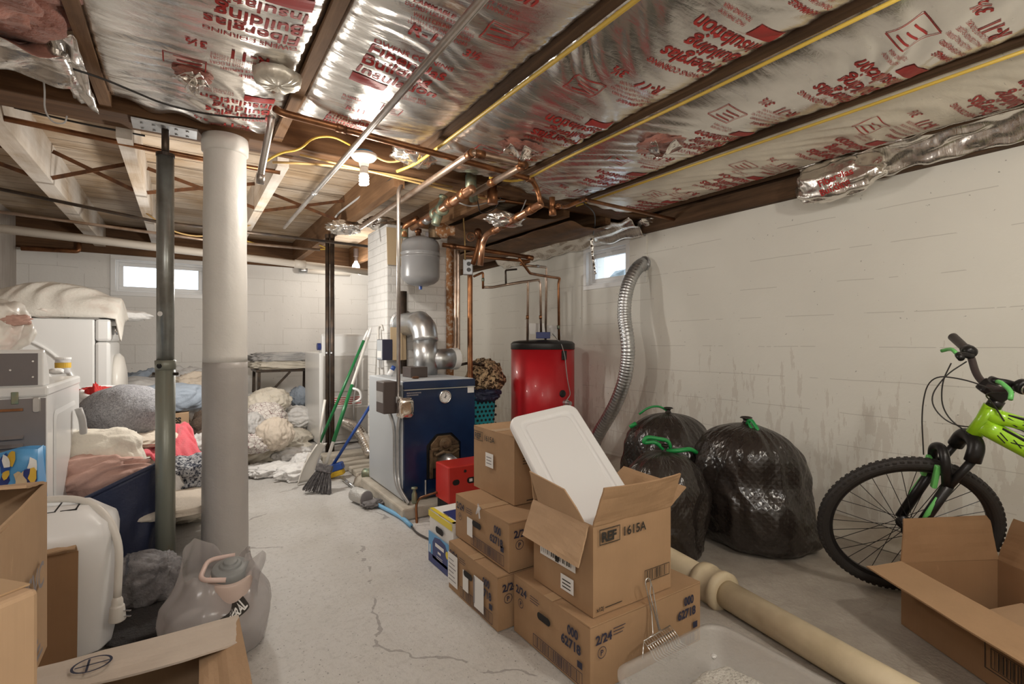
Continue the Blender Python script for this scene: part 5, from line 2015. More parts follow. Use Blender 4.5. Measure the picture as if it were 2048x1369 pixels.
# comforter over it: heaped in the middle, one corner sliding off the front
def quilt(u, v):
    x = X0 - .08 + u * (X1 - X0 + .16)
    y = Y0 - .02 + v * .64
    h = .235 * (sin(pi * min(1, max(0, u * .86 + .06))) ** .8) * min(1, 4 * v) ** .5 * (.6 + .4 * sin(pi * min(1, v * 1.05)))
    n = noise.noise(Vector((u * 3, v * 3, 2)))
    f = 1 - abs(noise.noise(Vector((u * 4 + n, v * 5 - u * 3, 5)))) * 2
    z = ZT + .012 + h + .035 * f * min(1, h * 7) + .02 * n * min(1, h * 7)
    if u > .88:
        k = (u - .88) / .12
        z -= k * .16 * (1.1 - .8 * v)
        x = X1 + .03 + .025 * k + .02 * n
    return Vector((x, y, max(z, ZT + .006) if u <= .88 else z))


g = G()
g.grid(quilt, 70, 44)
tag(g.build('comforter', M['floral_cloth'], smooth=True, solid=.012), 'faintly floral cream comforter heaped on the tall front-loading machine', 'blanket')
g = blob((-.86, 4.87, ZT + .045), (.24, .08, .045), seed=31, amp=.3, fold=.3, floor=ZT + .004, sub=5)
tag(g.build('folded_sheet', M['ivory_bag'], smooth=True), 'rumpled pink-edged sheet tucked beneath the comforter', 'sheet')
g = blob((-.44, 5.40, ZT + .055), (.20, .14, .05), seed=33, amp=.12, fold=.14, floor=ZT + .004, sub=4)
tag(g.build('small_pillow', M['white_cloth'], smooth=True), 'small white frilled pillow poking out behind the comforter', 'pillow')

# ---------------------------------------------------------------- heaps of laundry on the floor
def heap(name, label, c, rad, m, seed, cat, group=None, **kw):
    kw.setdefault('floor', .002)
    o = blob(c, rad, seed=seed, **kw).build(name, M[m], smooth=True)
    return tag(o, label, cat, group)


# basket with red cloth and grey fleece bundle, on a stack of boxes
p = at(178, 845, Y=3.95)
bx, by = at(205, 840, Y=4.05).x, 4.05
t = empty('laundry_basket', (bx + .12, by, .30), 'white rimmed laundry basket standing on a box beside the washing machine', 'basket')
g = G()
rim = [at(163, 800, Y=3.98), at(172, 788, Y=4.1), at(200, 797, Y=3.96), at(215, 800, Y=3.95)]
g.tube([at(203, 800, Y=3.92), at(166, 796, Y=3.95), at(163, 786, Y=4.06), at(175, 779, Y=4.3), at(230, 776, Y=4.4), at(300, 795, Y=4.3)], .022, 12, fillet=.06)
g.build('rim', M['white_plastic'], t, smooth=True)
for a, b in (((166, 796, 3.95), (172, 900, 3.95)), ((186, 800, 3.93), (200, 905, 3.93))):
    g = G()
    q0, q1 = at(a[0], a[1], Y=a[2]), at(b[0], b[1], Y=b[2])
    g.bar(q0, q1, .05, .01, up=FWD)
    g.build('slat', M['white_plastic'], t, bevel=.003)
g = G()
q = at(215, 900, Y=4.05)
g.box(q.x - .05, q.x + .42, 3.96, 4.32, .30, .315)
g.build('basket_floor', M['white_plastic'], t)
heap('red_cloth', 'bright red cloth bulging through the side of the white basket', at(190, 850, Y=4.0), (.06, .07, .24), 'red_cloth', 41, 'cloth', amp=.2, fold=.2)
heap('red_garment', 'red garment folded over the rim of the white basket', at(192, 783, Y=4.12), (.09, .08, .03), 'red_cloth', 42, 'cloth', amp=.3, fold=.25, sub=4)
heap('fleece_bundle', 'big round bundle of grey fleece swelling over the white basket', at(255, 822, Y=3.95), (.215, .20, .165), 'grey_fleece', 43, 'bundle', amp=.10, fold=.06, freq=1.1, ffreq=2.0)
q = at(280, 885, Y=3.95)
g = G()
g.box(q.x - .30, q.x + .22, 3.80, 4.30, 0, .25)
tag(g.build('storage_box', M['card_dark'], bevel=.006), 'dark brown box under the grey fleece bundle', 'box')
g = G()
g.box(q.x - .28, q.x + .27, 3.74, 4.28, .252, .272)
tag(g.build('wooden_board', M['card_light'], bevel=.003), 'thin wooden board lying over the dark brown box', 'board')
heap('folded_towel', 'beige towel lying folded below the grey fleece bundle', at(272, 880, Y=3.90), (.20, .2, .05), 'beige_cloth', 44, 'towel', amp=.2, fold=.15, floor=.274)
# coral towel
def towel(u, v):
    a, b, c2, d2 = at(272, 922, Y=3.62), at(408, 925, Y=3.62), at(378, 852, Y=4.1), at(325, 865, Y=4.1)
    q = a.lerp(b, u).lerp(d2.lerp(c2, u), v)
    q.z += .035 * noise.noise(Vector((u * 3.5, v * 3, 3))) + .03 * (1 - abs(noise.noise(Vector((u * 5 + v * 2, v * 2, 6)))) * 2)
    return q


g = G()
g.grid(towel, 44, 30)
tag(g.build('coral_towel', M['coral'], smooth=True, solid=.012), 'coral pink towel thrown over the laundry behind the steel post', 'towel')
heap('laundry_mound', 'heap of cream clothes beneath the coral towel', at(350, 935, Y=3.75) + Vector((0, 0, -.12)), (.32, .26, .20), 'cream_cloth', 45, 'laundry', fold=.2)
heap('grey_shirt', 'pale grey garment spilling behind the coral towel by the round column', at(392, 895, Y=4.25), (.16, .13, .09), 'grey_cloth', 46, 'garment', fold=.25)
heap('lace_garment', 'navy and white lacy garment lying before the coral towel', at(385, 948, Y=3.52), (.17, .15, .10), 'dot_cloth', 47, 'garment', fold=.2, p=.8)
heap('cream_sheet', 'cream sheet spread flat on the floor before the lacy garment', at(360, 1005, Y=3.20), (.26, .22, .035), 'beige_cloth', 48, 'sheet', fold=.10, amp=.1, p=.75)
heap('quilted_pillow', 'quilted cream pillow standing up behind the navy hamper', at(180, 925, Y=3.45), (.22, .14, .175), 'cream_cloth', 49, 'pillow', amp=.12, fold=.12, p=.75)
heap('pink_blanket', 'dusty pink blanket bunched below the quilted cream pillow', at(185, 958, Y=3.28), (.24, .10, .11), 'pink_cloth', 50, 'blanket', fold=.2)
heap('white_bundle', 'off-white bundle of cloth behind the rim of the navy hamper', at(306, 985, Y=3.42), (.14, .12, .15), 'white_cloth', 51, 'laundry', fold=.14)

# box with lettering and bag on it
q0, q1 = at(330, 878, Y=4.75), at(378, 878, Y=4.75)
zt = at(360, 826, Y=4.75).z
t = empty('letter_box', (q1.x - .2, 4.9, 0), 'tan carton with black lettering behind the steel post', 'box')
g = G()
g.box(q1.x - .42, q1.x, 4.75, 5.1, 0, zt)
g.build('carton_body', M['card_light'], t, bevel=.006)
g = G()
put_text(g, 'BOXES', .06, (q1.x - .235, 4.748, zt - .08), (1, 0, 0), UP, .003)
put_text(g, '710', .06, (q1.x - .19, 4.748, zt - .15), (1, 0, 0), UP, .003)
put_text(g, 'KING', .06, (q1.x - .20, 4.748, zt - .34), (1, 0, 0), UP, .003)
g.build('printed_text', M['ink_black'], t)
heap('blue_tote_bag', 'pale blue-grey bag lying on the lettered carton', (q1.x - .14, 4.92, zt + .10), (.26, .20, .12), 'blue_grey_cloth', 52, 'bag', amp=.12, fold=.10, floor=zt + .003, p=.8)
HEAP = [
    ((300, 775), 6.1, (.24, .2, .16), 'blue_grey_cloth', 'blue-grey clothes at the top of the rear laundry pile'),
    ((338, 775), 6.0, (.2, .2, .15), 'grey_cloth', 'pale grey clothes beside the steel post in the rear laundry pile'),
    ((365, 770), 5.9, (.22, .2, .17), 'grey_cloth', 'grey tangled shirts topping the rear laundry pile'),
    ((400, 788), 5.6, (.24, .2, .19), 'beige_cloth', 'beige tangled clothes in the rear laundry pile next to the round column'),
    ((405, 835), 5.2, (.22, .2, .20), 'white_cloth', 'white twisted sheets low in the rear laundry pile'),
    ((262, 790), 5.7, (.3, .25, .15), 'grey_cloth', 'grey clothes behind the fleece bundle'),
]
for k, ((px, py), Yp, rad, m, lab) in enumerate(HEAP):
    q = at(px, py, Y=Yp)
    heap('laundry_lump', lab, q, (rad[0] * 1.15, rad[1], rad[2]), m, 70 + k, 'laundry', 'rear laundry pile', amp=.18, fold=.18, ffreq=4.2, stretch=((1, 2.5, 1.5), (2.5, 1, 1.2), (1.2, 1, 2.8))[k % 3])
heap('laundry_mound', 'broad heap of tangled grey laundry along the rear wall', (-.05, 5.95, .25), (.75, .5, .42), 'grey_cloth', 77, 'laundry', amp=.25, fold=.25, ffreq=5)
heap('brown_fleece', 'dark brown fleece slumped beside the round column', at(418, 868, Y=4.55), (.15, .15, .18), 'brown_fur', 78, 'fleece', fold=.2)
heap('brown_fleece', 'second dark brown fleece lower against the round column', at(412, 890, Y=4.35), (.13, .12, .10), 'brown_fur', 79, 'fleece', fold=.2)

# pile between column and dryer
PILE = [
    ((540, 802), 5.6, (.17, .18, .12), 'cream_cloth', 'rolled cream blanket topping the pile by the folding table'),
    ((520, 820), 5.4, (.14, .16, .15), 'cream_cloth', 'twisted cream blanket end against the round column'),
    ((530, 838), 5.10, (.17, .15, .14), 'net_cloth', 'cloth with a dark net pattern in the middle of the pile'),
    ((515, 882), 4.85, (.14, .13, .10), 'net_cloth', 'lower net-patterned cloth against the round column'),
    ((550, 868), 4.80, (.135, .12, .135), 'beige_cloth', 'plump beige cloth bag at the foot of the pile'),
    ((505, 855), 4.9, (.09, .12, .12), 'grey_cloth', 'grey cloth peeking from behind the round column'),
    ((597, 835), 5.7, (.17, .18, .11), 'white_cloth', 'white patterned cloth against the dryer flank'),
    ((600, 795), 6.0, (.10, .12, .11), 'blue_grey_cloth', 'blue cloth under the folding table beside the dryer'),
]
for k, ((px, py), Yp, rad, m, lab) in enumerate(PILE):
    heap('laundry_lump', lab, at(px, py, Y=Yp), (rad[0] * 1.1, rad[1], rad[2] * 1.05), m, 90 + k, 'laundry', 'laundry by the folding table', amp=.13, fold=.13, ffreq=4.0, stretch=((1, 2.5, 1.5), (2.5, 1, 1.2), (1.2, 1, 2.8))[k % 3])
heap('laundry_mound', 'low heap of cream laundry beneath the net-patterned cloth', (.66, 5.35, .12), (.38, .40, .17), 'cream_cloth', 99, 'laundry', fold=.3)
for k, ((px, py), Zp, rad, lab) in enumerate((((585, 912), .07, (.16, .13, .075), 'white shirt humped up on the floor before the dryer platform'), ((550, 940), .04, (.22, .12, .05), 'white shirt with spread sleeves on the floor'), ((600, 945), .05, (.17, .12, .07), 'white cloth crumpled next to the dustpan'), ((520, 935), .025, (.14, .07, .03), 'white sleeve reaching towards the round column'), ((612, 925), .07, (.12, .1, .08), 'white cloth under the green broom'))):
    heap('white_shirt', lab, at(px, py, Z=Zp), rad, 'white_cloth', 110 + k, 'shirt', 'white clothes on the floor', amp=.25, fold=.24, ffreq=4.0, stretch=((1, 2.2, 1), (2.2, 1, 1))[k % 2])

# folding table with folded blankets
zt = at(560, 738, Y=6.1).z
xa, xb = at(512, 740, Y=6.0).x, at(640, 740, Y=6.0).x
t = empty('folding_table', ((xa + xb) / 2, 6.2, 0), 'dark folding table against the rear wall holding folded blankets', 'table')
g = G()
g.box(xa, xb, 5.98, 6.5, zt - .03, zt)
g.build('tabletop', M['black_iron'], t, bevel=.004)
for x, y in ((xa + .03, 6.0), (xb - .08, 6.0), (xa + .03, 6.47), (xb - .08, 6.47)):
    g = G()
    g.bar((x, y, zt - .03), (x - .02, y, 0), .03, .03)
    g.build('leg', M['black_iron'], t)
g = G()
g.bar((xa + .04, 6.0, zt - .36), (xa + .34, 6.0, zt - .03), .022, .022)
g.build('brace', M['black_iron'], t)
for k, (dz, m, lab) in enumerate(((.045, 'cream_cloth', 'lower folded blanket on the dark folding table'), (.125, 'grey_cloth', 'upper grey folded blanket on the dark folding table'))):
    heap('folded_blanket', lab, ((xa + xb) / 2 - .02, 6.22, zt + dz), ((xb - xa) / 2 + .01, .27, .055), m, 120 + k, 'blanket', 'blankets on the folding table', amp=.12, fold=.16, p=.6, floor=zt + .003 + .0 * k, stretch=(1, 3, 3))

# teal hamper with leopard blanket behind the boiler
c = at(962, 815, Y=4.0)
zt = at(962, 792, Y=4.0).z
t = empty('laundry_hamper', (c.x, 4.1, 0), 'teal plastic laundry hamper with cut-out holes behind the boiler', 'hamper')
g = G()
ring0 = rrect(c.x - .16, c.x + .13, 3.98, 4.25, .05, 0)
ring1 = rrect(c.x - .18, c.x + .15, 3.96, 4.27, .05, zt)
g.loft([ring0, ring1], True, False)
g.build('hamper_body', M['teal'], t, solid=.006)
g = G()
for i in range(7):
    for j in range(9):
        x = c.x - .14 + .042 * i
        z = zt - .06 - .04 * j
        yy = 3.98 - .02 * (z / zt) - .0045
        g.lathe([(.013, 0), (.013, .002)], (x + (.02 if j % 2 else 0), yy, z), axis=(0, -1, 0), n=6)
g.build('hole_pattern', M['soot'], t)
g = G()
g.loft([rrect(c.x - .19, c.x + .16, 3.95, 4.28, .05, zt - .02), rrect(c.x - .19, c.x + .16, 3.95, 4.28, .05, zt + .012)], False, False)
g.build('rim', M['teal'], t, solid=.008)
heap('leopard_blanket', 'leopard print blanket heaped in the teal hamper', at(968, 757, Y=4.1), (.19, .17, .17), 'leopard', 131, 'blanket', amp=.2, fold=.18, floor=None)
heap('navy_garment', 'dark garment slumped over the rim of the teal hamper', at(972, 790, Y=3.98), (.15, .09, .06), 'navy_cloth', 132, 'garment', fold=.25, floor=None)
p = at(950, 733, Y=4.02)
g = G()
g.tube([at(915, 731, Y=3.95), at(935, 727, Y=3.95), at(968, 731, Y=3.98)], .012, 10)
g.lathe([(.02, -.02), (.02, .02)], at(940, 727, Y=3.95), axis=RGT, n=12)
g.lathe([(.02, -.015), (.02, .015)], at(960, 729, Y=3.97), axis=RGT, n=12)
tag(g.build('drain_valve', M['black_iron'], smooth=True), 'dark pipe with two taps poking out above the leopard blanket', 'valve')
# ---------------------------------------------------------------- cartons
def carton(name, label, x0, x1, y0, y1, z0, z1, m='card', group=None, closed=True, th=.005):
    t = empty(name, ((x0 + x1) / 2, (y0 + y1) / 2, z0), label, 'box', group)
    g = G()
    rng = random.Random(hash((round(x0, 2), round(z0, 2))) & 0xffff)
    n = 10

    def ring(z, i=0.0):
        pts = []
        cs = [(x0 + i, y0 + i), (x1 - i, y0 + i), (x1 - i, y1 - i), (x0 + i, y1 - i)]
        for k in range(4):
            a, b = cs[k], cs[(k + 1) % 4]
            for j in range(n):
                s = j / n
                dx, dy = a[0] + (b[0] - a[0]) * s, a[1] + (b[1] - a[1]) * s
                w = .004 * sin(pi * s) * noise.noise(Vector((dx * 7, dy * 7, z * 9 + x0 * 3)))
                nx, ny = (b[1] - a[1]), -(b[0] - a[0])
                ln = sqrt(nx * nx + ny * ny)
                pts.append(Vector((dx + nx / ln * w, dy + ny / ln * w, z)))
        return pts
    zs = [z0 + (z1 - z0) * k / 6 for k in range(7)]
    g.loft([ring(z) for z in zs], True, False)
    g.loft([ring(z, th) for z in (z0 + th, z1)], True, False)
    a, b = ring(z1), ring(z1, th)
    k = len(a)
    g.add(a + b, [(i, (i + 1) % k, k + (i + 1) % k, k + i) for i in range(k)])
    g.build('carton_body', M[m], t)
    if closed:
        ym = (y0 + y1) / 2
        for s, (a, b) in enumerate(((y0, ym - .002), (ym + .002, y1))):
            g = G()
            zz = z1 + .004
            sag = -.004
            g.plate([(x0, a, zz + (0 if s == 0 else sag)), (x1, a, zz + (0 if s == 0 else sag)), (x1, b, zz + (sag if s == 0 else 0)), (x0, b, zz + (sag if s == 0 else 0))], th)
            g.build('flap', M[m], t)
        g = G()
        g.box(x0 - .001, x1 + .001, ym - .025, ym + .025, z1 + .0035, z1 + .0052)
        g.build('tape', M['tape'], t)
    return t


def barcode(g, o, r, u, x0, x1, y0, y1, seed=1):
    outline(g, o, r, u, x0, x1, y0, y1, .0022)
    rng = random.Random(seed)
    x = x0 + .012
    while x < x1 - .014:
        w = rng.choice((.001, .0015, .003, .004))
        strip(g, o, r, u, x, x + w, y0 + .004, y1 - .004)
        x += w + rng.choice((.002, .004, .006))


def slot(t, o, r, u, cx, cy, w, h):
    """hand hole: dark rounded slot"""
    o, r, u = Vector(o), Vector(r), Vector(u)
    n = r.cross(u)
    pts = []
    for k in range(20):
        a = 2 * pi * k / 20
        pts.append(o + r * (cx + (w / 2 - h / 2) * (1 if cos(a) > 0 else -1) + h / 2 * cos(a)) + u * (cy + h / 2 * sin(a)))
    g = G()
    g.loft([[p + n * .0015 for p in pts], [p + n * .0003 for p in pts]])
    return g.build('hand_hole', M['soot'], t)


LF, LR = Vector((0, -1, 0)), Vector((1, 0, 0))   # reading directions on the side and the near face


def print_2_24(t, x0, y0, y1, z0, z1, x1, ink='ink_blue', right=True, hole=True):
    g = G()
    o = Vector((x0 - .0065, y1, z0))       # far lower corner of the side face, reading towards the near corner
    w, h = y1 - y0, z1 - z0
    put_text(g, '2/24', .040, o + LF * .022 + UP * (h - .05), LF, UP, .0012)
    ringmark(g, o, LF, UP, .055, h - .083, .017, .0022)
    put_text(g, 'P', .022, o + LF * .049 + UP * (h - .091), LF, UP, .0005)
    for k in range(3):
        strip(g, o, LF, UP, .115, .165 + .008 * (k % 2), h - .028 - .009 * k, h - .0255 - .009 * k)
    put_text(g, '000', .042, o + LF * (w - .105) + UP * (h - .060), LF, UP, .0018, sx=.85)
    put_text(g, '62718', .042, o + LF * (w - .138) + UP * (h - .103), LF, UP, .0018, sx=.95)
    barcode(g, o, LF, UP, w - .30, w - .03, .014, .058, 3)
    strip(g, o, LF, UP, w - .055, w - .03, .068, .090)
    if right:
        g.build('printed_text', M[ink], t)
        g = G()
        o2 = Vector((x0, y0 - .0065, z0))
        put_text(g, '2/24', .040, o2 + LR * .018 + UP * (h - .055), LR, UP, .0012)
        ringmark(g, o2, LR, UP, .045, h - .085, .019, .0022)
        put_text(g, 'P', .025, o2 + LR * .038 + UP * (h - .094), LR, UP, .0005)
        for k in range(3):
            strip(g, o2, LR, UP, .095, .150 - .006 * k, h - .026 - .010 * k, h - .0235 - .010 * k)
        W = x1 - x0
        put_text(g, '000', .042, o2 + LR * (W - .10) + UP * (h - .055), LR, UP, .0018, sx=.85)
        put_text(g, '62718', .042, o2 + LR * (W - .135) + UP * (h - .098), LR, UP, .0018, sx=.95)
        barcode(g, o2, LR, UP, W - .20, W - .02, .012, .05, 5)
        strip(g, o2, LR, UP, W - .05, W - .025, .062, .085)
    g.build('printed_text', M[ink], t)
    if hole:
        slot(t, o + LF * 0 + Vector((-.0002, 0, 0)), LF, UP, w * .46, h - .075, .075, .026)


# lowest, nearest carton
cC = (1.07, 1.62, 1.185, 1.62, 0, .213)
t = carton('carton', 'wide brown carton on the floor beside the clear litter tote', *cC)
print_2_24(t, cC[0], cC[2], cC[3], cC[4], cC[5], cC[1])
cA = (1.01, 1.46, 1.645, 2.07, 0, .205)
t = carton('carton', 'brown floor carton with torn labels, below the one with the hand hole', *cA)
print_2_24(t, cA[0], cA[2], cA[3], cA[4], cA[5], cA[1])
g = G()
o = Vector((cA[0] - .0075, cA[3], 0))
strip(g, o, LF, UP, .005, .10, .03, .17)
strip(g, o, LF, UP, .15, .20, .055, .14)
strip(g, o, LF, UP, .25, .33, .025, .155)
g.build('label', M['label_white'], t)
g = G()
o = Vector((cA[0] - .0085, cA[3], 0))
for k in range(6):
    strip(g, o, LF, UP, .015, .085 - .01 * (k % 3), .05 + .018 * k, .054 + .018 * k)
strip(g, o, LF, UP, .245, .256, .04, .15)
g.build('label_print', M['ink_grey'], t)
cB = (1.06, 1.50, 1.640, 2.10, .217, .405)
t = carton('carton', 'middle brown carton of the stack with a white tag by the hand hole', *cB)
print_2_24(t, cB[0], cB[2], cB[3], cB[4], cB[5], cB[1])
g = G()
o = Vector((cB[0] - .0075, cB[3], cB[4]))
strip(g, o, LF, UP, .125, .175, .045, .125)
g.build('label', M['label_white'], t)
g = G()
q = Vector((cB[0] - .008, 1.86, cB[5]))
g.tube([q + Vector((.01, .03, .012)), q + Vector((0, .01, .01)), q + Vector((-.006, -.01, -.035))], .004, 6)
g.tube([q + Vector((0, .0, .008)), q + Vector((-.01, .012, -.02))], .009, 6, rf=lambda i, L: .010 - .006 * i)
g.build('torn_tape', M['wrap'], t, smooth=True)
cD = (1.19, 1.56, 1.80, 2.16, .413, .705)
t = carton('carton', 'topmost brown carton of the stack with a small white label', *cD)
g = G()
h = cD[5] - cD[4]
o = Vector((cD[0] - .0065, cD[3], cD[4]))
outline(g, o, LF, UP, .012, .098, h - .058, h - .014, .0025)
put_text(g, 'REF', .038, o + LF * .019 + UP * (h - .050), LF, UP, .001)
put_text(g, '1615A', .036, o + LF * .108 + UP * (h - .050), LF, UP, .0005)
g.build('printed_text', M['ink_black'], t)
g = G()
o2 = Vector((cD[0], cD[2] - .0065, cD[4]))
outline(g, o2, LR, UP, .04, .126, h - .062, h - .018, .0025)
put_text(g, 'REF', .038, o2 + LR * .047 + UP * (h - .054), LR, UP, .001)
for k in range(4):
    strip(g, o2, LR, UP, .04, .10 - .01 * (k % 2), h - .082 - .012 * k, h - .079 - .012 * k)
strip(g, o2, LR, UP, .06, .14, .012, .016)
g.build('printed_text', M['ink_black'], t)
g = G()
strip(g, Vector((cD[0] - .0075, cD[3], cD[4])), LF, UP, .125, .195, .125, .19)
g.build('label', M['label_white'], t)
g = G()
o = Vector((cD[0] - .0085, cD[3], cD[4]))
for k in range(3):
    strip(g, o, LF, UP, .135, .18, .14 + .014 * k, .144 + .014 * k)
g.build('label_print', M['ink_grey'], t)

# open carton with the lid sticking out
cE = (1.11, 1.49, 1.215, 1.545, .222, .520)
t = carton('open_carton', 'open brown carton with raised flaps holding a white plastic lid', *cE, closed=False, m='card')
x0, x1, y0, y1, z0, z1 = cE


def flap(t, pts, nm='flap', m='card', bend=.0, n=10):
    """pts: hinge a, hinge b, outer b, outer a"""
    a, b, c, d = [Vector(p) for p in pts]
    nr = (b - a).cross(d - a).normalized()
    g = G()
    g.grid(lambda u, v: a.lerp(b, u).lerp(d.lerp(c, u), v) + nr * (bend * sin(pi * u) * v + .004 * noise.noise(Vector((u * 4, v * 4, a.x * 9)))), n, n)
    return g.build(nm, M[m], t, solid=.006)


flap(t, [(x0 + .0, y0, z1), (x1, y0, z1), (x1 + .01, y0 - .035, z1 + .125), (x0 + .005, y0 - .045, z1 + .135)], bend=.012)
flap(t, [(x0, y1, z1), (x1, y1, z1), (x1 - .01, y1 + .06, z1 + .135), (x0 + .02, y1 + .06, z1 + .145)], bend=-.01)
flap(t, [(x0, y1, z1), (x0, y0 + .02, z1), (x0 - .055, y0 + .01, z1 - .125), (x0 - .065, y1 - .02, z1 - .115)], m='card_light')
flap(t, [(x1, y0, z1), (x1, y1, z1), (x1 + .10, y1, z1 + .06), (x1 + .10, y0 + .01, z1 + .05)])
g = G()
pl = [(x0 + .004, y1 - .03, z1 - .01), (x0 + .004, y0 + .03, z1 - .02), (x0 - .012, y0 + .07, z1 + .045), (x0 - .022, y0 + .12, z1 + .095), (x0 - .026, y1 - .01, z1 + .115)]
g.plate(pl, .005)
g.build('inner_flap', M['card_light'], t)
h = z1 - z0
g = G()
o2 = Vector((x0, y0 - .0065, z0))
outline(g, o2, LR, UP, .022, .116, h - .066, h - .014, .003)
put_text(g, 'REF', .043, o2 + LR * .031 + UP * (h - .056), LR, UP, .0022)
put_text(g, '1615A', .043, o2 + LR * .127 + UP * (h - .056), LR, UP, .0008)
put_text(g, 'x12|', .018, o2 + LR * .01 + UP * .018, LR, UP, .0005)
strip(g, o2, LR, UP, .048, .125, .022, .025)
barcode(g, o2, LR, UP, .235, .365, .055, .098, 9)
g.build('printed_text', M['ink_black'], t)
g = G()
o = Vector((x0 - .0065, y1, z0))
strip(g, o, LF, UP, .05, .25, .115, .18)
strip(g, o, LF, UP, .17, .24, .035, .088)
g.build('label', M['label_white'], t)
g = G()
o = Vector((x0 - .0075, y1, z0))
rng = random.Random(2)
for k in range(16):
    x = .06 + .011 * k
    strip(g, o, LF, UP, x, x + rng.choice((.002, .004, .006)), .125, .16)
strip(g, o, LF, UP, .14, .16, .118, .138)
for k in range(3):
    strip(g, o, LF, UP, .18, .225, .045 + .012 * k, .049 + .012 * k)
g.build('label_print', M['ink_black'], t)

# plastic lid leaning out of it
TL, TR = Vector((1.125, 1.755, .800)), Vector((1.435, 1.70, .850))
dn = Vector((.072, -.405, -.330)).normalized()
rt = (TR - TL).normalized()
dn = (dn - rt * dn.dot(rt)).normalized()
nr = rt.cross(dn).normalized()
if nr.y > 0:
    nr = -nr
mx = Matrix((rt.to_4d(), dn.to_4d(), nr.to_4d(), Vector((0, 0, 0, 1)))).transposed()
mx = Matrix.Translation(TL) @ Matrix(((rt.x, dn.x, nr.x, 0), (rt.y, dn.y, nr.y, 0), (rt.z, dn.z, nr.z, 0), (0, 0, 0, 1)))
L, Wd = .63, (TR - TL).length
g = G(mx)
g.loft([rrect(.0, Wd, 0, L, .045, -.022), rrect(.0, Wd, 0, L, .045, .0), rrect(.006, Wd - .006, .006, L - .006, .042, .006), rrect(.034, Wd - .034, .034, L - .034, .03, .004),
        rrect(.038, Wd - .038, .038, L - .038, .03, -.003), rrect(.052, Wd - .052, .052, L - .052, .03, -.003), rrect(.056, Wd - .056, .056, L - .056, .03, .003)], False, True)
tag(g.build('tub_cover', M['white_plastic'], smooth=True, bevel=.002), 'white plastic storage lid sticking up out of the open carton', 'lid')

# blue and yellow printed carton
x0, x1, y0, y1, z0, z1 = 1.055, 1.30, 2.115, 2.385, 0, .258
t = carton('printed_carton', 'small blue and white carton with yellow edges beside the stack', x0, x1, y0, y1, z0, z1, m='label_white')
o = Vector((x0 - .0065, y1, z0))
w = y1 - y0
g = G()
strip(g, o, LF, UP, 0, w, 0, .155)
g.build('sky_print', M['sky_print'], t)
g = G()
o = o + Vector((-.0008, 0, 0))
strip(g, o, LF, UP, 0, w, 0, .045)
pts = [(.05 + .0, .03), (w - .05, .03), (w - .05, .11), (w - .075, .14), (w / 2, .15), (.075, .14), (.05, .11)]
g.add([o + LF * a + UP * b for a, b in pts], [tuple(range(len(pts)))])
g.build('navy_print', M['navy_print'], t)
g = G()
strip(g, o, LF, UP, 0, w, z1 - .028, z1 + .004)
g.add([o + LF * (w - .05 + .018 * cos(a)) + UP * (.10 + .018 * sin(a)) + Vector((-.0006, 0, 0)) for a in [2 * pi * k / 16 for k in range(16)]], [tuple(range(16))])
g.box(x0 - .001, x0 + .02, y0, y1, z1 + .0068, z1 + .0078)
g.box(x0, x1, y0, y0 + .02, z1 + .0068, z1 + .0078)
g.build('yellow_print', M['yellow_print'], t)
g = G()
oo = o + Vector((-.0014, 0, 0))
for k, (a, b, c2, d2) in enumerate(((.085, .185, .10, .118), (.115, .15, .072, .084), (.02, .06, .19, .195), (.02, .055, .18, .185), (.10, .17, .055, .058), (.10, .17, .046, .049), (.015, .03, .05, .09), (w - .03, w - .012, .03, .07))):
    g = G()
    strip(g, oo, LF, UP, a, b, c2, d2)
    g.build('white_print', M['label_white'], t)
slot(t, o + Vector((-.001, 0, 0)), LF, UP, w * .5, .19, .085, .032)
g = G()
g.box(x0 + .03, x1 - .06, y0 + .04, y1 - .09, z1 + .0068, z1 + .0075)
g.build('top_print', M['navy_print'], t)

# litter scoop of bent wire leaning on the nearest carton
t = empty('litter_scoop', (1.39, 1.15, .05), 'wire litter scoop leaning against the wide brown carton', 'scoop')
fy = 1.172
g = G()
pt = lambda px, py, Y=fy: at(px, py, Y=Y)
g.tube([pt(1285, 1318, 1.10), pt(1287, 1283, 1.13), pt(1306, 1270, 1.15), pt(1303, 1225), pt(1290, 1165), pt(1293, 1157), pt(1299, 1158), pt(1302, 1170), pt(1299, 1185), pt(1318, 1262, 1.14)], .0026, 8, fillet=.012)
g.tube([pt(1299, 1158), pt(1306, 1180), pt(1318, 1255, 1.15), pt(1322, 1262, 1.15), pt(1340, 1252, 1.15)], .0022, 8, fillet=.01)
g.build('handle', M['chrome'], t, smooth=True)
g = G()
for k in range(13):
    u = k / 12
    a = pt(1287, 1283, 1.13).lerp(pt(1340, 1252, 1.15), u)
    b = a + Vector((.012, -.035, -.045))
    c2 = b + Vector((.008, -.03, -.005))
    g.tube([a, a.lerp(b, .5) + Vector((0, -.008, 0)), b, c2], .0017, 6)
for v in (0, .3, .6):
    a = pt(1287, 1283, 1.13) + Vector((.012, -.035, -.045)) * v
    b = pt(1340, 1252, 1.15) + Vector((.012, -.035, -.045)) * v
    g.tube([a, b], .0018, 6)
g.build('wire_basket', M['chrome'], t, smooth=True)

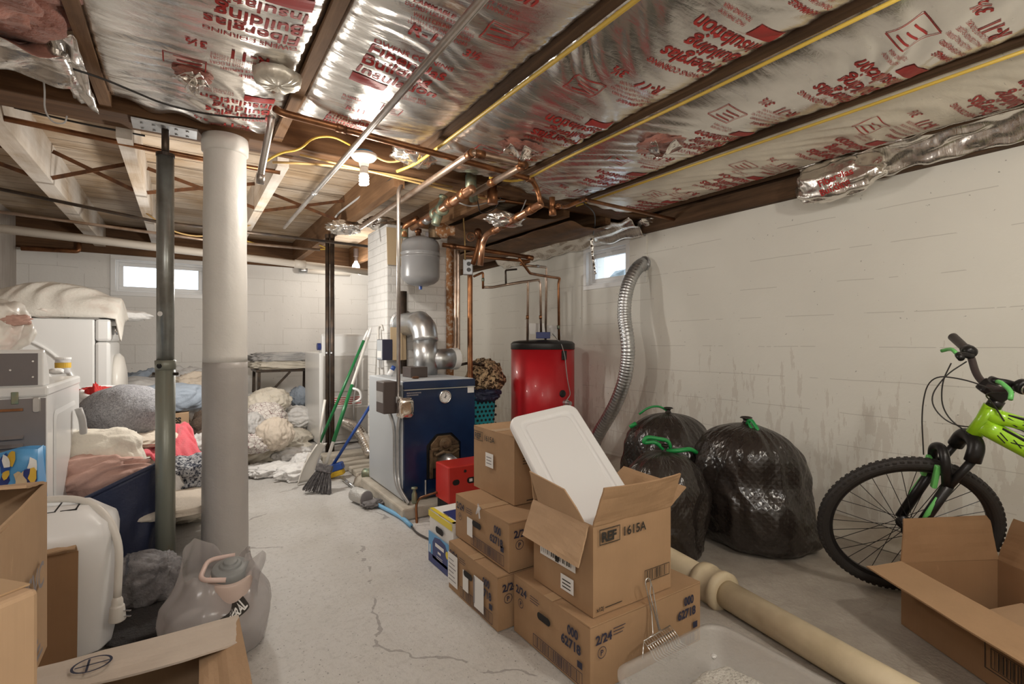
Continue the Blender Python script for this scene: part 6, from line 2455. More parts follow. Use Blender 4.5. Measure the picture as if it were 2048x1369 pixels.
# translucent tote with litter
x0, x1, y0, y1, hz = 1.02, 1.515, .40, 1.055, .17
t = empty('litter_tote', ((x0 + x1) / 2, (y0 + y1) / 2, 0), 'frosted clear plastic tote holding cat litter', 'tote')
g = G()
i = .03
g.loft([rrect(x0 + i, x1 - i, y0 + i, y1 - i, .05, .002), rrect(x0 + .012, x1 - .012, y0 + .012, y1 - .012, .06, hz - .012), rrect(x0, x1, y0, y1, .065, hz - .012), rrect(x0, x1, y0, y1, .065, hz),
        rrect(x0 + .018, x1 - .018, y0 + .018, y1 - .018, .055, hz), rrect(x0 + .020, x1 - .020, y0 + .020, y1 - .020, .055, hz - .014), rrect(x0 + i + .004, x1 - i - .004, y0 + i + .004, y1 - i - .004, .046, .007)], True, True)
g.build('tub', M['tote'], t, smooth=True, bevel=0)
g = G()


def litter(u, v):
    x = x0 + i + .012 + u * (x1 - x0 - 2 * i - .024)
    y = y0 + i + .012 + v * (y1 - y0 - 2 * i - .024)
    e = min(u, 1 - u, v, 1 - v)
    z = .032 + .075 * smooth01(0.0, .12, e + .05 * noise.noise(Vector((x * 9, y * 9, 3)))) + .006 * fbm(Vector((x * 14, y * 14, 1)), 4)
    return Vector((x, y, z))


g.grid(litter, 60, 80)
lt = g.build('cat_litter', M['litter'], smooth=True)
lt['kind'] = 'stuff'
tag(lt, 'pale grey cat litter heaped in the clear tote', 'litter')
g = blob(at(1427, 1313, Z=.075), (.011, .009, .008), seed=2, amp=.4, sub=3)
tag(g.build('litter_clump', M['label_white'], smooth=True), 'small white clump on top of the cat litter', 'clump')

# drain pipe on the floor
t = empty('drain_pipe', (1.95, 1.0, 0), 'cream painted drain pipe with a collar running along the floor', 'pipe')
a, b = Vector((2.06, 2.2, .058)), Vector((1.75, .30, .058))
j = a.lerp(b, .455)
dd = (b - a).normalized()
g = G()
g.tube([j, b], .057, 28)
g.build('pipe_run', M['drain'], t, smooth=True)
g = G()
g.tube([a, j + dd * .02], .062, 28)
g.build('upper_run', M['drain'], t, smooth=True)
g = G()
g.lathe([(.064, -.075), (.080, -.07), (.083, -.05), (.083, -.03), (.078, -.027), (.078, .03), (.084, .035), (.084, .06), (.066, .07)], j, axis=dd, n=36)
g.build('collar', M['drain'], t, smooth=True)

# ---------------------------------------------------------------- rubbish bags
def bin_bag(label, c, R, H, seed, squash=(1, 1), tie=True, lean=(0, 0)):
    t = empty('rubbish_bag', (c[0], c[1], 0), label, 'bag')
    n, m = 120, 70
    rings = []
    for jx in range(m + 1):
        s = jx / m
        if s < .08:
            r = .80 + .2 * sin(s / .08 * pi / 2)
        elif s < .55:
            r = 1.0 + .05 * sin((s - .08) / .47 * pi)
        else:
            q = (s - .55) / .45
            r = (1 - q ** 2.3) ** .72 if q < .985 else .05
            r = max(r, .07)
        z = H * (s if s < .55 else .55 + .45 * (1 - (1 - (s - .55) / .45) ** 1.25))
        pl = smooth01(.45, .98, s)
        row = []
        for k in range(n):
            th = 2 * pi * k / n
            d = Vector((cos(th), sin(th), 0))
            lump = noise.noise(Vector((d.x * 1.5, d.y * 1.5, s * 2.6 + seed)))
            l2 = 1 - abs(noise.noise(Vector((d.x * 2.6, d.y * 2.6, s * 5 + seed * 2)))) * 2
            pleat = noise.noise(Vector((d.x * 7 + seed, d.y * 7, s * 1.2)))
            rr = R * r * (1 + .16 * lump + .06 * l2 * (1 - .3 * pl) + .09 * pl * pleat)
            zz = z + .03 * H * lump * smooth01(.05, .5, s) * (1 - smooth01(.9, 1, s))
            row.append(Vector((c[0] + d.x * rr * squash[0] + lean[0] * s, c[1] + d.y * rr * squash[1] + lean[1] * s, max(zz, .002))))
        rings.append(row)
    top = Vector((c[0] + lean[0], c[1] + lean[1], H))
    for zz, r in ((.015, .55), (.035, 1.0), (.028, 1.3)):
        rings.append([top + Vector((cos(2 * pi * k / n), sin(2 * pi * k / n), 0)) * R * .09 * r * (1 + .25 * noise.noise(Vector((cos(2 * pi * k / n) * 5, sin(2 * pi * k / n) * 5, seed)))) + Vector((0, 0, zz)) for k in range(n)])
    g = G()
    g.loft(rings, True, True)
    g.build('bag_body', M['bag'], t, smooth=True)
    return t, top


t, top = bin_bag('largest black rubbish bag, with a green tie, beside the bicycle wheel', (2.70, 1.60), .28, .66, 3, lean=(-.03, .05))
g = G()
g.tube([top + Vector((-.02, -.02, .0)), top + Vector((-.035, -.05, .03)), top + Vector((-.05, -.10, -.02)), top + Vector((-.05, -.12, -.085))], .010, 8, fillet=.02)
g.tube([top + Vector((-.015, -.02, .02)), top + Vector((-.055, -.06, -.01)), top + Vector((-.066, -.11, -.05))], .008, 8, fillet=.02)
g.build('drawstring', M['green_tie'], t, smooth=True)
t, top = bin_bag('black rubbish bag at the back against the white wall', (2.66, 2.19), .27, .655, 7)
g = G()
g.tube([top + RGT * .0 + UP * .01, top - RGT * .06 + UP * .045, top - RGT * .13 + UP * .035, top - RGT * .19 - UP * .01], .007, 8, fillet=.04)
g.tube([top - RGT * .24 - UP * .05 - FWD * .12, top - RGT * .28 - UP * .075 - FWD * .12], .013, 8)
g.build('drawstring', M['green_tie'], t, smooth=True)
t, top = bin_bag('slumped black rubbish bag with a green bow, next to the open carton', (2.13, 1.80), .215, .535, 12, squash=(1.05, .95), lean=(.03, .0))
g = G()
g.tube([top, top + RGT * -.05 + UP * .05, top + RGT * -.12 + UP * .04, top + RGT * -.10 + UP * .075, top + RGT * .02 + UP * .055, top + RGT * .03 + UP * .015], .011, 8, fillet=.03)
g.tube([top, top + RGT * .06 + UP * .005 - FWD * .03, top + RGT * .13 + UP * .015 - FWD * .02, top + RGT * .17 - UP * .01], .012, 8, fillet=.03)
g.build('drawstring', M['green_tie'], t, smooth=True)

# ---------------------------------------------------------------- bicycle
YF_ = radians(130)                      # the front wheel is turned, so it tips towards the room
U = Vector((cos(YF_), sin(YF_), 0))
HUB0 = Vector((2.69, .946, 0))
LEAN = radians(19.8)
N = Vector((-U.y, U.x, 0))
zax = (UP * cos(LEAN) + N * sin(LEAN)).normalized()
yax = zax.cross(U).normalized()
bm = Matrix(((U.x, yax.x, zax.x, HUB0.x), (U.y, yax.y, zax.y, HUB0.y), (U.z, yax.z, zax.z, .008), (0, 0, 0, 1)))
t = empty('bicycle', HUB0, 'lime green mountain bike with black fork leaning near the white wall', 'bicycle')
WR = .338
HZ = WR
hub = Vector((0, 0, HZ))


def bt(pts, r, nm, m, parent=None, xf=None, **kw):
    g = G(xf or bm)
    g.tube(pts, r, kw.pop('n', 14), fillet=kw.pop('fillet', 0), rf=kw.pop('rf', None), step=kw.pop('step', None))
    return g.build(nm, M[m], parent or t, smooth=True)


def wheel(hub, nm='front_wheel', xf=None):
    bm_ = xf or bm
    g = G(bm_)
    ring = [hub + Vector((cos(2 * pi * k / 72) * (WR - .024), 0, sin(2 * pi * k / 72) * (WR - .024))) for k in range(72)]
    g.tube(ring, .024, 16, closed=True)
    for k in range(80):
        a = 2 * pi * k / 80
        rad = Vector((cos(a), 0, sin(a)))
        tg = Vector((-sin(a), 0, cos(a)))
        for s, off in ((-1, .5), (0, 0), (1, .5)):
            aa = a + off * 2 * pi / 80
            rad2, tg2 = Vector((cos(aa), 0, sin(aa))), Vector((-sin(aa), 0, cos(aa)))
            side = Vector((0, s * .016, 0))
            g.obox(hub + rad2 * (WR - (.003 if s == 0 else .009)) + side, rad2 * .004, tg2 * .007, Vector((0, .0055, 0)))
    w = g.build(nm, M['tire'], t, smooth=False)
    g = G(bm_)
    rr = WR - .052
    ring = []
    rings = []
    for k in range(73):
        a = 2 * pi * k / 72
        rad = Vector((cos(a), 0, sin(a)))
        rings.append([hub + rad * (rr + dr) + Vector((0, dy, 0)) for dr, dy in ((.012, -.012), (.012, .012), (0, .012), (-.008, .006), (-.008, -.006), (0, -.012))])
    g.loft(rings, False, False)
    g.build('rim', M['bike_black'], w)
    g = G(bm_)
    for k in range(32):
        a = 2 * pi * k / 32
        s = 1 if k % 2 else -1
        off = (.85 if (k // 2) % 2 else -.85)
        p0 = hub + Vector((cos(a + off) * .024, s * .028, sin(a + off) * .024))
        p1 = hub + Vector((cos(a) * (rr - .004), 0, sin(a) * (rr - .004)))
        g.tube([p0, p1], .0015, 5)
    g.build('spokes', M['bike_black'], w)
    g = G(bm_)
    g.lathe([(.010, -.05), (.012, -.035), (.03, -.032), (.03, -.024), (.016, -.02), (.016, .02), (.03, .024), (.03, .032), (.012, .035), (.010, .05)], hub, axis=(0, 1, 0), n=20)
    g.build('hub', M['bike_black'], w, smooth=True)
    return w


wheel(hub)
HA = radians(72)
sa = Vector((-cos(HA), 0, sin(HA)))          # along the steering axis, upwards
fw = Vector((sin(HA), 0, cos(HA)))
crown = hub + sa * .43 - fw * .012
for s in (-1, 1):
    y = Vector((0, s * .062, 0))
    fk = bt([hub + y, hub + y + sa * .27, ], .0195, 'fork_leg', 'bike_black')
    bt([hub + y + sa * .24, hub + y + sa * .42 - fw * .02], .0150, 'fork_tube', 'bike_black', fk)
    g = G(bm)
    g.tube([hub + y * 1.1 + sa * .07 + fw * .010, hub + y * 1.15 + sa * .13 + fw * .009, hub + y * 1.1 + sa * .21 + fw * .013], .011, 8, rf=lambda i, L: (.004, .011, .006)[i])
    g.build('green_decal', M['green_lever'], fk, smooth=True)
bt([hub + Vector((0, -.062, 0)) + sa * .40 - fw * .02, crown + Vector((0, -.05, 0)) + sa * .03, crown + sa * .045, crown + Vector((0, .05, 0)) + sa * .03, hub + Vector((0, .062, 0)) + sa * .40 - fw * .02], .027, 'fork_crown', 'bike_black', fillet=.03)
bt([hub + Vector((0, -.062, 0)) + sa * .26, hub + sa * .37 + fw * .055 + Vector((0, -.05, 0)), hub + sa * .40 + fw * .06, hub + sa * .37 + fw * .055 + Vector((0, .05, 0)), hub + Vector((0, .062, 0)) + sa * .26], .017, 'fork_arch', 'bike_black', fillet=.03)
for s in (-1, 1):
    g = G(bm)
    y = Vector((0, s * .045, 0))
    g.bar(hub + y + sa * .235 + fw * .03, hub + y * .8 + sa * .33 + fw * .055, .018, .022, up=(0, 1, 0))
    g.build('brake_arm', M['green_lever'], t, bevel=.004)
ht0 = crown + sa * .06
ht1 = ht0 + sa * .125
bt([ht0 - sa * .012, ht0], .026, 'headset_cup', 'bike_black')
bt([ht0, ht0.lerp(ht1, .5), ht1], .027, 'head_tube', 'lime', rf=lambda i, L: (.028, .025, .030)[i], n=20)
bt([ht1, ht1 + sa * .03], .024, 'headset_spacer', 'bike_black')
# frame in its own plane behind the steering axis
h0, h1 = bm @ ht0, bm @ ht1
saw = (h1 - h0).normalized()
YB_ = radians(112)
Ub = Vector((cos(YB_), sin(YB_), 0))
yb = saw.cross(Ub).normalized()
zb = Ub.cross(yb).normalized()
fm = Matrix(((Ub.x, yb.x, zb.x, h0.x), (Ub.y, yb.y, zb.y, h0.y), (Ub.z, yb.z, zb.z, h0.z), (0, 0, 0, 1)))
fi = fm.inverted()
f0, f1 = fi @ h0, fi @ h1
ax_ = (f1 - f0).normalized()
seat_t = f1 + Vector((-.58, 0, -.20))
bb = f0 + Vector((-.62, 0, -.36))
p_tt, p_dt = f1 - ax_ * .035, f0 + ax_ * .045
tt = bt([p_tt, seat_t], .0235, 'top_tube', 'lime', xf=fm, n=20, step=.05, rf=lambda i, L: .030 - .006 * min(1, L / .12))
dtb = bt([p_dt, bb], .030, 'down_tube', 'lime', xf=fm, n=20, step=.05, rf=lambda i, L: .036 - .003 * min(1, L / .2))
for base, p0, p1, pa in ((tt, p_tt, seat_t, .024), (dtb, p_dt, bb, .034)):
    g = G(fm)
    d = (p1 - p0).normalized()
    upv = Vector((0, 1, 0)).cross(d)
    if upv.z < 0:
        upv = -upv
    for k in range(7):
        q = p0 + d * (.05 + .045 * k) + Vector((0, pa + .0005, 0))
        g.bar(q, q + d * .035 + upv * (.012 if k % 2 else -.012), .0035, .0015, up=(0, 1, 0))
        g.bar(q + d * .035, q + upv * .014, .0035, .0015, up=(0, 1, 0))
    g.bar(p0 + d * .05 + upv * pa * .75 + Vector((0, pa * .55, 0)), p0 + d * .45 + upv * pa * .75 + Vector((0, pa * .55, 0)), .012, .012, up=(0, 1, 0))
    g.build('black_decal', M['bike_black'], base)
bt([bb, seat_t + Vector((-.05, 0, .10))], .018, 'seat_tube', 'lime', xf=fm)
rear = Vector((-1.03, 0, (WR + .004 - h0.z) / max(.2, zb.z)))
wheel(rear, 'rear_wheel', fm)
for s in (-1, 1):
    bt([bb + Vector((0, s * .04, 0)), rear + Vector((0, s * .065, 0))], .011, 'chain_stay', 'lime', xf=fm)
    bt([seat_t + Vector((-.02, s * .03, .02)), rear + Vector((0, s * .065, 0))], .010, 'seat_stay', 'lime', xf=fm)
bt([seat_t + Vector((-.05, 0, .10)), seat_t + Vector((-.09, 0, .24))], .013, 'seat_post', 'bike_black', xf=fm)
g = G(fm)
q = seat_t + Vector((-.09, 0, .26))
g.loft([[q + Vector((dx + 0, w * cos(a), .025 * sin(a))) for a in [2 * pi * k / 16 for k in range(16)]] for dx, w in ((.15, .012), (.10, .025), (0, .04), (-.08, .075), (-.12, .07), (-.13, .03))])
g.build('saddle', M['bike_black'], t, smooth=True, subsurf=1)
g = G(fm)
g.lathe([(.03, -.05), (.06, -.045), (.085, -.045), (.085, -.04), (.02, -.03), (.02, .05)], bb, axis=(0, 1, 0), n=28)
g.build('crankset', M['bike_black'], t)
# stem and bar
sc_ = ht1 + sa * .05
stem_e = sc_ + fw * .06 + sa * .02
g = G(bm)
g.obox(sc_.lerp(stem_e, .5), (stem_e - sc_) / 2 * 1.5, Vector((0, .022, 0)), (stem_e - sc_).cross(Vector((0, 1, 0))).normalized() * .026)
g.build('stem', M['bike_black'], t, bevel=.008)
bar = []
for s in (1, -1):
    pass
BR = lambda y, up, back: stem_e + Vector((-back, y, up))
bpts = [BR(-.31, .085, .02), BR(-.16, .075, .01), BR(-.075, .015, .0), BR(0, 0, 0), BR(.075, .015, .0), BR(.16, .075, .01), BR(.31, .085, .02)]
hb = bt(bpts, .0125, 'handlebar', 'bar_brown', fillet=.05, n=16)
for s in (1, -1):
    g = G(bm)
    e0, e1 = BR(s * .31, .085, .02), BR(s * .19, .077, .012)
    d = (e0 - e1).normalized()
    g.tube([e1, e1 + d * .006, e1 + d * .02, e0 + d * .01], .0165, 18, rf=lambda i, L: (.021, .021, .0165, .0175)[i])
    g.build('grip', M['bar_brown'], t, smooth=True)
    g = G(bm)
    q = BR(s * .165, .075, .010)
    g.tube([q - d * .018, q - d * .006, q + d * .012, q + d * .018], .024, 18, rf=lambda i, L: (.018, .026, .026, .02)[i])
    g.build('shifter', M['bike_black'], t, smooth=True)
    if s > 0:
        g = G(bm)
        g.tube([e1 + d * .002, e1 + d * .008], .0225, 18)
        g.build('chrome_ring', M['chrome'], t, smooth=True)
    g = G(bm)
    q = BR(s * .135, .066, .008)
    body = q + fw * .055 + Vector((0, -s * .005, -.006))
    g.tube([q, q + fw * .03, body, body - Vector((0, s * .03, .005))], .012, 10, fillet=.01, rf=None)
    lev = g.build('brake_mount', M['bike_black'], t, smooth=True)
    g = G(bm)
    g.tube([body, body + Vector((.005, s * .03, .010)), body + Vector((-.005, s * .075, -.004)), body + Vector((.008, s * .10, -.022))], .0075, 8, fillet=.02)
    g.build('brake_lever', M['green_lever'], lev, smooth=True)
# cables
for k, pts in enumerate((
        [BR(-.13, .04, -.06), BR(-.13, -.05, -.08), BR(-.10, -.17, -.07), BR(-.03, -.23, .0), ht0 + Vector((-.05, -.03, .06)), ht0 + Vector((-.3, -.03, -.06))],
        [BR(-.15, .04, .0), BR(-.14, -.02, -.07), BR(-.12, -.13, -.12), BR(-.05, -.21, -.05), ht0 + Vector((-.04, .035, .06)), ht0 + Vector((-.3, .035, -.06))],
        [BR(.13, .045, -.05), BR(.05, .05, -.10), BR(-.05, .02, -.16), BR(-.05, -.12, -.17), hub + sa * .33 + fw * .08 + Vector((0, -.03, 0))],
        [BR(.15, .045, .0), BR(.06, .0, -.04), ht1 + Vector((.02, .03, .03)), ht0 + Vector((-.06, .04, .08))])):
    g = G(bm)
    # smooth the run
    q = [Vector(p) for p in pts]
    for _ in range(3):
        r = [q[0]]
        for a, b in zip(q, q[1:]):
            r += [a.lerp(b, .25), a.lerp(b, .75)]
        q = r + [q[-1]]
    g.tube(q, .0026, 6)
    g.build('brake_cable', M['black_cable'], t, smooth=True)

# ---------------------------------------------------------------- open carton at the bicycle
A = Vector((2.38, .815, 0))
e1 = Vector((.87, -.49, 0)).normalized()
e2 = Vector((-.52, -.855, 0)).normalized()
W_, L_, H_ = .41, .75, .245
bx = Matrix(((e1.x, e2.x, 0, A.x), (e1.y, e2.y, 0, A.y), (0, 0, 1, 0), (0, 0, 0, 1)))
t = empty('open_carton', A + (e1 * W_ + e2 * L_) / 2, 'long empty brown carton with spread flaps in front of the bicycle', 'box')
g = G(bx)
th = .005
for a in ((0, W_, 0, th, .0, H_), (0, W_, L_ - th, L_, 0, H_), (0, th, th, L_ - th, 0, H_), (W_ - th, W_, th, L_ - th, 0, H_), (th, W_ - th, th, L_ - th, 0, th)):
    g.box(*a)
g.build('carton_body', M['card_dark'], t)


def bflap(pts, nm='flap', m='card_dark'):
    a, b, c, d = [bx @ Vector(p) for p in pts]
    return flap(t, [a, b, c, d], nm, m)


bflap([(0, 0, H_), (W_, 0, H_), (W_ + .0, -.035, H_ + .165), (.04, -.035, H_ + .16)])
bflap([(0, 0, H_), (0, L_, H_), (-.13, L_, H_ - .035), (-.145, .0, H_ - .015)], m='card')
bflap([(W_, 0, H_), (W_, L_, H_), (W_ + .06, L_, H_ + .16), (W_ + .06, .01, H_ + .165)])
g = G(bx)
g.plate([(.06, .02, th + .004), (W_ - th - .002, .10, .12), (W_ - th - .002, .42, .10), (.09, .34, th + .004)], .004)
g.build('inner_flap', M['card_light'], t)
g = G(bx)
g.box(.008, W_ * .5, .1, L_ - .02, th + .001, th + .004)
g.build('floor_flap', M['card'], t)
g = G()
o = A + e2 * 0 - e1 * .0018
outline(g, o, e2, UP, .34, .60, .05, .15, .003)
barcode(g, o, e2, UP, .36, .58, .06, .125, 4)
put_text(g, 'LOT', .03, o + e2 * .36 + UP * .19, e2, UP, .0004)
strip(g, o, e2, UP, .36, .50, .17, .176)
g.build('printed_text', M['ink_black'], t)

# ---------------------------------------------------------------- things near the camera
# tall portable air conditioner
x0, x1, y0, y1, hz = -.66, -.215, 2.26, 2.58, .525
t = empty('dehumidifier', ((x0 + x1) / 2, (y0 + y1) / 2, 0), 'white floor-standing air conditioner wrapped in film with its cord laid over the top', 'appliance')
g = G()


def acring(z, ix, iy, ch):
    a0, a1, b0, b1 = x0 + ix, x1 - ix, y0 + iy, y1 - iy
    return [Vector(p) for p in ((a0 + ch, b0, z), (a1 - ch * 1.6, b0, z), (a1 - ch * .5, b0 + ch * .45, z), (a1, b0 + ch * 1.5, z), (a1, b1 - ch * 1.5, z), (a1 - ch * .5, b1 - ch * .45, z), (a1 - ch * 1.6, b1, z), (a0 + ch, b1, z), (a0, b1 - ch, z), (a0, b0 + ch, z))]


g.loft([acring(0.02, .01, .01, .05), acring(.42, .0, .0, .05), acring(.465, .006, .010, .055), acring(.505, .05, .045, .05), acring(hz, .075, .065, .04)])
g.build('cabinet', M['white_plastic'], t, smooth=True, bevel=.012)
g = G()
for k in range(3):
    xx = -.44 + .057 * k
    g.box(xx, xx + .005, y0 + .075, y1 - .08, hz - .002, hz + .0012)
    g.box(xx - .040, xx + .003, y0 + .075, y0 + .08, hz - .002, hz + .0012)
g.build('louver_slot', M['soot'], t)
g = G()
pts = [(x0 + .06, y0 + .20, hz + .016), (x0 + .22, y0 + .20, hz + .022), (x1 - .10, y0 + .15, hz + .018), (x1 - .02, y0 + .08, .485), (x1 + .016, y0 + .05, .38), (x1 + .014, y0 + .03, .27), (x1 + .012, y0 + .02, .20)]
g.tube(pts, .0125, 12, fillet=.09)
cd = g.build('power_cord', M['offwhite_plastic'], t, smooth=True)
g = G()
q = Vector((x1 + .012, y0 + .02, .205))
g.lathe([(.012, 0), (.017, -.012), (.018, -.03), (.022, -.034), (.026, -.085), (.018, -.09)], q, n=16)
g.build('plug', M['offwhite_plastic'], cd, smooth=True, bevel=.002)
g = G()
for s in (-1, 1):
    g.obox(q + RGT * .03 + UP * (-.06 + .010 * s), RGT * .018, FWD * .003, UP * .0015)
g.build('prong', M['chrome'], cd)
# cardboard leaning on its front
a = Vector((-.52, 2.17, 0))
t = empty('cardboard_sheet', (-.40, 2.19, 0), 'brown cardboard sheet standing upright against the white air conditioner', 'cardboard')
g = G()
g.plate([(-.60, 2.215, 0), (-.305, 2.215, 0), (-.305, 2.245, .405), (-.60, 2.245, .405)], .006)
g.build('sheet', M['card_dark'], t)
g = G()
g.grid(lambda u, v: Vector((-.60 + u * .293, 2.245 - .05 * v, .405 + .03 * sin(v * 2.2) + .006 * noise.noise(Vector((u * 6, v * 3, 1))))), 12, 6)
g.build('folded_edge', M['card_light'], t, solid=.005)

# boxes at the very edge of the picture
t = carton('carton', 'plain carton low on the floor carrying the taller pale box', -.66, -.325, 1.03, 1.50, 0, .42, 'card')
t = carton('carton', 'pale carton with faded lettering piled near the white air conditioner', -.70, -.262, 1.0, 1.53, .428, .80, 'card_light', closed=False)
flap(t, [(-.262, 1.53, .80), (-.70, 1.53, .80), (-.70, 1.42, .845), (-.275, 1.42, .82)], m='card_light')
flap(t, [(-.70, 1.0, .80), (-.262, 1.0, .80), (-.262, 1.24, .79), (-.70, 1.24, .79)], m='card_light')
g = G()
o = Vector((-.262 + .0065, 1.0, .428))
put_text(g, 'UNISVC', .075, o + Vector((0, .20, .17)), (0, 1, 0), UP, .001)
for k in range(3):
    strip(g, o + Vector((0, .33, .03 + .018 * k)), (0, 1, 0), UP, 0, .12 - .02 * k, 0, .009)
g.build('printed_text', M['ink_grey'], t)
ang = radians(-48)
rx = Matrix.Translation(Vector((-.158, .88, 0))) @ Matrix.Rotation(ang, 4, 'Z')
t = empty('carton', rx @ Vector((-.1, -.2, 0)), 'pale taped carton standing before the box with faded lettering', 'box')
g = G(rx)
th = .006
for a in ((-.16, 0, -.40, 0, 0, .80), ):
    g.box(*a)
g.build('carton_body', M['card_light'], t, bevel=.006)
g = G(rx)
g.box(-.165, -.02, -.40, .0015, .8005, .803)
g.build('tape', M['tape'], t)

# low open carton with folded-in flaps
x0, x1, y0, y1, z1 = -.31, .135, 1.25, 1.70, .30
t = carton('open_carton', 'low open carton with whitish folded flaps by the bagged bottle', x0, x1, y0, y1, 0, z1, 'card_light', closed=False)
flap(t, [(x0, y1, z1), (x1, y1, z1), (x1 - .008, y1 - .145, z1 - .005), (x0 + .0, y1 - .15, z1 + .012)], m='card_pale', bend=.01)
flap(t, [(x1, y0, z1), (x1, y1 - .005, z1), (x1 - .10, y1 - .03, z1 - .04), (x1 - .11, y0, z1 - .03)], m='card_light')
flap(t, [(x0, y1, z1), (x0, y0, z1), (x0 + .12, y0, z1 - .03), (x0 + .12, y1 - .03, z1 - .03)], m='card_light')
g = G()
o = Vector((x0, y1 - .075, z1 + .0125))
ringmark(g, o, Vector((1, 0, 0)), Vector((0, 1, 0)), .115, .0, .036, .005, sx=1.15)
strip(g, o, Vector((1, 0, 0)), Vector((0, 1, 0)), .082, .15, -.004, .001)
strip(g, o, Vector((1, 0, 0)), Vector((0, 1, 0)), .105, .11, -.03, .028)
g.build('printed_mark', M['ink_blue'], t)
g = blob((-.08, 1.45, .12), (.13, .12, .08), seed=23, amp=.2, fold=.2, floor=.008, sub=4)
tag(g.build('teal_cloth', M['blue_grey_cloth'], smooth=True), 'blue-grey cloth lying inside the low open carton', 'cloth')

# grey plastic bag with a bottle in it
c = Vector((.10, 2.13, 0))
t = empty('plastic_bag', c, 'grey see-through plastic bag with a black printed band on the floor', 'bag')
g = G()
n, m = 96, 40
rings = []
for j in range(m + 1):
    s = j / m
    r = (.146 + .02 * sin(pi * min(1, s * 1.3))) * (1 - .35 * smooth01(.62, 1.0, s))
    row = []
    for k in range(n):
        th = 2 * pi * k / n
        d = Vector((cos(th), sin(th), 0))
        f = 1 - abs(noise.noise(Vector((d.x * 2.2, d.y * 2.2, s * 3 + 4)))) * 2
        rr = r * (1 + .10 * f * smooth01(.15, .8, s) + .05 * noise.noise(Vector((d.x * 4, d.y * 4, s * 2))))
        zz = .285 * s * (1 + .28 * smooth01(.5, 1, s) * noise.noise(Vector((d.x * 1.6, d.y * 1.6, 9))) + .22 * smooth01(.6, 1, s) * max(0, d.dot(-RGT) * .6 + d.dot(RGT) ** 4))
        row.append(c + Vector((d.x * rr * 1.05, d.y * rr * .9, max(zz, .002))))
    rings.append(row)
g.loft(rings, True, False)
from mathutils.bvhtree import BVHTree
BAGT = BVHTree.FromPolygons(g.v, g.f)
g.build('bag_film', M['clear_bag'], t, smooth=True)
g = G()
hp = c + RGT * .12 - FWD * .02 + UP * .30
g.grid(lambda u, v: hp + RGT * (.055 * u - .01 + .03 * v * v) + FWD * (.05 * sin(pi * u) - .02) + UP * (-.10 + .15 * v * (1 - .25 * abs(u - .4)) + .01 * noise.noise(Vector((u * 4, v * 4, 2)))), 10, 14)
g.build('bag_handle', M['clear_bag'], t, smooth=True)
cc = c


def onbag(a, z, off=.004):
    """a: angle from the camera side, to the right"""
    d = (-FWD * cos(a) + RGT * sin(a))
    o_ = Vector((c.x, c.y, z))
    hit = BAGT.ray_cast(o_ + d * .6, -d)[0]
    return (hit if hit is not None else o_ + d * .15) + d * off


g = G()
g.grid(lambda u, v: onbag(.42 + .80 * u, .125 + .05 * u + .036 * v), 14, 3)
bd = g.build('print_band', M['ink_black'], t)
vs, fs = text_tris('GENERAL', .03, .001)
wmax = max(v.x for v in vs)
g = G()
g.add([onbag(.47 + .70 * v.x / wmax, .133 + .05 * (v.x / wmax) + v.y * .95, .0065) for v in vs], fs)
g.build('printed_text', M['label_white'], bd)
g = G()
g.grid(lambda u, v: onbag(-.55 + .45 * u, .055 + .03 * v), 10, 3)
g.build('print_band', M['ink_black'], t)
g = blob(c + Vector((-.02, .0, .08)), (.12, .11, .075), seed=15, amp=.15, fold=.15, floor=.004, sub=4)
tag(g.build('bag_contents', M['grey_cloth'], smooth=True), 'pale cloth showing dimly inside the grey plastic bag', 'cloth')
# bottle leaning in the bag
ba = (UP * .93 + RGT * .10 - FWD * .22).normalized()
b0 = c + RGT * .045 + UP * .12 + FWD * .015
t = empty('drink_bottle', b0, 'blush insulated bottle with a grey lid sticking out of the plastic bag', 'bottle')
g = G()
R = .072
g.lathe([(.0, 0), (R - .006, 0), (R, .01), (R, .145), (R - .004, .160), (R - .022, .170)], b0, axis=ba, n=40)
g.build('body', M['bottle_body'], t, smooth=True, bevel=.002)
g = G()
g.lathe([(R - .012, .166), (R - .010, .184), (R - .014, .194), (R - .026, .200), (.036, .201), (.034, .209), (.024, .212), (.022, .219), (.010, .221)], b0, axis=ba, n=40)
g.build('lid', M['grey_lid'], t, smooth=True, bevel=.002)
g = G()
tp = b0 + ba * .195
s1 = (-FWD * .7 + RGT * .2)
s1 = (s1 - ba * s1.dot(ba)).normalized()
s2 = ba.cross(s1).normalized()
if s2.dot(RGT) > 0:
    s2 = -s2
g.tube([tp + s1 * .062 - ba * .008, tp + s1 * .055 + s2 * .085 - ba * .006, tp - s1 * .045 + s2 * .085 - ba * .0, tp - s1 * .062 + ba * .0], .0085, 10, fillet=.03)
g.build('carry_loop', M['rose'], t, smooth=True)

# navy hamper
c = Vector((-.265, 3.15, 0))
t = empty('navy_hamper', c, 'navy fabric pop-up hamper with a tilted rim behind the white air conditioner', 'hamper')
g = G()
n = 64
rings = []
tilt = lambda d: .10 * d.dot(RGT) + .02 * d.dot(FWD)
for j in range(26):
    s = j / 25
    row = []
    for k in range(n):
        th = 2 * pi * k / n
        d = Vector((cos(th), sin(th), 0))
        w = noise.noise(Vector((d.x * 2.5, d.y * 2.5, s * 3))) * .03 * sin(pi * s)
        r = .17 + .035 * s + w
        z = s * (.42 + tilt(d))
        row.append(c + d * r + UP * max(z, .002))
    rings.append(row)
g.loft(rings, True, False)
g.build('fabric_wall', M['navy_cloth'], t, smooth=True, solid=.006)
g = G()
ring = []
for k in range(n):
    th = 2 * pi * k / n
    d = Vector((cos(th), sin(th), 0))
    ring.append(c + d * .206 + UP * (.425 + tilt(d)))
g.tube(ring, .010, 10, closed=True)
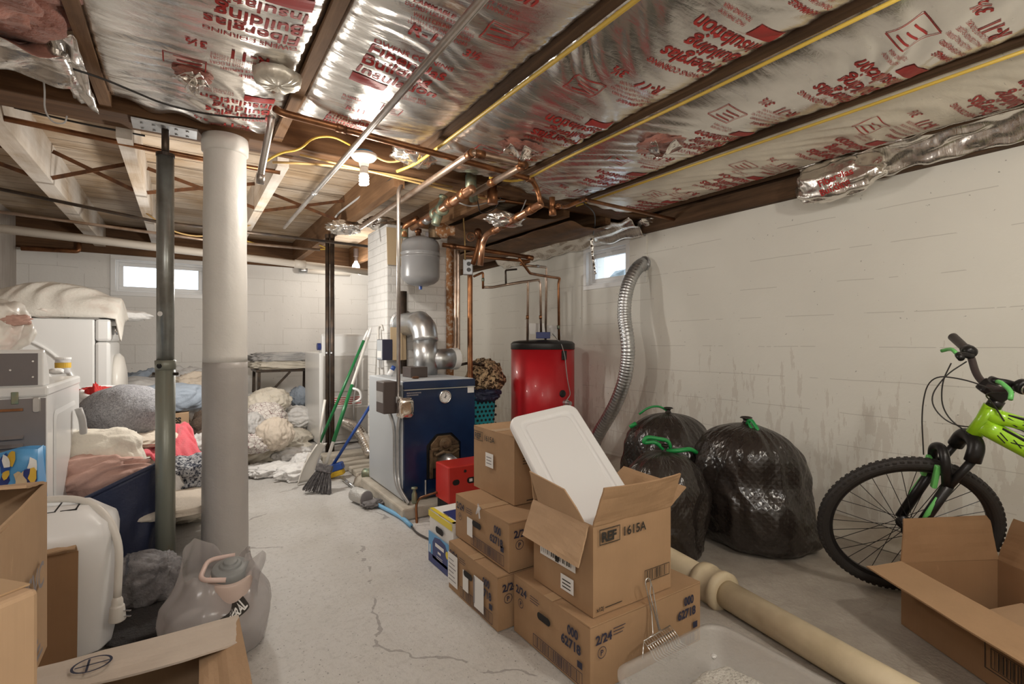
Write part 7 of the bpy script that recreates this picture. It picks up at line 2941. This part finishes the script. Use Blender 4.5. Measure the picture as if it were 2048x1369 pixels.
g.build('hem', M['navy_cloth'], t, smooth=True)

# folded dusty pad, dark rug scrap, printed shopping bag
heap('dusty_pad', 'dusty grey folded pad on the floor at the foot of the steel post', at(290, 1160, Y=2.66) + Vector((.0, .0, -.01)), (.12, .10, .11), 'rug_pad', 140, 'pad', p=.6, fold=.16, floor=.004)
g = blob((-.10, 2.51, .010), (.14, .22, .018), seed=141, amp=.1, fold=.1, p=.5, floor=.002, sub=4)
tag(g.build('dark_rug', M['dark_mat'], smooth=True), 'dark shaggy rug scrap on the floor before the steel post', 'rug')
c = at(30, 940, Y=2.62)
t = empty('shopping_bag', (c.x - .02, 2.68, .0), 'blue patterned shopping bag with golden patches before the washing machine', 'bag')
xa, xb, zt = c.x - .28, at(76, 930, Y=2.6).x, at(60, 903, Y=2.6).z
g = G()
random.seed(6)


def bagwall(u, v):
    x = xa + (xb - xa) * u
    return Vector((x, 2.60 + .02 * noise.noise(Vector((u * 5, v * 3, 2))), zt * v + (.012 * sin(u * 9) if v > .99 else 0)))


g.grid(bagwall, 24, 16)
g.grid(lambda u, v: bagwall(u, v) + Vector((0, .13, -.01)), 24, 16)
g.grid(lambda u, v: Vector((xb + .01 * sin(v * 4), 2.60 + .13 * u, zt * v)), 6, 16)
g.grid(lambda u, v: Vector((xa, 2.60 + .13 * u, zt * v)), 6, 16)
g.build('bag_wall', M['sky_print'], t, smooth=True, solid=.003)
rp = random.Random(21)
PATCH = [(rp.uniform(.68, .98), rp.uniform(.60, .97), rp.uniform(.016, .034), ('navy_print', 'gold_print', 'label_white', 'navy_print', 'tan_board', 'blue_paint')[k % 6]) for k in range(40)]
for k, (u0, v0, s, m) in enumerate(PATCH):
    g = G()
    pts = []
    for j in range(9):
        a = 2 * pi * j / 9
        rr = s * random.uniform(.6, 1.1)
        uu, vv = u0 + rr * cos(a) / .55, v0 + rr * sin(a) / .6
        pts.append(bagwall(min(1, uu), min(1, vv)) + Vector((0, -.006 - .0004 * k, 0)))
    mid = bagwall(u0, v0) + Vector((0, -.006 - .0004 * k, 0))
    g.add([mid] + pts, [(0, j + 1, (j + 1) % 9 + 1) for j in range(9)])
    g.build('printed_patch', M[m], t)
